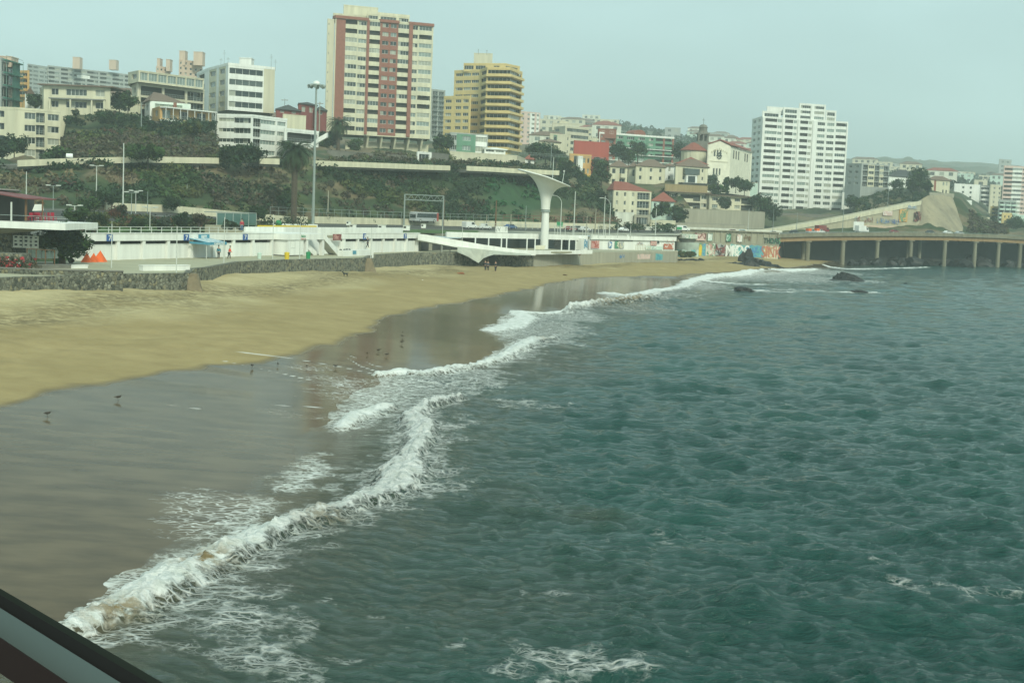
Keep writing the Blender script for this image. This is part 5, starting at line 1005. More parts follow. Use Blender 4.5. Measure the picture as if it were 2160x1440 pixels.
fs += [tuple(n2*N_+i for i in range(N_))]
dish.add(vs, fs); dish.build('dish', mat('dish white', (.72,.72,.66), .55, .06, .5), tw, smooth=True)
mb = MB(); mb.tube((1.1,0,Zt(400)),(1.25,0,Zt(330)),.09,.05); mb.build('mast', M_('pale_metal'), tw)
for sy in (-1,0,1): mb = MB(); mb.tube((3.2,sy*.6,Zt(385)),(3.5,sy*.6,Zt(360)),.05); mb.box(3.3,3.6,sy*.6-.2,sy*.6+.2,Zt(361),Zt(358)); mb.build('floodlight', M_('pale_metal'), tw)
# ------------------------------------------------------------------ graffiti rooms right of the pavilion
GF = Face(W(1244,530,322), W(1424,531,341)); rnd = random.Random(3)
rt3, g3, b3 = beach_block('beach_rooms', 'low white beach rooms covered in faded graffiti right of the pavilion', GF, 0, GF.w, [], zt=7.1, gap=False, zp=6.2)
G2 = lambda px, z=5: la(GF,px,z)
for px0, px1, z0, z1, bgm, inks in [(1247,1264,4.1,6.0,'graffiti_pink',['red_paint']),(1284,1291,4.3,5.8,'graffiti_blue',['white_paint']),(1297,1306,4.2,6.0,'graffiti_green',['cream_paint']),(1307,1316,4.2,5.9,'grey_paint',['cream_paint']),(1372,1385,5.0,6.2,'graffiti_pink',['pink_paint']),(1400,1421,4.2,5.6,'graffiti_red',['white_paint']),(1340,1358,5.0,5.9,None,['graffiti_pink','grey_paint']),(1405,1420,5.8,6.6,None,['graffiti_pink']),(1362,1398,4.0,4.9,'mint_paint',['white_paint','grey_paint'])]:
    graffiti(GF, rt3, b3, G2(px0), G2(px1), z0, z1, bgm, inks, rnd, n=5, o=.3 if z1 > 6.2 else .02)
for k in range(4):
    mb = MB(); a_ = G2(1289+k*10.5,6); g3.box(mb, a_, a_+2.2, 2.1, 2.35, -.199, .02); mb.build('vent_slot', M_('interior'), rt3)
o = link('window', window_mesh(1.0,1.3,0,1), rt3, g3.pt(G2(1388),1.6,.03)); o.rotation_euler = (0,0,g3.rz)
for a_, b_ in ((1320,1352),): railing(GF, G2(a_,5), G2(b_,5), PZ-.2, 3.2, 1.5, .55, 'pale yellow wooden railing in front of the graffiti rooms', 'cream_paint')
for px0, px1, z0, z1, bgm, inks in [(1383,1398,2.0,3.6,'graffiti_cyan',['sky_blue']),(1345,1372,2.3,3.5,'pink_paint',['grey_paint']),(1300,1318,2.4,3.6,None,['grey_paint','graffiti_blue'])]:
    fS = Face(front[15], front[16]); graffiti(fS, sw, (0,0,0), la(fS,px0,3,.02), la(fS,px1,3,.02), z0, z1, bgm, inks, rnd, n=5)
# kiosk with slanted roof in front
p = P(1248,531,PZ)
# round turret with lettering
TP = W(1448,540,378); tr = thing('round_turret', 'round graffiti turret with MOPE lettering and a wide rim', 'turret', Vector((TP.x,TP.y,1.2)))
Zr = lambda y: zat(1448,y,378)-1.2
mb = MB(); mb.lathe([(3.2,-2),(3.2,Zr(511))], 24); mb.build('drum', mat('graffiti render', (.36,.42,.36), .8, .35, .5, .1), tr)
mb = MB(); mb.lathe([(1.9,Zr(511)+.01),(2.2,Zr(506)),(2.7,Zr(503))], 24); mb.build('neck', M_('concrete_dark'), tr)
mb = MB(); mb.lathe([(2.75,Zr(503)+.01),(2.75,Zr(494)),(2.5,Zr(494)+.05)], 24); mb.build('rim', M_('white_dirty'), tr)
for i, ch in enumerate('MOPE'):
    th = math.radians(-90-30+20*i+2); ob = link('lettering', text_mesh(ch, 1.35, 'lettering', .02, 'white_paint', .04), tr, (2.80*math.cos(th), 2.80*math.sin(th), Zr(503)+.12)); ob.rotation_euler = (math.pi/2,0,th+math.pi/2)
    ob2 = link('lettering_shadow', text_mesh(ch, 1.42, 'lettering', .01, 'bin_green', .09), tr, (2.775*math.cos(th), 2.775*math.sin(th), Zr(503)+.10)); ob2.rotation_euler = (math.pi/2,0,th+math.pi/2)
for th0, m_ in [(-150,'graffiti_cyan'),(-120,'mint_paint'),(-75,'graffiti_cyan'),(-45,'mint_paint')]:
    mb = MB(); th = [math.radians(th0+d_) for d_ in (0,8,16,24)]; vs = [(3.22*math.cos(t), 3.22*math.sin(t), z+random.uniform(-.2,.2)) for z in (.3,2.3) for t in th]; mb.add(vs, [(i,i+1,i+5,i+4) for i in range(3)]); mb.build('graffiti', M_(m_), tr)
# graffiti retaining wall below the road
GW = Face(W(1462,540,386), W(1642,540,392)); zb_ = 1.0; ztop = zat(1642,491.5,392); base = GW.pt(0,0,0)
gw = thing('graffiti_wall', 'road retaining wall painted with rows of colourful graffiti beside the viaduct', 'wall', base)
g = Face(GW.pt(0,0)-base, GW.pt(1,0)-base); mb = MB(); zl = zat(1600,515,390); g.box(mb, -6, GW.w, -1, zl, -1, 0); g.box(mb, -6, GW.w, zl+.001, ztop, -1, -.5); mb.build('wall', mat('stained concrete', (.30,.285,.21), .9, .25, .5, .1, streak=True), gw)
mb = MB(); g.box(mb, -6.05, GW.w+.05, ztop+.001, ztop+.25, -1.05, .1); g.box(mb, -6, GW.w, zl+.002, zl+.12, -.49, .08); mb.build('coping', M_('concrete'), gw)
for k in range(14): mb = MB(); x_ = GW.w*(k+.5)/14; g.box(mb, x_-.12, x_+.12, zl+.13, ztop-.01, -.498, -.3); mb.build('rib', M_('concrete'), gw)
GA = lambda px, z=3: la(GW, px, z, 0)
for px0, px1, bgm, inks, tx, ink in [(1463,1472,'graffiti_cyan',['mint_paint'],None,None),(1473,1480,'graffiti_green',['signal_yellow'],None,None),(1481,1488,'graffiti_blue',['graffiti_cyan'],None,None),(1489,1508,'graffiti_green',['graffiti_pink','white_dirty'],None,None),(1509,1538,'grey_paint',['ink_black','maroon_paint'],None,None),(1539,1571,'graffiti_cyan',['mint_paint','white_paint'],('MOS',.8),'white_paint'),(1572,1610,'sky_blue',['graffiti_blue','graffiti_cyan'],None,None),(1611,1641,'cream_paint',['graffiti_red','graffiti_orange'],('SINK',.62),'graffiti_red')]:
    graffiti(GW, gw, base, GA(px0), GA(px1), 1.4, zl-.15, bgm, inks, rnd, tx, ink, n=7)
for px0, px1, bgm, inks in [(1466,1489,'pink_paint',['maroon_paint']),(1493,1503,'mint_paint',['white_paint']),(1532,1542,'graffiti_green',['mint_paint']),(1555,1566,'white_paint',['pink_paint']),(1570,1584,None,['wood_brown'])]:
    graffiti(GW, gw, base, GA(px0,6), GA(px1,6), zl+.4, ztop-.5, bgm, inks, rnd, n=4, o=-.28)
put_text('THDAS', GW, GA(1628,6), zl+.35, -.25, 2.0, 'ink_black', gw, base, .72, bold=.05); put_text('THDAS', GW, GA(1629.3,6), zl+.28, -.27, 2.1, 'graffiti_green', gw, base, .74, bold=.06)
# ------------------------------------------------------------------ viaduct
VP = [(1640,491.5,392),(1700,489.5,400),(1800,488.5,412),(1900,488.5,425),(2000,490,437),(2100,493.5,449),(2160,497,456),(2300,506,475),(2700,533,530)]
vq = [W(*p) for p in VP]; base = vq[0].copy(); vd = thing('road_viaduct', 'concrete road viaduct on round pillars above the rocky shore', 'viaduct', base)
def vstrip(off, w_, z0, z1, nm, m):
    mb = MB()
    for i in range(len(vq)-1):
        a, b_ = vq[i]-base, vq[i+1]-base; d = vq[i+1]-vq[i]; d.z = 0; d.normalize(); nn_ = Vector((-d.y,d.x,0)); A_, B_ = a+nn_*off, b_+nn_*off
        mb.hexa([A_+Vector((0,0,z0)), B_+Vector((0,0,z0)), B_+nn_*w_+Vector((0,0,z0)), A_+nn_*w_+Vector((0,0,z0)), A_+Vector((0,0,z1)), B_+Vector((0,0,z1)), B_+nn_*w_+Vector((0,0,z1)), A_+nn_*w_+Vector((0,0,z1))])
    return mb.build(nm, M_(m), vd)
mat('viaduct_concrete',(.20,.185,.13),.9,.28,.5,.1,streak=True); vstrip(0, .25, -.75, -.28, 'parapet', 'viaduct_concrete'); vstrip(-.15, 14, -1.3, -.752, 'deck', 'viaduct_concrete'); vstrip(.4, 1.0, -2.5, -1.302, 'beam', 'beam_ochre') if mat('beam_ochre',(.30,.19,.09),.9,.2,.6,streak=True) else 0
vstrip(11, 1.0, -2.5, -1.302, 'beam', 'concrete_dark'); vstrip(.3, .06, -.05, 0, 'guard_rail', 'steel_grey'); vstrip(.3, .06, -.2, -.15, 'guard_rail', 'steel_grey'); vstrip(.4, 12, -.74, -.60, 'carriageway', 'asphalt')
vd['category'] = 'viaduct'
def vat(px, off=0):
    i = max(k for k in range(len(VP)-1) if VP[k][0] <= px); t = (px-VP[i][0])/(VP[i+1][0]-VP[i][0]); p = vq[i].lerp(vq[i+1], t); d = vq[i+1]-vq[i]; d.z = 0; d.normalize(); return p+Vector((-d.y,d.x,0))*off
for px in (1711,1785,1857,1928,2000,2063,2113,2159,2210):
    p = vat(px,.9)-base; mb = MB(); mb.tube((p.x,p.y,-9.5-(vq[0].z-9.5)), (p.x,p.y,p.z-2.5), .66, .60, 12); mb.box(p.x-.9,p.x+.9,p.y-.7,p.y+.7,p.z-2.9,p.z-2.503); mb.build('pillar', M_('viaduct_concrete'), vd)
for px in (1676,1730,1752,1823,1893,1950,1975,2035,2088,2136,2180):
    p = vat(px,11.5 if px not in (1730,1975,1950) else 6)-base; mb = MB(); mb.tube((p.x,p.y,-9), (p.x,p.y,p.z-2.5), .55, .55, 10); mb.build('pillar', M_('viaduct_concrete'), vd)
poly3('abutment_wall', [W(1642,540,394), W(1650,540,407), W(1960,540,446), W(2200,540,480)], -1, 7.2, 1, 'undercroft' if mat('undercroft',(.045,.05,.045),.95,.35,.25,.2) else '', None, 'dark wall at the back of the bays under the viaduct', 'wall')  # back wall in a dark, unevenly toned colour
# ------------------------------------------------------------------ road, roadside wall, cliff top road
def strip_land(name, px0, px1, t0, t1, dz, m, n_=200):
    a = np.linspace(px0, px1, n_); T = np.linspace(t0, t1, 6); PX_, T_ = np.meshgrid(a, T); x, y, z = land(PX_, T_); me = grid_mesh(name, x, y, z+dz, [M_(m)], smooth=False); return link(name, me)
struct(strip_land('road', -400, 1636, .56, .93, .03, 'asphalt'))
mat('lane_paint', (.6,.6,.52), .7, .1, 2); struct(strip_land('road_marking', -400, 1636, .742, .75, .045, 'lane_paint'))
def land_wall(name, px0, px1, t, h0, h1, th, m, label, cat='wall', step=8, z_=None):
    pts = [ground(px, t) for px in np.arange(px0, px1+1, step)]; zz_ = [p.z for p in pts]
    return poly3(name, pts, lambda q: float(np.interp(q, range(len(zz_)), zz_))+h0, lambda q: float(np.interp(q, range(len(zz_)), zz_))+h1, th, m, None, label, cat)
land_wall('roadside_wall', 215, 640, .99, -.5, 1.25, .4, 'cream_paint', 'low cream roadside wall at the cliff foot behind the gardens')
land_wall('roadside_wall', 655, 1290, .985, -.5, 1.35, .4, 'cream_paint', 'long low cream roadside wall at the cliff foot behind the funnel tower')
land_wall('roadside_wall', 1350, 1640, .97, -.4, 1.0, .3, 'white_dirty', 'white road barrier above the graffiti wall')
def railing_land(px0, px1, t, dz, h, step, label, m='steel_grey'):
    a, b_ = ground(px0,t), ground(px1,t); f = Face(a, b_); f.w = (b_-a).length; r = thing('fence', label, 'fence', a+Vector((0,0,dz))); mb = MB(); k = int(f.w/step); d = b_-a
    for z in (h, h*.55): mb.tube((0,0,z), tuple(d+Vector((0,0,z))), .035)
    mb.build('rail', M_(m), r); pm = MB(); pm.tube((0,0,0),(0,0,h),.045); me = pm.mesh('post', M_(m))
    for i in range(min(k,99)): link('post', me, r, d*(i/k))
railing_land(560, 800, 1.0, 1.2, 1.5, 2.4, 'thin grey fence on the roadside wall left of the gantry'); railing_land(800, 1050, 1.0, 1.2, 1.5, 2.4, 'thin grey fence on the roadside wall behind the bus'); railing_land(1050, 1290, 1.0, 1.3, 1.5, 2.4, 'rusty fence on the roadside wall behind the funnel tower', 'maroon_paint')
railing_land(1000, 1235, .12, .9, 1.0, 2.0, 'pale fence along the terrace left of the tower foot', 'pale_metal')
def cliff_road(pts, label, cols=True, hh=1.15):
    Q = [W(*p) for p in pts]; base = Q[0].copy(); r = thing('cliff_road', label, 'elevated road', base); a_ = MB(); b_ = MB(); c_ = 0
    for i in range(len(Q)-1):
        p, q = Q[i]-base, Q[i+1]-base; d = q-p; d.z = 0; L_ = d.length; d.normalize(); nn_ = Vector((-d.y,d.x,0)); dz = Vector((0,0,1))
        a_.hexa([p-dz*hh, q-dz*hh, q-dz*hh+nn_*.3, p-dz*hh+nn_*.3, p, q, q+nn_*.3, p+nn_*.3])
        b_.hexa([p-dz*(hh+.45)+nn_*.5, q-dz*(hh+.45)+nn_*.5, q-dz*(hh+.45)+nn_*7, p-dz*(hh+.45)+nn_*7, p-dz*(hh-.3)+nn_*.302, q-dz*(hh-.3)+nn_*.302, q-dz*(hh-.3)+nn_*7, p-dz*(hh-.3)+nn_*7])
        if cols:
            for k in range(int(L_/7)):
                u = p+(q-p)*((k+.5)/max(1,int(L_/7)))+nn_*1.2; m3 = MB(); m3.tube(u-dz*7, u-dz*(hh+.45), .35, .35, 8); m3.build('column', M_('concrete'), r)
    a_.build('parapet', M_('cream_paint'), r); b_.build('deck', M_('concrete_dark'), r)
cliff_road([(38,338,255),(130,334.5,262),(300,330,268),(462,333,279)], 'elevated cliff top road with cream parapet at the left')
cliff_road([(548,333.5,284),(590,335,287)], 'short cream parapet stretch beneath the white lower block', False)
cliff_road([(662,338.5,298),(760,342,308)], 'elevated cliff top road with cream parapet right of the tall mast')
cliff_road([(760.5,342,308),(860,346,322),(950,349.5,334)], 'cream cliff road parapet in front of the small white garage', False)
cliff_road([(985,350,342),(1040,352.5,348),(1092,356,354),(1180,360,364)], 'elevated cliff road parapet behind the funnel dish', False)
# stone walls on the slope
simple('retaining_wall', 'grey stone retaining wall below the palm and brick tower', [(690,338),(828,352)], 345, 317, 0, [], 'concrete_dark', depth=8, foot=4, par=.1, cat='wall')
simple('retaining_wall', 'grey stone retaining wall left of the small white garage', [(800,345),(880,352)], 346, 325, 0, [], 'concrete_dark', depth=6, foot=4, par=.1, cat='wall')
simple('garage', 'small white garage frame with dark opening on the cliff road', [(880,352),(909,355)], 346, 321, 1, [[(1,'.',wh),(6,'l',wh,{'p':.05}),(1,'.',wh)]], wh, depth=6, foot=3, par=.2)
simple('retaining_wall', 'mossy stone wall between the garage and the beige wall', [(909,362),(946,370)], 352, 322, 0, [], 'concrete_dark', depth=6, foot=4, par=.1, cat='wall')
b = simple('retaining_wall', 'broad shotcrete retaining wall below the long low houses', [(1440,428),(1560,436),(1612,448)], 482, 440, 0, [], 'concrete', depth=16, foot=6, par=.05, cat='wall', roofm='paving')
simple('retaining_wall', 'ochre stone wall below the bay window house', [(1402,448),(1492,455)], 411, 388, 0, [], 'ochre_wall' if mat('ochre_wall',(.30,.23,.12),.9,.2,1,streak=True) else '', depth=8, foot=4, par=.05, cat='wall')
simple('retaining_wall', 'low dark wall with fence at the foot of the white tower', [(1612,560),(1790,580)], 462, 448, 0, [], 'concrete_dark', depth=10, foot=6, par=.05, cat='wall')
b = simple('retaining_wall', 'low pale wall with arch along the road left of the sloping wall', [(1424,402),(1575,412)], 489, 470, 0, [], 'concrete', depth=3, foot=3, par=.05, cat='wall')
# sloping ramp wall with graffiti
RW = [W(1560,489,418), W(1640,484,428), W(1760,463,446), W(1860,443,458), W(1942,426,468)]
zr_ = [p.z for p in RW]; rw = poly3('ramp_wall', RW, 6.5, lambda q: float(np.interp(q, range(5), zr_)), 5, 'stained_pale' if mat('stained_pale',(.42,.38,.27),.9,.22,.3,.1,streak=True) else '', None, 'long sloping graffiti covered ramp wall rising right to the bluff', 'wall', seg=4)
poly3('coping', [p+Vector((.15,-.25,0)) for p in RW], lambda q: float(np.interp(q, range(5), zr_))-.9, lambda q: float(np.interp(q, range(5), zr_))+.35, .6, mats_of(['cream_paint']), rw, seg=4)
rnd = random.Random(9); RF = Face(RW[2], RW[4])
for px0, px1, y0, y1, bgm, inks in [(1800,1845,470,455,None,['grey_paint','maroon_paint']),(1848,1870,472,458,None,['graffiti_blue','grey_paint']),(1895,1912,468,440,'ochre_paint',['graffiti_green']),(1870,1895,474,460,None,['grey_paint','blue_paint']),(1912,1930,440,431,'grey_paint',['graffiti_blue']),(1820,1905,483,474,'peach_paint',['ochre_paint']),(1925,1940,470,445,None,['maroon_paint','ink_black']),(1860,1880,455,444,'pink_paint',['white_paint'])]:
    d_ = 462; a0, a1 = la(RF,px0,12), la(RF,px1,12); graffiti(RF, rw, (0,0,0), a0, a1, zat(px0,y0,d_), zat(px0,y1,d_), bgm, inks, rnd, n=6, o=.25)
# bluff
m = bpy.data.materials.new('shotcrete rock'); m.use_nodes = True; n = m.node_tree.nodes; l = m.node_tree.links.new; b = n['Principled BSDF']
c = MX(MAPR(NOI(.14,6,(1,1,.5),.6), .38, .62, 0, 1), (.34,.29,.19), (.23,.20,.14)); c = MX(MAPR(NOI(.5,6,None,.7), .56, .64, 0, .6), c, (.13,.12,.09)); l(c, b.inputs['Base Color']); b.inputs['Roughness'].default_value = .95
bu = n.new('ShaderNodeBump'); bu.inputs['Distance'].default_value = .6; bu.inputs['Strength'].default_value = .6; l(NOI(.4,6), bu.inputs['Height']); l(bu.outputs[0], b.inputs['Normal'])
ub = np.linspace(0,1,30); vb = np.linspace(0,1,24); UU, VV = np.meshgrid(ub, vb)
bot = [(1936,489,466),(1965,490,463),(2000,490,466),(2042,491,480),(2030,491,560)]; top = [(1936,425,470),(1958,412,484),(1990,412,492),(2010,417,500),(2004,420,560)]
def arr(pts): return np.array([tuple(W(*p)) for p in pts])
B3 = np.stack([np.interp(ub*4, range(5), arr(bot)[:,i]) for i in range(3)],-1); T3 = np.stack([np.interp(ub*4, range(5), arr(top)[:,i]) for i in range(3)],-1); B3[:,2] -= 2
S3 = B3[None]*(1-VV[...,None]**.85)+T3[None]*VV[...,None]**.85; nz_ = (fbm(S3[...,0]*.12, S3[...,2]*.15)-.5)*3*(4*VV*(1-VV)); S3[...,1] -= nz_
o = link('bluff', grid_mesh('bluff', S3[...,0], S3[...,1], S3[...,2], [m], smooth=True)); struct(o)
tp = MB(); tv = [tuple(v_) for v_ in T3]; tp.add(tv, [tuple(range(len(tv)))]); struct(tp.build('bluff_top', m))
MATS['shotcrete'] = m
# ------------------------------------------------------------------ rocks
rock_m = mat('wet rock', (.014,.015,.013), .55, .5, 1.4, .8)
def rock(name, label, x, y, z, rx, ry, rz_, seed, group=None, cat='rock', sub=3, rough=.55):
    bm_ = bmesh.new(); bmesh.ops.create_icosphere(bm_, subdivisions=sub, radius=1); r_ = random.Random(seed); pl_ = [(Vector((r_.gauss(0,1),r_.gauss(0,1),r_.gauss(0,.8))).normalized(), r_.uniform(.45,.9)) for _ in range(12)]
    from mathutils import noise
    for v in bm_.verts:
        d = v.co.normalized(); s = 1.0
        for n_, h in pl_:
            t = d.dot(n_)
            if t*s > h: s = h/t
        s *= 1+rough*.45*noise.noise(d*2.3+Vector((seed,0,0)))+rough*.25*noise.noise(d*6+Vector((seed,3,0))); v.co = Vector((d.x*rx*s, d.y*ry*s, d.z*rz_*s))
    me = bpy.data.meshes.new(name); bm_.to_mesh(me); bm_.free(); me.materials.append(rock_m); o = link(name, me, None, (x,y,z)); return tag(o, label, cat, group)
def cone_rock(label, px, py, wpx, hpx, seed):
    p = P(px, py, 0); s_ = F/p.y; o = rock('rock', label, p.x, p.y, -.3, wpx/s_/2*1.1, wpx/s_/2*.7, hpx/s_*1.15, seed, sub=4, rough=.8)
    for v in o.data.vertices:
        h = max(0, v.co.z/(hpx/s_*1.15)); k = 1-.55*min(h,1); v.co.x = v.co.x*k-(.12*wpx/s_)*h; v.co.y *= k
    return o
def rock_px(label, px, py, wpx, hpx, seed, z=0, group=None, sub=4, name='rock'):
    p = P(px, py, z); s = F/p.y; rz_ = hpx/s*1.45; return rock(name, label, p.x, p.y, z-rz_*.25, wpx/s/2*1.25, wpx/s/2*.9, rz_, seed, group, sub=sub)
rock_px('tall dark boulder standing up in the rock cluster on the beach', 1576, 562, 36, 36, 3, .4)
rock_px('low dark boulder at the left end of the rock cluster', 1556, 567, 64, 22, 5, .2)
rock_px('broad dark boulder at the right end of the rock cluster', 1612, 568, 90, 32, 8, .1)
rock_px('dark boulder in front of the rock cluster washed by foam', 1590, 571, 60, 18, 12)
rock_px('jagged dark rock alone in the surf, left of the offshore three', 1573, 614, 52, 11, 14)
cone_rock('large peaked dark rock offshore in front of the viaduct', 1792, 592, 92, 17, 17)
rock_px('low flat reddish rock offshore, nearest of the three', 1813, 617, 40, 6, 19)
rock_px('tiny dark rock tip in the open water right of the peaked rock', 1908, 598, 10, 3, 21, sub=2)
rr = random.Random(4)
for i in range(46):
    px = 1800+i*9.2+rr.uniform(-6,6); p = P(px, 556+rr.uniform(-5,5)+(px-1800)*.012, .2); s = rr.uniform(1.0,2.0)+min(1.6,(px-1800)*.006)
    rock('boulder', 'dark boulder in the rocky bank under the viaduct', p.x, p.y+rr.uniform(0,8), rr.uniform(-.1,.9), s*1.3, s, s*.9, 40+i, 'boulders in the rocky bank under the viaduct', sub=2)
for i in range(14):
    px = 1425+i*4.4; p = P(px, 550+rr.uniform(-1,1.5), 1.5); s = rr.uniform(.35,.6); rock('stone', 'small pale stone in the edging below the green mound', p.x, p.y, 1.6, s*1.3, s, s, 90+i, 'stones edging the green mound', sub=2)
# ------------------------------------------------------------------ foliage
LEAF = mat('foliage', (1,1,1), .75, .25, 1.5, attr='leafcol', spec=.25)
BARK = mat('bark', (.085,.065,.045), .95, .3, 3, .4)
def leaf_mesh(name, cen, rad, cnt, size, cols, flat=.8, shell=.55, grav=0):
    """many small leaf faces in clumps: cen (n,3), rad (n,), cnt leaves per clump, cols (n,3)"""
    cen = np.asarray(cen, float); rad = np.asarray(rad, float); n_ = len(cen); idx = np.repeat(np.arange(n_), cnt)
    N = len(idx); d = rng.normal(size=(N,3)); d /= np.linalg.norm(d,axis=1)[:,None]; r = (shell+(1-shell)*rng.random(N))[:,None]
    R_ = np.broadcast_to(rad, (n_,)) if rad.ndim == 1 else rad; R_ = (R_[idx][:,None] if R_.ndim == 1 else R_[idx]); p = cen[idx]+d*r*R_*np.array([1,1,flat])
    u = rng.normal(size=(N,3)); u /= np.linalg.norm(u,axis=1)[:,None]; nn_ = d*.9+rng.normal(size=(N,3))*.7; v = np.cross(nn_, u); v /= np.linalg.norm(v,axis=1)[:,None]+1e-9; u = np.cross(v, nn_); u /= np.linalg.norm(u,axis=1)[:,None]+1e-9
    s = size*(.6+.8*rng.random(N))[:,None]; q = np.stack([p-u*s-v*s*.1, p+v*s*.55, p+u*s+v*s*.1, p-v*s*.5], 1).reshape(-1,3)
    me = bpy.data.meshes.new(name); me.vertices.add(4*N); me.vertices.foreach_set('co', q.reshape(-1).astype(np.float32)); me.loops.add(4*N); me.polygons.add(N)
    me.loops.foreach_set('vertex_index', np.arange(4*N, dtype=np.int32)); me.polygons.foreach_set('loop_start', np.arange(0,4*N,4,dtype=np.int32)); me.update(calc_edges=True)
    c = np.ones((4*N,4), np.float32); cc_ = np.asarray(cols, float)[idx]*(.86+.28*rng.random(N))[:,None]; c[:,:3] = np.repeat(cc_, 4, 0)
    at = me.attributes.new('leafcol','FLOAT_COLOR','POINT'); at.data.foreach_set('color', c.reshape(-1)); me.materials.append(LEAF); return me
GREENS = dict(dark=(.020,.042,.018), mid=(.038,.070,.022), olive=(.075,.090,.030), red=(.095,.045,.030), dry=(.130,.105,.060), ivy=(.020,.085,.030), grey=(.06,.085,.06), brown=(.075,.066,.042))
def jit(c, n_, a=.22): return np.array(c)[None]*(1+rng.normal(size=(n_,1))*a)*(1+rng.normal(size=(n_,3))*a*.3)
def tree(name, label, base, h, rx, rz, kind, cat='tree', group=None, trunk=True, leaf=.34, clumps=None, cnt=70, trunk_r=None, lean=0, ry=None):
    root = thing(name, label, cat, base, 0, group); ry = ry or rx; k = clumps or int(10+rx*7); cz = h-rz
    d = rng.normal(size=(k,3)); d /= np.linalg.norm(d,axis=1)[:,None]; d *= (.30+.55*rng.random(k))[:,None]; c = d*np.array([rx,ry,rz])+np.array([lean,0,cz]); rr_ = (.26+.26*rng.random(k))*min(rx,rz*1.5)
    kinds = [kind] if isinstance(kind,str) else kind
    cols = jit(GREENS[kinds[0]], k, .28)
    if len(kinds) > 1: m_ = rng.random(k) < .35; cols[m_] = jit(GREENS[kinds[1]], int(m_.sum()), .25)
    link('crown', leaf_mesh('crown', c, rr_, cnt, leaf, cols), root)
    if trunk:
        mb = MB(); r = trunk_r or max(.12, h*.025); top = Vector((lean*.6,0,cz)); mb.tube((0,0,-1.0), top, r*1.2, r*.6, 8)
        for i in range(5): q = c[i % k]; mb.tube(top*(.55+.08*i), Vector(q), r*.45, r*.12, 5)
        mb.build('trunk', BARK, root)
    return root
def place(px, py, d): return W(px, py, d)
# rounded tree by the restaurant
tree('round_tree', 'dense dark round tree overhanging the left end of the changing rooms', P(131,557,PZ), 4.4, 3.2, 1.85, ('dark','mid'), leaf=.20, clumps=60, cnt=170, trunk_r=.42)
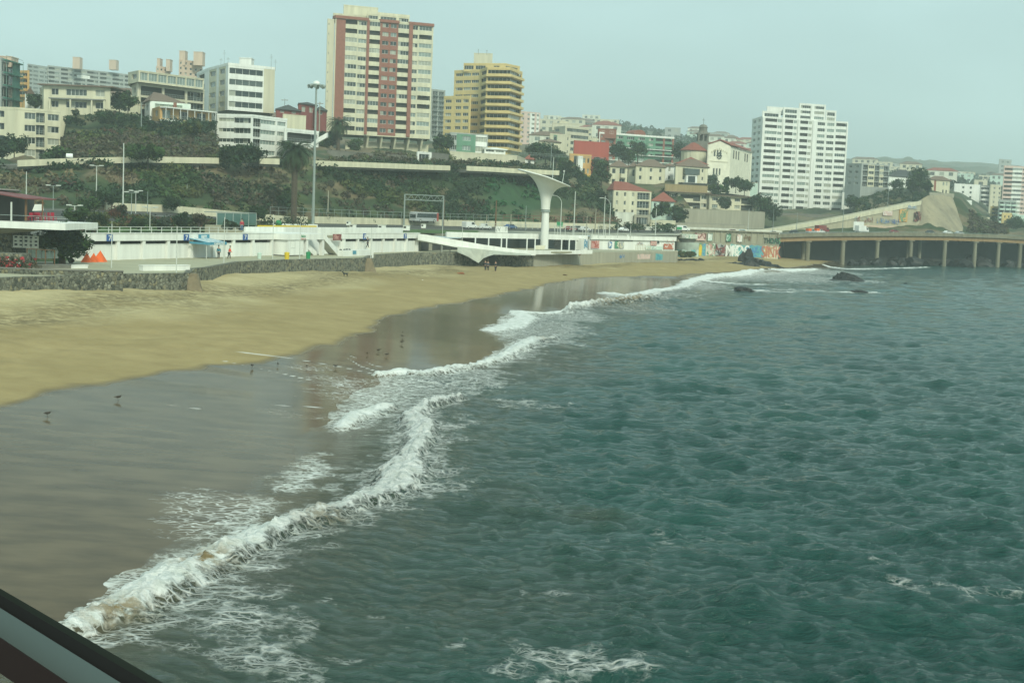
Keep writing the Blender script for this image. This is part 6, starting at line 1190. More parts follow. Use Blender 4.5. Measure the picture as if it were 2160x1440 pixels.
# shrubs & trees told apart on the slope: px, base y, d, h, rx, kind, label
T = [(74,236,343,4.6,1.9,'mid','small olive tree between the netted tower and villa','tree'),(252,244,346,5.8,3.0,'dark','dark tree mass right of the cream villa','tree'),
 (270,236,348,4.8,2.4,'dark','dark rounded tree beside the terraced building','tree'),(927,332,398,7.0,2.1,'dark','dark tree in the gap under the brick tower corner','tree'),(942,330,402,6.5,2.0,'dark','dark tree just left of the green house','tree'),
 (935,350,372,4.6,2.6,'olive','olive bush on the stone wall left of the beige wall','shrub'),
 (1128,342,425,6.0,3.0,'dark','dark tree right of the beige wall with red roof behind','tree'),(1150,350,428,7.0,3.6,'dark','broad dark tree left of the ochre villa','tree'),(1172,362,425,7.5,3.4,'dark','dark tree behind the funnel dish','tree'),(1190,380,415,7.0,3.2,'mid','green tree right of the funnel dish','tree'),
 (1215,405,412,7.5,3.6,'dark','dark tree below the ochre villa','tree'),(1243,410,412,6.5,3.2,'dark','dark tree under the yellow base of the villa','tree'),(1268,395,425,7.5,3.4,'dark','dark tree in front of the red building','tree'),(1262,372,440,6.5,3.0,'mid','tree against the red wall','tree'),
 (1232,450,385,7,3.6,'dark','dark tree low on the slope left of the cream house','tree'),(1262,462,385,7,3.6,'dark','tall dark tree beside the large cream house','tree'),(1210,440,385,7,3.8,'dark','dark tree on the slope behind the lamp posts','tree'),  # these trees all take the dark leaf green
 (1305,345,500,8,4,'dark','dark tree behind the cream balcony house','tree'),(1345,340,520,8,4,'dark','dark tree below the green block','tree'),(1434,350,540,9,3.6,'dark','dark round tree left of the church drum','tree'),(1325,352,500,6,3,'mid','small tree between the houses below the green block','tree'),
 (1500,395,495,4.5,3,'grey','grey shrub by the church gate','shrub'),(1531,402,492,5.5,1.3,'dark','small dark cypress in front of the church','tree'),(1552,402,492,4.6,3.0,'dark','dark spreading tree at the church corner','tree'),(1570,410,485,5,3,'mid','low tree left of the white tower','tree'),(1515,412,470,4,4.5,'mid','green mound of shrubs above the long houses','shrub'),
 (1525,440,447,3.8,2.6,'grey','round grey shrub in front of the long houses','shrub'),(1398,458,395,5,2.2,'dark','dark shrub beside the mint house','shrub'),(1430,478,404,6.2,2.8,'dark','dark tree right of the mint house','tree'),(1382,462,390,3.2,1.4,'dark','small shrub on the mint terrace','shrub'),
 (1612,462,455,7.5,3.4,'dark','dark tree at the left foot of the white tower','tree'),(1630,474,452,6.5,3.2,'dark','dark tree above the sloping wall start','tree'),(1598,450,458,6.5,3,'dark','dark tree beside the annex','tree'),
 (1797,440,545,5.5,3.4,'dark','dark bush right of the white tower','shrub'),(1815,442,540,4.5,3.2,'mid','low bush above the ramp wall','shrub'),(1891,402,560,4.5,3.2,'dark','round clipped shrub before the dark roofed house','shrub'),(1938,402,535,9.5,4.2,'dark','big dark tree on the bluff','tree'),(1930,410,530,6.5,4.4,'dark','lower dark tree on the bluff','tree'),(1955,412,525,6,2,'dark','slim dark tree beside the tall windowed house','tree'),
 (2094,492,600,7.5,2.2,'dark','dark cypress near the square window building','tree'),(2137,494,590,7.5,4.0,'dark','round dark tree before the pale blue house','tree'),(2072,492,600,6,4.0,'mid','green tree at the foot of the far blocks','tree'),(2052,488,560,8,4.2,'dark','dark tree right of the bluff foot','tree'),(2160,494,600,6,3.5,'mid','tree at the right edge of the road','tree'),
 (605,322,350,3.2,1.2,'dark','small conifer on the garage terrace','tree'),(680,318,372,5,2.6,'dark','dark shrub left of the upper palm','shrub'),(700,306,382,4,2.4,'dark','dark shrub under the upper palm','shrub'),(748,318,420,3.5,2.5,'mid','low shrub at the brick tower foot','shrub'),
 (402,300,300,5.0,2.4,'olive','rounded olive green tree before the dark hedge','tree'),(30,335,300,5.0,3.4,'dark','dark tree in front of the left apartment block','tree'),(6,340,290,4.5,3.2,'dark','dark bushy tree at the left edge','tree'),(118,352,272,3.8,3.0,'dark','dark bush beside the cliff road at the left','shrub'),(312,352,265,4.6,4.4,'mid','broad green tree overlapping the cliff road parapet','tree'),(525,352,282,4.4,5.0,'dark','broad dark tree overlapping the parapet left of the palm','tree'),(486,350,280,4.0,3.6,'dark','dark shrub overlapping the end of the parapet','shrub')]
for px,py,d,h,rx,kd,lb,ct in T:
    tree(('tree' if ct == 'tree' else 'shrub'), lb, W(px,py,d), h, rx, h*(.40 if ct == 'tree' else .48), (kd,'mid' if kd == 'dark' else 'dark'), ct, leaf=.30, clumps=int(16+rx*5), cnt=60, trunk=(ct == 'tree'))
# hedges: long dark masses (one thing each)
def hedge(name, label, pts, h, w_, kind, cat='hedge', leaf=.28, dens=1.0):
    Q = [W(*p) for p in pts]; root = thing(name, label, cat, Q[0]); cs = []; rs = []
    for i in range(len(Q)-1):
        L_ = (Q[i+1]-Q[i]).length; k = max(2,int(L_*h/1.6*dens))
        for _ in range(k): p = Q[i].lerp(Q[i+1], rng.random())-Q[0]; cs.append((p.x+rng.normal()*.3, p.y+rng.uniform(-.5,.5)*w_, p.z+rng.uniform(.1,.92)*h)); rs.append(rng.uniform(.8,1.3))
    cols = jit(GREENS[kind], len(cs), .25); link('foliage', leaf_mesh('foliage', cs, rs, 60, leaf, cols), root); return root
hedge('hedge', 'long dark hedge bank under the cream villa', [(135,262,318),(200,262,320),(280,272,326)], 3.0, 3, 'dark')
hedge('hedge', 'tall dark ivy hedge wall under the yellow lodge', [(300,325,318),(360,330,320),(455,332,322)], 8.2, 2.5, 'dark')
hedge('hedge', 'reddish flowering hedge on the slope below the villa', [(205,305,312),(260,303,314),(292,308,316)], 3.4, 3, 'red')
hedge('hedge', 'dark trimmed hedge at the left of the parking terrace', [(560,476,230),(600,475,236),(640,477,242)], 1.3, 1.2, 'dark', leaf=.18)
hedge('hedge', 'low dark roadside hedge behind the white kiosks', [(668,470,285),(760,471,300),(870,474,315),(960,478,328)], 1.3, 1.5, 'dark', leaf=.2)
hedge('hedge', 'low dark roadside hedge right of the funnel tower', [(1060,483,336),(1180,486,345),(1290,489,352)], 1.2, 1.5, 'dark', leaf=.2)
hedge('hedge', 'dark hedge under the large cream house along the road', [(1300,488,352),(1360,489,360),(1425,491,370)], 1.9, 1.5, 'dark', leaf=.22)
# scrub over the cliff: nobody could count it
N0 = 5200; px_ = rng.uniform(-420, 1330, N0); t_ = rng.uniform(1.03, 2.0, N0)
a_, b_, c_ = land(px_, t_); F1 = fbm(a_*.035, c_*.09+b_*.03, 3); F2 = fbm(a_*.08+7, c_*.16, 3)
keep = ((F1 < .53) & (fbm(a_*.11+3, c_*.2) < .60)) | (rng.random(N0) < .10); a_, b_, c_, F1, F2, px2, t2 = [v_[keep] for v_ in (a_, b_, c_, F1, F2, px_, t_)]
cols = jit(GREENS['dark'], len(a_), .14)*(.7+.9*fbm(a_*.13, c_*.25, 2))[:,None]
for kn, mk in (('mid', (F2 > .50)&(F2 < .58)), ('olive', (F2 >= .58)&(F2 < .64)), ('brown', (F1 > .56)), ('dry', (F1 > .64)), ('red', (F2 < .34)&(rng.random(len(a_)) < .15)), ('ivy', (np.abs(px2-1075) < 65)&(t2 < 1.8)), ('brown', (px2 > 420)&(px2 < 585)&(rng.random(len(a_)) < .6)), ('dark', (t2 > 1.86))):
    cols[mk] = jit(GREENS[kn], int(mk.sum()), .2)
rr_ = rng.uniform(.8, 1.9, len(a_))*np.where(t2 > 1.9, 1.1, 1); cen = np.stack([a_, b_, c_+rr_*.25], -1)
ivy = (np.abs(px2-1075) < 60)&(t2 < 1.75); rr_[ivy] *= .6
tag(link('scrub', leaf_mesh('scrub', cen, rr_, 42, .36, cols, .8, .5)), 'tangled green and brown scrub covering the coastal cliff', 'scrub', kind='stuff')
N1 = 1500; px_ = rng.uniform(120, 460, N1); t_ = rng.uniform(2.05, 2.97, N1); t_ = np.where(px_ < 215, 2.05+(t_-2.05)*.5, t_); px_[:300] = rng.uniform(690,1290,300); t_[:300] = rng.uniform(2.05,2.6,300)
px_[300:520] = rng.uniform(1790,1945,220); t_[300:520] = rng.uniform(2.1,2.98,220); px_[520:760] = rng.uniform(2030,2110,240); t_[520:760] = rng.uniform(1.6,2.98,240); px_[760:860] = rng.uniform(1285,1600,100); t_[760:860] = rng.uniform(2.0,2.9,100)
a_, b_, c_ = land(px_, t_); F1 = fbm(a_*.05, c_*.1, 3); cols = jit(GREENS['dark'], N1, .25); mk = F1 > .55; cols[mk] = jit(GREENS['brown'], int(mk.sum()), .25); mk = rng.random(N1) < .2; cols[mk] = jit(GREENS['olive'], int(mk.sum()), .2)
tag(link('scrub', leaf_mesh('scrub', np.stack([a_,b_,c_+.4],-1), rng.uniform(.7,1.6,N1), 40, .36, cols)), 'patchy bushes on the upper slopes between the houses', 'scrub', kind='stuff')
N2 = 900; px_ = rng.uniform(1100, 2300, N2); t_ = rng.uniform(4.1, 4.98, N2); a_, b_, c_ = land(px_, t_)
tag(link('woodland', leaf_mesh('woodland', np.stack([a_,b_,c_+1],-1), rng.uniform(2.5,5,N2), 22, 1.5, jit(GREENS['dark'], N2, .3))), 'hazy tree cover on the far hillside', 'woodland', kind='stuff')
# garden beds on the terrace left
N3 = 520; px_ = rng.uniform(140, 560, N3); t_ = rng.uniform(.12, .52, N3); a_, b_, c_ = land(px_, t_); cols = jit(GREENS['dark'], N3, .3); mk = rng.random(N3) < .4; cols[mk] = jit(GREENS['olive'], int(mk.sum()), .25); mk = rng.random(N3) < .15; cols[mk] = jit(GREENS['red'], int(mk.sum()), .2)
tag(link('garden_beds', leaf_mesh('garden_beds', np.stack([a_,b_,c_+.3],-1), rng.uniform(.45,1.25,N3), 46, .20, cols)), 'mixed garden planting behind the changing rooms', 'planting', kind='stuff')
for px,py,d,h,rx,kd,lb in [(160,478,182,2.6,1.6,'mid','green shrub above the round tree'),(205,482,188,2.4,1.5,'olive','yellow green shrub behind the left posters'),(245,470,215,3.0,2.0,'red','reddish shrub in the garden near the tall lamp post'),(290,484,200,1.7,1.5,'dark','dark shrub in the garden behind the third pilaster'),(345,484,205,1.6,1.4,'grey','silvery agave like shrub behind the roof railing'),(385,480,212,2.2,1.5,'dark','dark shrub left of the bench in the garden'),(420,482,215,2.8,1.5,'brown','round brown green bush left of the glass shelter'),(548,472,235,3.2,1.7,'dark','tall dark bush right of the glass shelter'),(480,486,204,1.4,1.2,'grey','silver succulent beside the stepped seats'),(215,438,235,2.8,2.6,'dark','dark shrub at the cliff foot in the left garden'),(180,455,225,3.2,2.6,'mid','green shrub at the cliff foot above the round tree'),(365,446,246,2.6,2.4,'dark','dark shrub before the cream roadside wall')]:
    tree('shrub', lb, W(px,py,d), h, rx, h*.46, (kd,'dark'), 'shrub', leaf=.16, clumps=22, cnt=80, trunk=False)
g_ = W(1448,549,372); tree('grass_mound', 'low green plant mound at the foot of the round turret', Vector((g_.x,g_.y,1.4)), 1.8, 4.2, .8, ('olive','mid'), 'plant mound', leaf=.22, clumps=40, cnt=90, trunk=False, ry=2.5)
fb_ = P(30,600,2.3); rb = thing('flowering_bush', 'bush with red flowers in the lower left of the stone walls', 'bush', fb_); k = 60; cs = np.stack([rng.uniform(-3.5,2.2,k), rng.uniform(-1,1.4,k), rng.uniform(.2,2.7,k)],-1)
link('foliage', leaf_mesh('foliage', cs, rng.uniform(.5,.8,k), 70, .13, jit((.045,.05,.025), k, .3)), rb); k = 90; cs = np.stack([rng.uniform(-3.6,2.3,k), rng.uniform(-1.6,-.4,k), rng.uniform(.2,3.0,k)],-1); cl = jit((.34,.035,.04), k, .25); cl[:14] = (.5,.45,.4)
link('flowers', leaf_mesh('flowers', cs, np.full(k,.22), 7, .12, cl), rb)
# ------------------------------------------------------------------ palms
def palm(label, base, h, fr_, n_=64, droop=1.0, trunk_r=.42):
    root = thing('palm_tree', label, 'palm', base); mb = MB(); prof = [(trunk_r*1.35,-1.2),(trunk_r*1.1,.6)]+[(trunk_r*(1+.05*(i%2)), .6+(h-.6)*i/16) for i in range(1,17)]; mb.lathe(prof, 12); mb.build('trunk', BARK, root)
    V = []; Fq = []; Cc = []
    for k in range(n_):
        az = k*2.399+rng.normal()*.1; el0 = math.radians(78-(k/n_)**.8*118); L_ = fr_*(.85+.25*rng.random()); p = np.array([0,0,h+.1]); el = el0; ns = 11; dead = k > n_*.82
        col = np.array((.034,.060,.026) if not dead else (.10,.08,.045))*(.7+.6*rng.random()); side = np.array([-math.sin(az), math.cos(az), 0])
        for i in range(ns):
            st = L_/ns; dv = np.array([math.cos(az)*math.cos(el), math.sin(az)*math.cos(el), math.sin(el)]); q = p+dv*st; el -= (.085+.05*rng.random())*droop*(1+i*.12)
            wd = fr_*.115*math.sin(math.pi*min(1,(i+1.2)/(ns+.6)))**.6
            up = np.cross(dv, side)
            for s_ in (-1,1):
                for m_ in range(3):
                    a = p+(q-p)*(m_/3); b_ = a+(q-p)*.20; tip = a+side*s_*wd+dv*st*.9-np.array([0,0,wd*.45])+up*0; o_ = len(V); V += [a, b_, tip+dv*.05, tip]; Fq.append((o_,o_+1,o_+2,o_+3)); Cc += [col*(.8+.4*rng.random())]*4
            o_ = len(V); V += [p-side*.03, p+side*.03, q+side*.02, q-side*.02]; Fq.append((o_,o_+1,o_+2,o_+3)); Cc += [col*1.3]*4
            p = q
    me = bpy.data.meshes.new('fronds'); me.from_pydata([tuple(v_) for v_ in V], [], Fq); c4 = np.ones((len(V),4), np.float32); c4[:,:3] = np.array(Cc); at = me.attributes.new('leafcol','FLOAT_COLOR','POINT'); at.data.foreach_set('color', c4.reshape(-1)); me.materials.append(LEAF); me.update(); link('fronds', me, root); return root
pb = W(619,474,266); palm('tall palm with thick dark trunk in front of the cliff beside the tall mast', pb, (474-322)/F*266*1.0, 4.4, 90, 1.05, .55)
pb = W(713,318,378); palm('palm on the terrace at the left foot of the brick tower', pb, (318-264)/F*378, 4.3, 70, 1.05, .5)
pb = W(196,490,186); palm('small low palm like plant behind the first pilasters', pb, .9, 1.3, 36, 1.0, .14)
# ------------------------------------------------------------------ people
SKIN = mat('skin', (.42,.24,.16), .6, .05, 5); HAIR = mat('dark_hair', (.02,.016,.012), .7, .1, 5)
def skin_mesh(name, chain, mats, sub=1):
    """chain: dict of vertices {k:(co, r)} and edges"""
    vs, es, root = chain; me = bpy.data.meshes.new(name); ks = list(vs); me.from_pydata([vs[k][0] for k in ks], [(ks.index(a), ks.index(b)) for a, b in es], [])
    o = bpy.data.objects.new(name, me); COL.objects.link(o); md = o.modifiers.new('s','SKIN'); 
    for i, k in enumerate(ks):
        sv = me.skin_vertices[0].data[i]; r = vs[k][1]; sv.radius = (r, r) if not isinstance(r, tuple) else r; sv.use_root = (k == root)
    if sub: s2 = o.modifiers.new('u','SUBSURF'); s2.levels = sub; s2.render_levels = sub
    dg = bpy.context.evaluated_depsgraph_get(); m2 = bpy.data.meshes.new_from_object(o.evaluated_get(dg)); m2.name = name; bpy.data.objects.remove(o); m2.materials.clear()
    for m_ in mats: m2.materials.append(m_)
    m2.polygons.foreach_set('use_smooth', [True]*len(m2.polygons)); return m2
def person(label, loc, rz, top, legs, h=1.72, step=.0, arm=(.1,.1), lean=0.0, hood=False, sit=False, bag=None):
    root = thing('person', label, 'person', loc, rz); k = h/1.72; hip = .90; 
    def S(d): return {a: ((c[0]*k, c[1]*k, c[2]*k), (r*k if not isinstance(r,tuple) else (r[0]*k,r[1]*k))) for a,(c,r) in d.items()}
    ln = lean; sh = 1.42; kn = .48
    if sit: hip = .42
    up = hip; sh = hip+.52; nk = sh+.08; hd = sh+.24
    X = lambda z: -ln*(z-hip)            # forward is -y
    J = {'pel':((0,0,hip),(.15,.11)),'spi':((0,X(hip+.25),hip+.25),(.14,.10)),'che':((0,X(sh-.05),sh-.05),(.17,.11)),'nec':((0,X(nk),nk+.02),.055),'hea':((0,X(hd),hd-.04),(.075,.09)),'top':((0,X(hd),hd+.09),(.065,.08))}
    E = [('pel','spi'),('spi','che'),('che','nec'),('nec','hea'),('hea','top')]
    for s, sx in (('l',-1),('r',1)):
        st = step*(1 if s == 'l' else -1); ar = arm[0] if s == 'l' else arm[1]
        J['sh'+s] = ((sx*.19,X(sh-.04),sh-.06),.055); J['el'+s] = ((sx*.25,X(sh-.3)-ar*.25,sh-.34),.042); J['wr'+s] = ((sx*.24,X(sh-.5)-ar*.9,sh-.58+ar*.35),.03); J['ha'+s] = ((sx*.235,X(sh-.5)-ar*1.1,sh-.68+ar*.40),(.035,.02))
        if sit: J['kn'+s] = ((sx*.12,-.42,hip+.06),.065); J['an'+s] = ((sx*.12,-.50,.09),.045); J['to'+s] = ((sx*.12,-.66,.04),.035)
        else: J['kn'+s] = ((sx*.10,-st*.5-.03,kn),.062); J['an'+s] = ((sx*.10,-st+.02,.09),.042); J['to'+s] = ((sx*.10,-st-.14,.035),.036)
        J['hi'+s] = ((sx*.09,0,hip-.07),.095)
        E += [('che','sh'+s),('sh'+s,'el'+s),('el'+s,'wr'+s),('wr'+s,'ha'+s),('pel','hi'+s),('hi'+s,'kn'+s),('kn'+s,'an'+s),('an'+s,'to'+s)]
    body = link('body', skin_mesh('body', (S(J), E, 'pel'), [SKIN]), root)
    jk = {a: (J[a][0], (r_[0]+.03, r_[1]+.03) if isinstance(r_ := J[a][1], tuple) else r_+.022) for a in ('pel','spi','che','shl','ell','wrl','shr','elr','wrr')}
    link('jacket', skin_mesh('jacket', (S(jk), [('pel','spi'),('spi','che'),('che','shl'),('shl','ell'),('ell','wrl'),('che','shr'),('shr','elr'),('elr','wrr')], 'pel'), [M_(top)]), root)
    tr_ = {a: (J[a][0], (r_[0]+.015, r_[1]+.015) if isinstance(r_ := J[a][1], tuple) else r_+.018) for a in ('pel','hil','knl','anl','hir','knr','anr')}
    link('trousers', skin_mesh('trousers', (S(tr_), [('pel','hil'),('hil','knl'),('knl','anl'),('pel','hir'),('hir','knr'),('knr','anr')], 'pel'), [M_(legs)]), root)
    hm = MB(); c_ = J['top'][0]; hm.lathe([(.02,.115),(.07,.09),(.098,.03),(.095,-.04),(.05,-.07)][::-1], 12); ho_ = hm.build('hood' if hood else 'hair', M_(top) if hood else HAIR, root, smooth=True); ho_.location = (0, c_[1]*k+.012, c_[2]*k); ho_.scale = (k,k*1.1,k)
    return root
for k_, c_ in (('teal_cloth',(.01,.16,.22)),('coral_cloth',(.80,.09,.05)),('crimson_cloth',(.40,.02,.05)),('denim',(.10,.17,.28)),('dark_cloth',(.02,.025,.03)),('slate_cloth',(.06,.075,.09)),('white_cloth',(.7,.7,.66)),('lavender_cloth',(.20,.22,.42))): mat(k_, c_, .8, .12, 6)
GP = lambda px, py: P(px, py, PZ)
person('person in a teal jacket and dark trousers standing under the blue awning', GP(461,545.5), .5, 'teal_cloth', 'dark_cloth', 1.72, .06)
person('person in a bright coral hooded top bending forward beside the awning', GP(483,546), 2.2, 'coral_cloth', 'dark_cloth', 1.70, .15, (.35,.35), .22)
person('person in a crimson top and blue jeans standing on the stepped seats', W(510,488,205), .2, 'crimson_cloth', 'denim', 1.72, .08)
person('person in dark clothes walking on the landing wall by the white block', GP(775,534)+Vector((0,0,.9)), 1.4, 'slate_cloth', 'dark_cloth', 1.7, .22)
def on_sand(px, py):
    z = 1.3
    for _ in range(8): p = P(px,py,z); z = float(sand_z(np.array([p.x]), np.array([p.y]))[0][0])
    p = P(px,py,z); p.z = z; return p
person('left one of two dark clad walkers close together below the archway', on_sand(1023.5,571), .3, 'dark_cloth', 'dark_cloth', 1.74, .22, (.15,-.1))
person('right one of two dark clad walkers close together, reddish shoes', on_sand(1029,571.5), -.3, 'slate_cloth', 'dark_cloth', 1.70, .12)
person('person in black with a white collar walking alone right of the pair', on_sand(1045,573), .2, 'ink_black', 'dark_cloth', 1.76, .25, (.2,-.15))
person('person in dark clothes standing against the low wall beside sitting friends', on_sand(863,549), .8, 'ink_black', 'dark_cloth', 1.72, .1, (.2,.3))
person('seated person in a pale olive top on the sand below the low wall', on_sand(857,550), .4, 'olive_cloth' if mat('olive_cloth',(.30,.32,.16),.8,.1,5) else '', 'dark_cloth', 1.7, sit=True)
# small things on the sand
def lump(name, label, cat, loc, sx, sy, sz, m, seed=1, group=None):
    o = rock(name, label, loc.x, loc.y, loc.z+sz*.4, sx, sy, sz, seed, group, cat, 2, .4); o.data.materials.clear(); o.data.materials.append(M_(m)); return o
lump('backpack','dark bag lying left of the seated person','bag',on_sand(843,550),.35,.25,.22,'ink_black',3); lump('backpack','dark bag lying right of the standing person at the low wall','bag',on_sand(880,549.5),.42,.25,.25,'ink_black',4)
lump('driftwood','reddish brown driftwood lump on the open sand','driftwood',on_sand(972,577.5),.9,.3,.22,'rust' if mat('rust',(.28,.10,.04),.9,.2,3) else '',6); lump('driftwood','short pale twig of driftwood right of the walkers','driftwood',on_sand(1192,580),.5,.9,.12,'wood_brown',8)
lump('stone','tiny white object on the sand','litter',on_sand(891,591.5),.16,.14,.12,'white_paint',9)
# dog
def dog(label, loc, rz, m='ink_black'):
    r = thing('dog', label, 'dog', loc, rz)
    J = {'pel':((.22,0,.42),.10),'bel':((0,0,.40),.10),'che':((-.24,0,.42),.13),'nec':((-.38,0,.54),.075),'hea':((-.47,0,.62),.075),'muz':((-.60,0,.58),.04),'t1':((.36,0,.46),.03),'t2':((.52,0,.58),.015),
      'fl1':((-.24,.09,.28),.045),'fl2':((-.22,.09,.14),.03),'fl3':((-.24,.09,.02),.028),'fr1':((-.24,-.09,.28),.045),'fr2':((-.22,-.09,.14),.03),'fr3':((-.24,-.09,.02),.028),
      'bl1':((.16,.10,.27),.06),'bl2':((.27,.10,.16),.03),'bl3':((.22,.10,.02),.028),'br1':((.16,-.10,.27),.06),'br2':((.27,-.10,.16),.03),'br3':((.22,-.10,.02),.028)}
    E = [('pel','bel'),('bel','che'),('che','nec'),('nec','hea'),('hea','muz'),('pel','t1'),('t1','t2')]+[(a,b) for s in 'lr' for a,b in (('che','f'+s+'1'),('f'+s+'1','f'+s+'2'),('f'+s+'2','f'+s+'3'),('pel','b'+s+'1'),('b'+s+'1','b'+s+'2'),('b'+s+'2','b'+s+'3'))]
    link('body', skin_mesh('body', (J,E,'bel'), [M_(m)]), r); mb = MB()
    for s in (-1,1): mb.add([(-.44,s*.05,.66),(-.40,s*.07,.66),(-.43,s*.075,.76),(-.42,s*.03,.67)],[(0,1,2),(1,3,2),(3,0,2),(0,3,1)])
    mb.build('ears', M_(m), r); return r
dog('small black dog standing on the sand below the curving sea wall', on_sand(729,583), .5)
# shore birds
BIRD = mat('bird_brown', (.055,.045,.035), .8, .2, 12); BIRDP = mat('bird_pale', (.20,.18,.15), .8, .2, 12)
def bird_proto(label, group, flip=0):
    r = thing('shore_bird', label, 'bird', (0,0,0), 0, group); J = {'t':((.19,0,.205),.010),'r':((.10,0,.22),.042),'b':((0,0,.225),.070),'c':((-.08,0,.25),.060),'n':((-.12,0,.295),.032),'h':((-.145,0,.325),.032)}
    link('body', skin_mesh('body', (J,[('t','r'),('r','b'),('b','c'),('c','n'),('n','h')],'b'), [BIRD]), r)
    mb = MB(); mb.tube((-.165,0,.325),(-.215,0,.312),.008,.002,5); mb.tube((-.215,0,.312),(-.25,0,.298),.005,.002,5); mb.build('bill', BARK, r)
    mb = MB(); mb.add([(.20,0,.225),(-.06,.052,.27),(-.05,.056,.22),(.10,.05,.20),(.20,0,.215)],[(0,1,2,3,4)]); mb.add([(.20,0,.225),(-.06,-.052,.27),(-.05,-.056,.22),(.10,-.05,.20),(.20,0,.215)],[(4,3,2,1,0)]); mb.build('wings', BIRDP, r)
    for s in (-1,1):
        mb = MB(); mb.tube((.0,s*.022,.20),(.012,s*.022,.10),.008,.005,5); mb.tube((.012,s*.022,.10),(-.004,s*.022,.0),.005,.005,5); mb.tube((-.004,s*.022,.004),(-.04,s*.03,.004),.004,.003,4); mb.build('leg', BARK, r)
    return r
BB = [(100,880,3.0,'brown shore bird farthest left on the wet sand',1.05),(249,845,3.3,'brown shore bird standing apart, second from the left',1.05),(532,776,1.2,'first shore bird at the foam line, left of the group of four',.95),(586,773,-1.3,'upright second shore bird along the foam line',.95),(647,776,1.5,'small third shore bird along the foam line',.8),(708,777,.4,'fourth shore bird at the right end of the foam line row',.95),(775,749,1.6,'small shore bird in the middle group, leftmost',.85),(798,743,2.9,'shore bird in the middle group facing left, uppermost',.95),(816,752,3.0,'shore bird in the middle group, rightmost',.95),(850,704,1.5,'farthest tiny shore bird of the upper group',.8),(849,713,.3,'shore bird just below the farthest one',1.0),(848,726,2.8,'lowest shore bird of the upper group of three',1.0)]
proto = None
for i,(px,py,rz,lb,sc_) in enumerate(BB):
    p = on_sand(px,py)
    if proto is None: proto = bird_proto(lb, 'shore birds on the wet sand'); o = proto
    else: o = copy_tree(proto)
    o['label'] = lb; o.location = p; o.rotation_euler = (0,0,rz); o.scale = (sc_*1.15,sc_*1.15,sc_*.95)
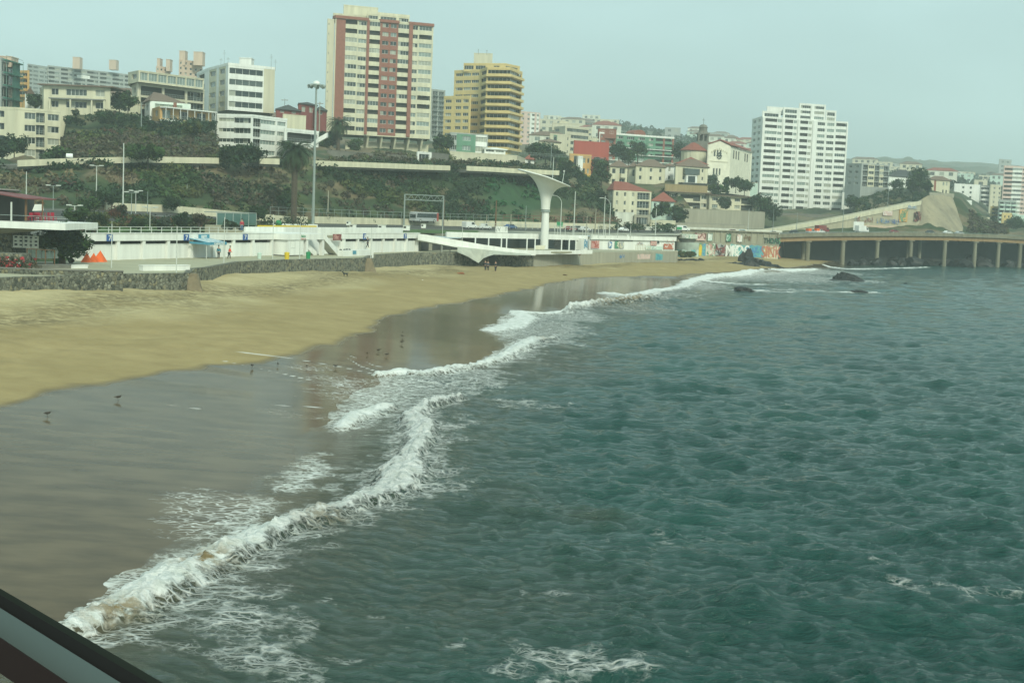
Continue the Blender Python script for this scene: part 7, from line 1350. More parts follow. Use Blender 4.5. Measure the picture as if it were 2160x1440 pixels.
# ------------------------------------------------------------------ vehicles
GLS = G_[0]; TYRE = M_('black_rubber')
def vehicle(kind, label, loc, rz, m, cat=None, group=None, name=None, m2=None):
    P_ = {'car':([(-2.1,.35),(-2.15,.75),(-1.95,.92),(-1.45,.98),(-.95,1.42),(.55,1.45),(1.15,.98),(1.95,.82),(2.1,.6),(2.05,.32)], .82, [(-1.35,.98),(-.93,1.36),(.52,1.38),(1.02,.98)], (-1.3,1.3), 4.2),
          'van':([(-2.4,.4),(-2.45,2.0),(-2.2,2.1),(.9,2.1),(1.5,1.25),(2.35,1.0),(2.4,.4)], .92, [(-.1,1.25),(-.1,1.9),(.85,1.9),(1.35,1.25)], (-1.5,1.5), 4.8),
          'pickup':([(-2.5,.45),(-2.5,1.0),(-.55,1.0),(-.5,1.62),(.6,1.62),(1.1,1.08),(2.3,.95),(2.4,.45)], .86, [(-.42,1.05),(-.42,1.55),(.55,1.55),(.95,1.08)], (-1.55,1.55), 5),
          'truck':([(-3.2,.7),(-3.2,1.0),(1.3,1.0),(1.3,2.2),(2.4,2.2),(2.9,1.4),(2.95,.6)], 1.0, [(1.5,1.4),(1.5,2.05),(2.3,2.05),(2.7,1.4)], (-2.1,2.0), 6),
          'bus':([(-5.5,.4),(-5.5,2.8),(-5.3,3.0),(5.0,3.0),(5.5,2.7),(5.6,.4)], 1.25, [(-5.2,1.35),(-5.2,2.6),(5.0,2.6),(5.2,1.35)], (-3.4,3.5), 11)}[kind]
    prof, hw, win, wx, _ = P_; nm = name or {'car':'parked_car','van':'van','pickup':'pickup_truck','truck':'box_truck','bus':'bus'}[kind]; r = thing(nm, label, cat or {'car':'car','van':'van','pickup':'pickup truck','truck':'truck','bus':'bus'}[kind], loc, rz, group)
    n_ = len(prof); mb = MB(); yy = [-hw, -hw*.0+hw]; V = []
    for y, tp in ((-hw,1),(hw,1)):
        for (x,z) in prof: V.append((x, y*(1-.12*max(0,z-1.0) if kind in ('car','pickup') else 1), z))
    mb.add(V, [tuple(range(n_)), tuple(range(2*n_-1,n_-1,-1))]+[(i+n_,(i+1)%n_+n_,(i+1)%n_,i) for i in range(n_)])
    mb.build('body', M_(m), r)
    for s in (-1,1):
        wv = [(x, s*(hw+.012)*(1-.12*max(0,z-1.0) if kind in ('car','pickup') else 1), z) for x,z in win]; wb = MB(); wb.add(wv+[(x,y-s*.03,z) for x,y,z in wv], [tuple(range(len(win))), tuple(range(2*len(win)-1,len(win)-1,-1))]+[(i+len(win),(i+1)%len(win)+len(win),(i+1)%len(win),i) for i in range(len(win))]); wb.build('side_window', GLS, r)
        for x in wx:
            w_ = MB(); rr2 = .33 if kind != 'bus' else .48; w_.tube((x,s*(hw-.16),rr2),(x,s*(hw+.03),rr2),rr2,rr2,14); wo = w_.build('wheel', TYRE, r); h_ = MB(); h_.tube((x,s*(hw+.02),rr2),(x,s*(hw+.045),rr2),rr2*.55,rr2*.55,10); h_.build('rim', M_('pale_metal'), wo)
    wf = MB()
    if kind in ('car','pickup'): a, b_ = (prof[5],prof[6]) if kind == 'car' else (prof[4],prof[5])
    elif kind == 'van': a, b_ = prof[3], prof[4]
    elif kind == 'truck': a, b_ = prof[4], prof[5]
    else: a, b_ = (5.46,2.6),(5.58,1.2)
    k_ = .03; wf.add([(a[0]+k_,-hw*.8,a[1]-.05),(b_[0]+k_,-hw*.86,b_[1]+.06),(b_[0]+k_,hw*.86,b_[1]+.06),(a[0]+k_,hw*.8,a[1]-.05)], [(0,1,2,3)]); wf.build('windscreen', GLS, r)
    for s in (-1,1): hl = MB(); xf = prof[-2][0] if kind != 'bus' else 5.58; hl.box(xf-.06, xf+.04, s*hw*.8-.14, s*hw*.8+.14, .62, .78); hl.build('headlight', M_('white_paint'), r)
    if kind == 'truck': bx_ = MB(); bx_.box(-3.3,1.15,-1.1,1.1,1.01,3.0); bx_.build('cargo_box', M_(m2 or 'white_paint'), r)
    if kind == 'bus': st = MB(); st.box(-5.52,-4.6,-hw-.013,hw+.013,.5,2.85); st.build('tail_panel', M_('red_paint'), r)
    r.scale = (VS,)*3
    return r
VS = .74
def road_at(px, t): return ground(px, t)+Vector((0,0,.05))
def dirp(px, t): a = ground(px-6,t); b_ = ground(px+6,t); return math.atan2(b_.y-a.y, b_.x-a.x)
for k_, c_ in (('car_white',(.75,.75,.72)),('car_red',(.22,.02,.02)),('car_blue',(.03,.09,.25)),('car_silver',(.40,.42,.42)),('car_dark',(.03,.035,.04)),('car_sky',(.14,.36,.50))): mat(k_, c_, .25, .03, 1, spec=.6)
vehicle('van', 'white van parked on the road left of the funnel tower', road_at(980,.60), dirp(980,.6), 'car_white'); vehicle('pickup', 'white pickup truck just right of the white van', road_at(1010,.55), dirp(1010,.55)+math.pi*0, 'car_white')
vehicle('bus', 'silver bus with red tail behind the overhead gantry', road_at(884,.93)+Vector((0,0,.7)), dirp(884,.9)+math.pi, 'car_silver')
vehicle('car', 'blue car half hidden behind the pavilion roof', road_at(1066,.72), dirp(1066,.7), 'car_blue'); vehicle('car', 'dark red car among poles right of the funnel tower', road_at(1192,.62), dirp(1192,.6), 'car_red'); vehicle('car', 'black car beside the dark red car', road_at(1206,.75), dirp(1206,.7), 'car_dark'); vehicle('car', 'white car right of the black car', road_at(1222,.6), dirp(1222,.6), 'car_white')
vehicle('car', 'white car on the road below the large cream house', road_at(1304,.62), dirp(1304,.6), 'car_white'); vehicle('car', 'small white car on the cliff top road at the left', W(146,336,268), 1.9, 'car_white')
def on_via(px, off=5): p = vat(px,off); a = vat(px-5,off); b_ = vat(px+5,off); return p+Vector((0,0,-.58)), math.atan2(b_.y-a.y,b_.x-a.x)
for px, kind, m_, lb, off in [(1693,'car','car_dark','dark car near the start of the viaduct',3),(1728,'pickup','car_silver','silver pickup behind the orange loaded truck',3),(1745,'pickup','car_white','white pickup carrying orange load on the viaduct',3),(1768,'truck','car_red','dark red truck following the orange load',6),(1835,'truck','car_white','white box truck on the viaduct below the graffiti',3),(1908,'car','car_red','dark red car in the middle of the viaduct',4),(1978,'car','car_dark','dark estate car under the bluff',3),(2015,'car','car_white','white car with open load near the bluff end',3),(2050,'car','car_silver','silver car right of the bluff on the viaduct',5)]:
    p, rz = on_via(px, off); v_ = vehicle(kind, lb, p, rz, m_, m2='maroon_paint' if 'dark red truck' in lb else None)
    if 'orange load' in lb: mb = MB(); mb.box(-2.4,-.7,-.7,.7,1.0,1.9); mb.build('cargo', M_('orange_cloth'), v_)
for px, m_, lb in [(1546,'car_red','dark red car above the graffiti wall'),(1566,'car_sky','light blue car right of the dark red car'),(1632,'car_white','white car above the green lettering')]:
    p = W(px, 490.5, 393); p.z = 8.05; vehicle('car', lb, p, .1, m_)
p = W(1440,495,383); vehicle('van', 'green and white minibus parked behind the turret', Vector((p.x,p.y,8.2)), .1, 'car_white')
mb = MB(); mb.box(-2.45,-.6,-.935,-.915,.5,1.5); o = mb.build('green_panel', M_('bin_green'), [x for x in COL.objects if x.get('label') == 'green and white minibus parked behind the turret'][0])
p = W(1811,481,440); bb_ = thing('billboard', 'small white roadside billboard behind the viaduct traffic', 'billboard', Vector((p.x,p.y,9))); mb = MB(); mb.box(-1.6,1.6,-.05,.05,1.0,3.6); mb.build('panel', M_('white_paint'), bb_); mb = MB(); mb.tube((-1,0.08,-.5),(-1,.08,3),.08); mb.tube((1,.08,-.5),(1,.08,3),.08); mb.build('frame', M_('steel_grey'), bb_)
# ------------------------------------------------------------------ lamps and poles
def pole(kind, label, base, h, m='steel_grey', r=.09, group=None, arm=1.6, name=None, cat=None):
    rt_ = thing(name or {'double':'street_lamp','arm':'street_lamp','flood':'floodlight_mast','wood':'utility_pole','flag':'flag_pole','sign':'road_sign','plain':'pole','shade':'beach_lamp'}[kind], label, cat or {'wood':'utility pole','flag':'flagpole','plain':'pole','flood':'light mast','sign':'sign'}.get(kind,'street lamp'), base, 0, group)
    mb = MB(); mb.tube((0,0,-.8),(0,0,h),r*1.2,r*.7,8); mb.build('pole', M_(m), rt_)
    if kind == 'double':
        mb = MB(); mb.tube((-arm/2,0,h-.02),(arm/2,0,h-.02),.04); mb.build('crossarm', M_(m), rt_)
        for s in (-1,1): mb = MB(); mb.box(s*arm/2-.35,s*arm/2+.35,-.15,.15,h,h+.16); mb.build('lamp_head', M_('pale_metal'), rt_)
    elif kind == 'arm':
        mb = MB(); mb.path([(0,0,h),(-.4,0,h+.7),(-1.0,0,h+1.15),(-1.8,0,h+1.3)], .05); mb.build('arm', M_(m), rt_); mb = MB(); mb.box(-2.6,-1.8,-.14,.14,h+1.22,h+1.38); mb.build('lamp_head', M_('pale_metal'), rt_)
    elif kind == 'flood':
        mb = MB(); mb.lathe([(.9,h-.1),(1.0,h),(1.0,h+.1),(.9,h+.12)],16); mb.build('ring', M_('steel_grey'), rt_)
        for i in range(8): a = i*math.pi/4; mb = MB(); mb.tube((.9*math.cos(a),.9*math.sin(a),h+.05),(1.55*math.cos(a),1.55*math.sin(a),h-.25),.22,.34,8); mb.build('floodlight', M_('steel_grey'), rt_)
        mb = MB(); mb.lathe([(.1,h+.8),(.5,h+.65),(.62,h+.3),(.55,h+.13)][::-1],12); mb.build('dome', M_('white_paint'), rt_)
    elif kind == 'wood':
        mb = MB(); mb.box(-.9,.9,-.05,.05,h-.5,h-.38); mb.build('crossarm', M_('wood_brown'), rt_)
        for x in (-.8,-.3,.3,.8): mb = MB(); mb.tube((x,0,h-.38),(x,0,h-.2),.05,.03,6); mb.build('insulator', M_('white_dirty'), rt_)
    elif kind == 'shade':
        mb = MB(); mb.lathe([(.42,h),(.40,h+.12),(.15,h+.3),(.05,h+.32)],12); mb.build('lamp_shade', M_('dark_slate'), rt_)
    elif kind == 'sign':
        mb = MB(); mb.box(-.7,.7,-.1,-.06,h-1.1,h); mb.build('sign_plate', M_('bin_green'), rt_)
    return rt_
def pp_(px, yt, yb, d): b_ = W(px, yb, d); return b_, zat(px, yt, d)-b_.z
for kind, px, yt, yb, d, lb, m_, r in [('flood',660,180,474,252,'very tall grey floodlight mast with a ring of lamps beside the palm','steel_grey',.22),
 ('plain',259,302,466,228,'tall thin lamp post crossing the cliff road parapet','pale_metal',.11),('double',203,350,432,240,'double headed lamp post before the cliff at the left','pale_metal',.09),('wood',297,218,328,318,'utility pole beside the ivy hedge','steel_grey',.12),('plain',55,362,470,205,'pole rising behind the red restaurant roof','pale_metal',.08),
 ('double',112,392,452,225,'faint double lamp post left of the terrace','steel_grey',.07),('double',157,434,485,200,'short double lamp post above the round tree','pale_metal',.09),('double',286,403,452,236,'double lamp post before the cream roadside wall','pale_metal',.07),('double',277,406,456,230,'second thin double lamp left of the taller double lamp','steel_grey',.06),('plain',311,404,452,240,'thin lamp right of the pair of double lamps','steel_grey',.06),
 ('plain',394,388,430,262,'short pole halfway up the cliff','steel_grey',.09),('double',316,438,487,206,'double lamp post behind the roof railing','pale_metal',.07),('wood',446,200,245,400,'thin pole at the corner of the white block','steel_grey',.1),
 ('plain',691,402,468,285,'grey wooden post right of the tall mast','concrete',.13),('plain',935,420,478,318,'brown post under the gantry right leg','wood_brown',.15),('plain',1045,422,482,322,'brown utility post left of the funnel tower','wood_brown',.17),('plain',1077,452,484,325,'short grey post left of the funnel tower','concrete',.12),('plain',1026,452,482,325,'short post left of the brown utility post','concrete',.12),('plain',1108,434,488,322,'thin grey lamp post left of the funnel column','steel_grey',.08),
 ('arm',1182,425,490,318,'curved arm street lamp right of the funnel tower','pale_metal',.10),('plain',1210,404,492,320,'tall white pole behind the pavilion roof','pale_metal',.12),('plain',1255,440,492,335,'grey utility pole right of the tall white pole','concrete',.13),('arm',1285,430,497,332,'curved arm street lamp left of the large cream house','pale_metal',.10),('plain',1273,413,497,330,'tall pole touching the curved arm lamp','pale_metal',.10),('plain',1237,455,492,335,'short grey post behind the railings','concrete',.12),
 ('sign',1180,468,492,330,'small green road sign beside the curved arm lamp','steel_grey',.06),('plain',1382,440,497,345,'white post before the mint house','pale_metal',.1),('plain',1578,440,482,405,'thin pole above the shotcrete wall','pale_metal',.07),('plain',1630,440,486,410,'dark pole before the white tower','steel_grey',.07),('plain',1680,448,489,405,'dark slim post at the viaduct start','steel_grey',.08),('plain',1777,405,488,425,'tall dark pole crossing the white tower corner','steel_grey',.09),('plain',1872,390,442,465,'pole on the slope right of the grey green block','steel_grey',.08),
 ('wood',673,215,290,372,'utility pole behind the terrace house','concrete',.14),('wood',600,208,242,390,'utility pole left of the maroon house','steel_grey',.1),('plain',1160,300,392,402,'pole among the trees above the funnel dish','steel_grey',.1),
 ('plain',803,452,478,300,'thin white post behind the left kiosk pair','pale_metal',.06),('plain',775,456,478,300,'thin post behind the kiosks','pale_metal',.06)]:
    b_, h_ = pp_(px, yt, yb, d); pole(kind, lb, b_, h_, m_, r)
for px, yt, zt_, lb, kind in [(235,466,565,'beach lamp post with a dark head before the orange tents','shade'),(372,477,576,'thin white flagpole in front of the bench wall','flag'),(472,458,556,'thin white flagpole left of the coral clad person','flag'),(632,470,547,'thin white pole in front of the small room','flag'),(575,452,546,'thin grey pole left of the shelter','flag'),(782,480,545,'white post with a round red sign plate','flag'),(932,478,532,'white pole crossing the ramp parapet, left','flag'),(974,480,533,'white pole crossing the ramp parapet, right','flag'),(862,470,500,'thin pole near the last blue poster','flag')]:
    b_ = P(px, zt_, PZ); pole(kind, lb, b_, zat(px,yt,b_.y)-PZ, 'pale_metal', .06)
for i, px in enumerate((1170,1176,1192,1207,1229,1235,1240,1249,1262,1277,1330,1303)):
    b_ = W(px,494.5,312); pole('plain', 'thin pale roof post in the row right of the funnel tower', b_, 1.9+ (i%3)*.15, 'pale_metal', .07, 'thin posts on the pavilion roof', name='roof_post', cat='post')
# gantry
b_, h_ = pp_(852, 410, 466, 305); b2_ = W(934,466,312); gt = thing('gantry', 'grey steel overhead gantry spanning the road beside the cliff', 'gantry', b_); mb = MB(); dv = b2_-b_; dv.z = 0; H = h_
for q in (Vector((0,0,0)), dv):
    mb = MB(); mb.tube(q+Vector((0,0,-1)), q+Vector((.0,0,H)), .16, .14, 8); mb.tube(q+Vector((0,.9,-1)), q+Vector((0,.9,H)), .12, .12, 8); mb.build('leg', M_('steel_grey'), gt)
mb = MB(); up = Vector((0,0,1))
for z in (H, H-1.1):
    for y in (0,.9): mb.tube(up*z+Vector((0,y,0)), dv+up*z+Vector((0,y,0)), .09)
for i in range(12): a = dv*(i/12); c_ = dv*((i+1)/12); mb.tube(a+up*(H-1.1 if i%2 else H), c_+up*(H if i%2 else H-1.1), .05)
mb.build('truss', M_('steel_grey'), gt)
# ------------------------------------------------------------------ restaurant terrace at the left
rs = thing('restaurant', 'restaurant terrace with red roof on a thick white slab over stone walls', 'restaurant', W(0,480,156)); bs = Vector(rs.location)
def bx(nm, px0, px1, y0, y1, d, dep, m, par=rs, base=None, lab=None):
    a, c_ = W(px0,y1,d), W(px1,y1,d); zt_ = zat((px0+px1)/2,y0,d); zb2 = zat((px0+px1)/2,y1,d); base = base if base is not None else bs; mb = MB(); mb.box(a.x-base.x, c_.x-base.x, d-base.y, d+dep-base.y, zb2-base.z, zt_-base.z); o = mb.build(nm, M_(m), par)
    if lab: o['label'] = lab
    return o
bx('floor_slab', -160, 138, 466, 480, 154, 12, 'white_paint'); mb = MB(); a = W(60,492,160)-bs; mb.hexa([W(-160,500,160)-bs, W(60,490,160)-bs, W(60,490,166)-bs, W(-160,500,166)-bs, W(-160,480.5,154.3)-bs, W(110,480.5,154.3)-bs, W(110,480.5,165.8)-bs, W(-160,480.5,165.8)-bs]); mb.build('soffit', M_('concrete'), rs)
mb = MB(); R4_ = [W(-60,398,155), W(55,418,153.5), W(118,420,158), W(4,402,163)]; R4_ = [q-bs for q in R4_]; mb.hexa([q-Vector((0,0,.12)) for q in R4_]+R4_); mb.build('roof', M_('tile_red') if False else mat('red_roof_sheet',(.17,.045,.045),.6,.1,1), rs)
mb = MB(); R5_ = [W(-60,394,159)-bs, W(40,400,160)-bs, W(45,403,166)-bs, W(-60,398,166)-bs]; mb.hexa([q-Vector((0,0,.15)) for q in R5_]+R5_); mb.build('rear_roof', M_('roof_grey'), rs)
bx('bar_wall', -160, 40, 408, 466, 157.5, 5, 'interior'); bx('corner_post', 52, 56, 418, 466, 154.4, .2, 'wood_brown'); bx('post', 22, 25, 426, 466, 154.2, .12, 'pale_metal'); bx('post', 88, 90.5, 420, 466, 154.4, .12, 'wood_brown'); bx('glass_screen', 58, 136, 424, 466, 154.6, .05, 'net_screen' if mat('net_screen',(.05,.055,.045),.6,.1,2) else '') if False else None
bx('rail', 0, 136, 455, 456, 154.3, .05, 'steel_grey')
for i, (px, dd) in enumerate([(64,156),(71,157),(78,156.2),(85,157),(92,156.2),(99,157),(106,156.2),(113,157)]):
    p = W(px,465.6,dd); r = thing('terrace_chair', 'red chair on the restaurant terrace under the roof', 'chair', p, .4*i, 'red chairs on the restaurant terrace'); mb = MB(); mb.box(-.22,.22,-.22,.22,.42,.47); mb.build('seat', M_('crimson_cloth'), r); mb = MB(); mb.box(-.22,.22,.19,.23,.5,.9); mb.build('backrest', M_('crimson_cloth'), r)
    for a in (-1,1):
        for c_ in (-1,1): mb = MB(); mb.box(a*.19-.02,a*.19+.02,c_*.19-.02,c_*.19+.02,0,.419); mb.build('leg', M_('crimson_cloth'), r)
p = W(80,437,155); ps = thing('hanging_panel', 'white tilted sheet hanging under the red roof', 'hanging sheet', p); mb = MB(); mb.hexa([(-.62,0,-.42),(.62,0,-.35),(.62,.08,-.35),(-.62,.08,-.42),(-.35,0,.30),(.55,0,.33),(.55,.08,.33),(-.35,.08,.30)]); mb.build('sheet', M_('white_paint'), ps)
# stone pier and walls under the slab
for (x0,x1,y0,y1,d,dep,nm,lb) in [(-160,26,481,545,160,6,'stone_pier','mossy stone wall under the restaurant slab'),(-160,46,532,602,150,3,'stone_wall','rubble stone block left of the small fence')]:
    o = bx(nm, x0, x1, y0, y1, d, dep, 'rubble_stone', None, Vector((0,0,0))); tag(o, lb, 'wall')
sp = W(54,522,158); sb = thing('notice_board', 'grey notice board with rows of small pictograms under the restaurant', 'sign', sp); o = bx('panel', 26, 81, 497, 523, 158, .1, 'white_dirty', sb, sp)
mb = MB(); f = Face(W(26,522,157.98)-sp, W(81,522,157.98)-sp); f.O.z = 0; hh_ = zat(54,497,158)-zat(54,523,158); rn = random.Random(2)
for i in range(5):
    for j in range(3):
        x_ = .25+i*.56; z_ = .2+j*.42; f.box(mb, x_, x_+.22+.1*rn.random(), z_, z_+.12+.1*rn.random(), 0, .03)
f.box(mb, .02, .07, 0, hh_, 0, .03); f.box(mb, 1.08, 1.12, 0, hh_, 0, .031); f.box(mb, 2.05, 2.09, 0, hh_, 0, .031); mb.build('pictograms', M_('ink_black'), sb)
for i in range(6): p = W(60+i*11,545,161); r = thing('locker', 'white metal locker in the row under the restaurant', 'locker', p, 0, 'white lockers under the restaurant'); mb = MB(); mb.box(-.27,.27,0,.5,0,1.2); mb.build('cabinet', M_('white_paint'), r); mb = MB(); mb.box(-.23,.23,-.03,-.001,.06,1.12); d_ = mb.build('door', M_('mint_paint'), r); mb = MB(); mb.box(.14,.18,-.06,-.031,.5,.7); mb.build('handle', M_('steel_grey'), d_)
fr2 = thing('fence', 'dark metal fence frame before the lockers', 'fence', P(57,562,PZ)); f = Face(P(57,562,PZ)-Vector(fr2.location), P(115,566,PZ)-Vector(fr2.location)); f.O.z = 0
for k in range(4): mb = MB(); x_ = f.w*k/3; f.box(mb, x_-.04, x_+.04, -.3, 1.95, -.04, .04); mb.build('post', M_('wood_brown'), fr2)
mb = MB(); f.box(mb, 0, f.w, 1.9, 1.97, -.03, .03); f.box(mb, 0, f.w, .9, .95, -.03, .03); mb.build('rail', M_('wood_brown'), fr2)
def bin_(label, px, py, m, m2=None, h=1.15, r=.33, z=None):
    p = P(px,py,PZ); t = thing('litter_bin', label, 'bin', p); mb = MB(); mb.lathe([(r*.85,0),(r,h*.9),(r*1.06,h*.92),(r*1.06,h)],14); mb.build('drum', M_(m), t); mb = MB(); mb.lathe([(r*.9,h+.005),(r*.8,h+.06),(.05,h+.1)],14); mb.build('lid', M_(m2 or m), t); return t
bin_('yellow drum bin on the promenade edge left of the green bin', 605, 548, 'signal_yellow', None, 1.0, .36); bin_('green drum bin below the outside stair', 650, 546, 'bin_green', None, .95, .34); bin_('small pale bin near the white pilasters', 547, 546, 'mint_paint', None, .8, .3); bin_('green and yellow bin beside the round tree trunk', 118, 556, 'bin_green', 'signal_yellow', 1.1, .36); bin_('yellow bin half hidden by the tree trunk', 128, 556, 'signal_yellow', 'white_paint', 1.1, .3)
lump('bundle','black bundle with white top right of the tree trunk','bundle',P(150,555,PZ),.45,.4,.65,'ink_black',31)
# bench wall and small things on the promenade
def wall_box(name, label, cat, pa, pb, z0, z1, dep, m):
    f = Face(pa, pb); base = Vector((pa.x,pa.y,z0)); g = Face(f.pt(0,0)-base, f.pt(1,0)-base); g.O.z = 0; r = thing(name, label, cat, base); mb = MB(); g.box(mb, 0, f.w, .0, z1-z0-.09, -dep+.06, -.04); mb.build('body', M_(m), r); mb = MB(); g.box(mb, -.05, f.w+.05, z1-z0-.088, z1-z0, -dep, 0); mb.build('top', M_(m), r); return r
wall_box('bench_wall', 'long white bench like low wall on the promenade edge', 'low wall', P(302,571.5,PZ), P(401,570.5,PZ), PZ, PZ+.62, .8, 'white_paint'); wall_box('bench_wall', 'short white kerb block on the left promenade', 'low wall', P(151,566,PZ), P(186,565.5,PZ), PZ, PZ+.35, .6, 'white_paint')
wall_box('planter', 'dark low planter box left of the white kerb block', 'planter', P(90,567,PZ), P(150,566,PZ), PZ, PZ+.4, 1.6, 'concrete_dark')
# orange tents
for i,(px0,px1,yt,lb) in enumerate([(173,192,532,'left one of three joined orange pyramid tents'),(188,206,533,'middle, lowest of three joined orange pyramid tents'),(198,223,528,'right, tallest of three joined orange pyramid tents')]):
    p = P((px0+px1)/2, 553-.5*i, PZ); w_ = (px1-px0)/F*p.y/2*1.02; h_ = zat((px0+px1)/2, yt, p.y)-PZ; t = thing('pyramid_tent', lb, 'tent', p); mb = MB(); mb.add([(-w_,-w_,0),(w_,-w_,0),(w_,w_,0),(-w_,w_,0),(w_*.08,0,h_)],[(3,2,1,0),(0,1,4),(1,2,4),(2,3,4),(3,0,4)]); mb.build('canvas', M_('orange_cloth'), t)
    mb = MB(); r_ = random.Random(i)
    for q in range(4):
        z = h_*(.25+.15*q); x = r_.uniform(-.4,.4)*w_*(1-z/h_); y = -w_*(1-z/h_)-.02; s_ = .09; mb.add([(x-s_,y-.0,z-s_),(x+s_,y,z-s_),(x+s_,y+.13,z+s_),(x-s_,y+.13,z+s_)],[(0,1,2,3)])
    mb.build('holes', M_('ink_black'), t)
# awning with valance
a0, a1 = la(BL,409,6.2,1), la(BL,452,6.2,1); base = BL.pt(a0,6.2,.3); aw = thing('awning', 'blue and white striped awning with lettered valance on thin posts', 'awning', base); g = Face(BL.pt(a0,0,0)-base, BL.pt(a0+1,0,0)-base); g.O.z = 0; Wd = a1-a0; ns = 9
for mi_, m_ in ((0,'sky_blue'),(1,'white_paint')):
    mb = MB()
    for i in range(mi_, ns, 2): x0, x1 = Wd*i/ns, Wd*(i+1)/ns; mb.hexa([g.pt(x0,-.10,3.0),g.pt(x1,-.10,3.0),g.pt(x1,.32,.2),g.pt(x0,.32,.2),g.pt(x0,-.04,3.0),g.pt(x1,-.04,3.0),g.pt(x1,.38,.2),g.pt(x0,.38,.2)])
    mb.build('canopy', M_(m_), aw)
mb = MB(); g.box(mb, 0, Wd, -.42, -.05, 3.01, 3.05); g.box(mb, -.04, 0, -.35, -.05, .3, 3.0); mb.build('valance', M_('sky_blue'), aw); 
put_text('CERVEZA', BL, a0+Wd/2, 5.84, 3.37, .34, 'white_paint', aw, base, 1.6, bold=.01)
for x_ in (.2, Wd-.2): q0 = BL.pt(a0+x_,PZ,2.9)-base; q1 = BL.pt(a0+x_,6.1,2.9)-base; mb = MB(); mb.tube(q0,q1,.05); mb.build('post', M_('pale_metal'), aw)
# glass shelter, kiosks, boxes on the terrace
sh0, sh1 = W(457,475,222), W(540,475,232); base = sh0.copy(); gs = thing('glass_shelter', 'green glass walled shelter on the terrace behind the stepped seats', 'shelter', base); g = Face(sh0-base, sh1-base); g.O.z = 0; hs_ = zat(500,450,228)-sh0.z
GG = mat('green_glass', (.07,.15,.13), .1, .15, .6, spec=.6)
for k in range(5): mb = MB(); g.box(mb, g.w*k/5+.04, g.w*(k+1)/5-.04, 0, hs_, -.03, .03); mb.build('glass_panel', GG, gs)
for k in range(6): mb = MB(); x_ = g.w*k/5; g.box(mb, x_-.035, x_+.035, -.4, hs_+.05, -.05, .05); mb.build('post', M_('pale_metal'), gs)
mb = MB(); g.box(mb, 0, g.w, hs_+.051, hs_+.16, -2.4, .1); mb.build('roof', M_('steel_grey'), gs)
for i,(px,py,w_,h_,d,lb) in enumerate([(735,475,9,8,262,'left upper one of two white kiosk boxes'),(744,482,13,8,256,'left lower one of two white kiosk boxes with a dark hatch'),(805,486,16,11,268,'white kiosk box with a dark hatch in the middle of the terrace'),(857,486,14,10,276,'white kiosk box right of the middle kiosk'),(893,481,10,8,290,'white kiosk box on a stand nearest the gantry'),(1322,500,7,5,335,'little white box sign on the graffiti room roof')]):
    p = W(px,py,d); s_ = d/F; t = thing('kiosk', lb, 'kiosk', p); ww, hh_ = w_*s_, h_*s_; mb = MB(); mb.box(-ww/2,ww/2,0,ww*.8,0,hh_); mb.build('cabin', M_('white_paint'), t); mb = MB(); mb.box(-ww/2-.08,ww/2+.08,-.08,ww*.8+.08,hh_+.001,hh_+.08); mb.build('roof', M_('white_dirty'), t); mb = MB(); mb.box(-ww*.42,-ww*.05,-.02,.0-.001,hh_*.45,hh_*.85); mb.build('hatch', M_('interior'), t)
    mb = MB(); mb.box(-ww/2+.1,ww/2-.1,.1,ww*.7,-1.5,-.001); mb.build('stand', M_('concrete_dark'), t)
p = W(588,475,238); lump('green_container','green cargo container shape on the terrace lawn','container',p,1.0,.7,.7,'bin_green',77)
poly3('kerb', [W(560,470.5,245), W(670,475,252)], 7, zat(610,472,248)+.0, .3, 'white_paint', None, 'white low kerb wall on the terrace lawn', 'kerb')
# umbrellas/tables rims on landing wall
for i,(px) in enumerate((719,726,732,737)): p = BL.pt(la(BL,px,5,5.6),PZ+.95,5.6); lump('stone','small dark bag on the landing wall beside the stair','bag',p,.28,.2,.16,'dark_cloth',60+i,'bags on the landing wall')
poster(Face(BL.pt(0,0,6.2), BL.pt(1,0,6.2)), 744, 751, 4.2, 4.75, 'small blue painted sign on the landing wall', 'sky_blue', o=.02)
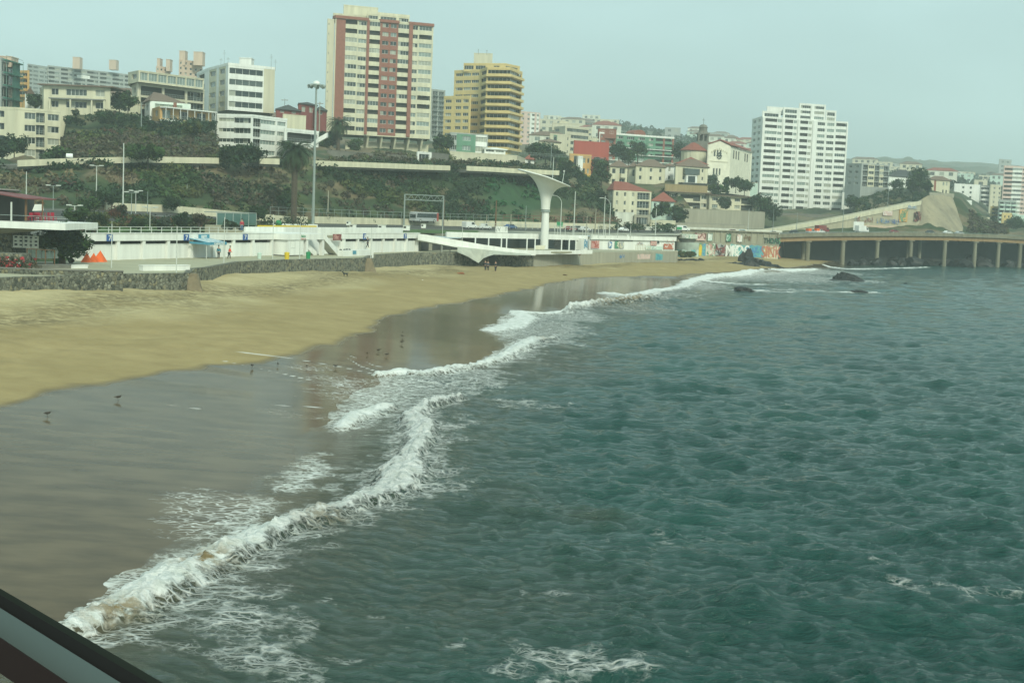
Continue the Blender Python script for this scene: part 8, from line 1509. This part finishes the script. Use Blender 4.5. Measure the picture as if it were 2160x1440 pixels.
# no swimming sign on the parapet
p = W(1223,534,286); ns_ = thing('round_sign', 'round red prohibition sign on the pavilion parapet', 'sign', p); mb = MB(); g = Face(Vector((-1,0,0)),Vector((1,0,0))); disc(mb, g, 1, 0, .38, .05, 18); mb.build('disc', M_('graffiti_red'), ns_); mb = MB(); disc(mb, g, 1, 0, .26, .065, 18); mb.build('face', M_('pink_paint'), ns_); mb = MB(); mb.tube((0,.06,-2),(0,.06,-.2),.05); mb.build('post', M_('steel_grey'), ns_)
# ------------------------------------------------------------------ the viewer's own window, lower left
wn = thing('window_frame', 'dark and grey window frame crossing the lower left corner in front of the viewer', 'window frame', W(60,1330,1.1))
bs = Vector(wn.location)
def beam(nm, m, l0, l1, d, dep):     # l0/l1: (x0,y0,x1,y1) edges of the bar
    def ex(l_, k): return (l_[0]+(l_[2]-l_[0])*k, l_[1]+(l_[3]-l_[1])*k)
    c = [W(*ex(l1,-1.6),d), W(*ex(l1,2.2),d), W(*ex(l0,2.2),d), W(*ex(l0,-1.6),d)]; f_ = Vector(ray(160,1340)).normalized(); mb = MB(); c = [q-bs for q in c]; mb.hexa(c+[q+f_*dep for q in c]); return mb.build(nm, m, wn)
beam('seal', mat('window_seal',(.016,.024,.02),.6,.1,8), (0,1240,330,1431), (0,1253.5,316,1441), 1.12, .012)
beam('gasket', mat('gasket_black',(.004,.004,.004),.7,.1,8), (0,1253,316,1441), (0,1281,253,1438), 1.10, .03)
beam('sash', mat('sash_grey',(.085,.115,.115),.45,.06,8), (0,1281.2,253,1438.2), (0,1343.8,144,1439.8), 1.095, .035)
beam('sill', mat('sill_dark',(.012,.004,.003),.6,.2,8), (0,1344.2,144,1440.2), (0,1419,31,1440), 1.08, .05)
# ------------------------------------------------------------------ the sea fog
hb = MB(); hb.box(-1700, 2400, -80, 3050, -26, 150)
hm = bpy.data.materials.new('fog'); hm.use_nodes = True; hn = hm.node_tree.nodes; hn.clear()
ho = hn.new('ShaderNodeOutputMaterial'); hv = hn.new('ShaderNodeVolumePrincipled'); hv.inputs['Color'].default_value = (.93,1,.985,1)
hv.inputs['Density'].default_value = HAZE; hv.inputs['Anisotropy'].default_value = 0.25
hm.node_tree.links.new(hv.outputs[0], ho.inputs['Volume'])
tag(hb.build('haze', hm), 'thin pale sea fog over the bay and city', 'haze', kind='stuff')
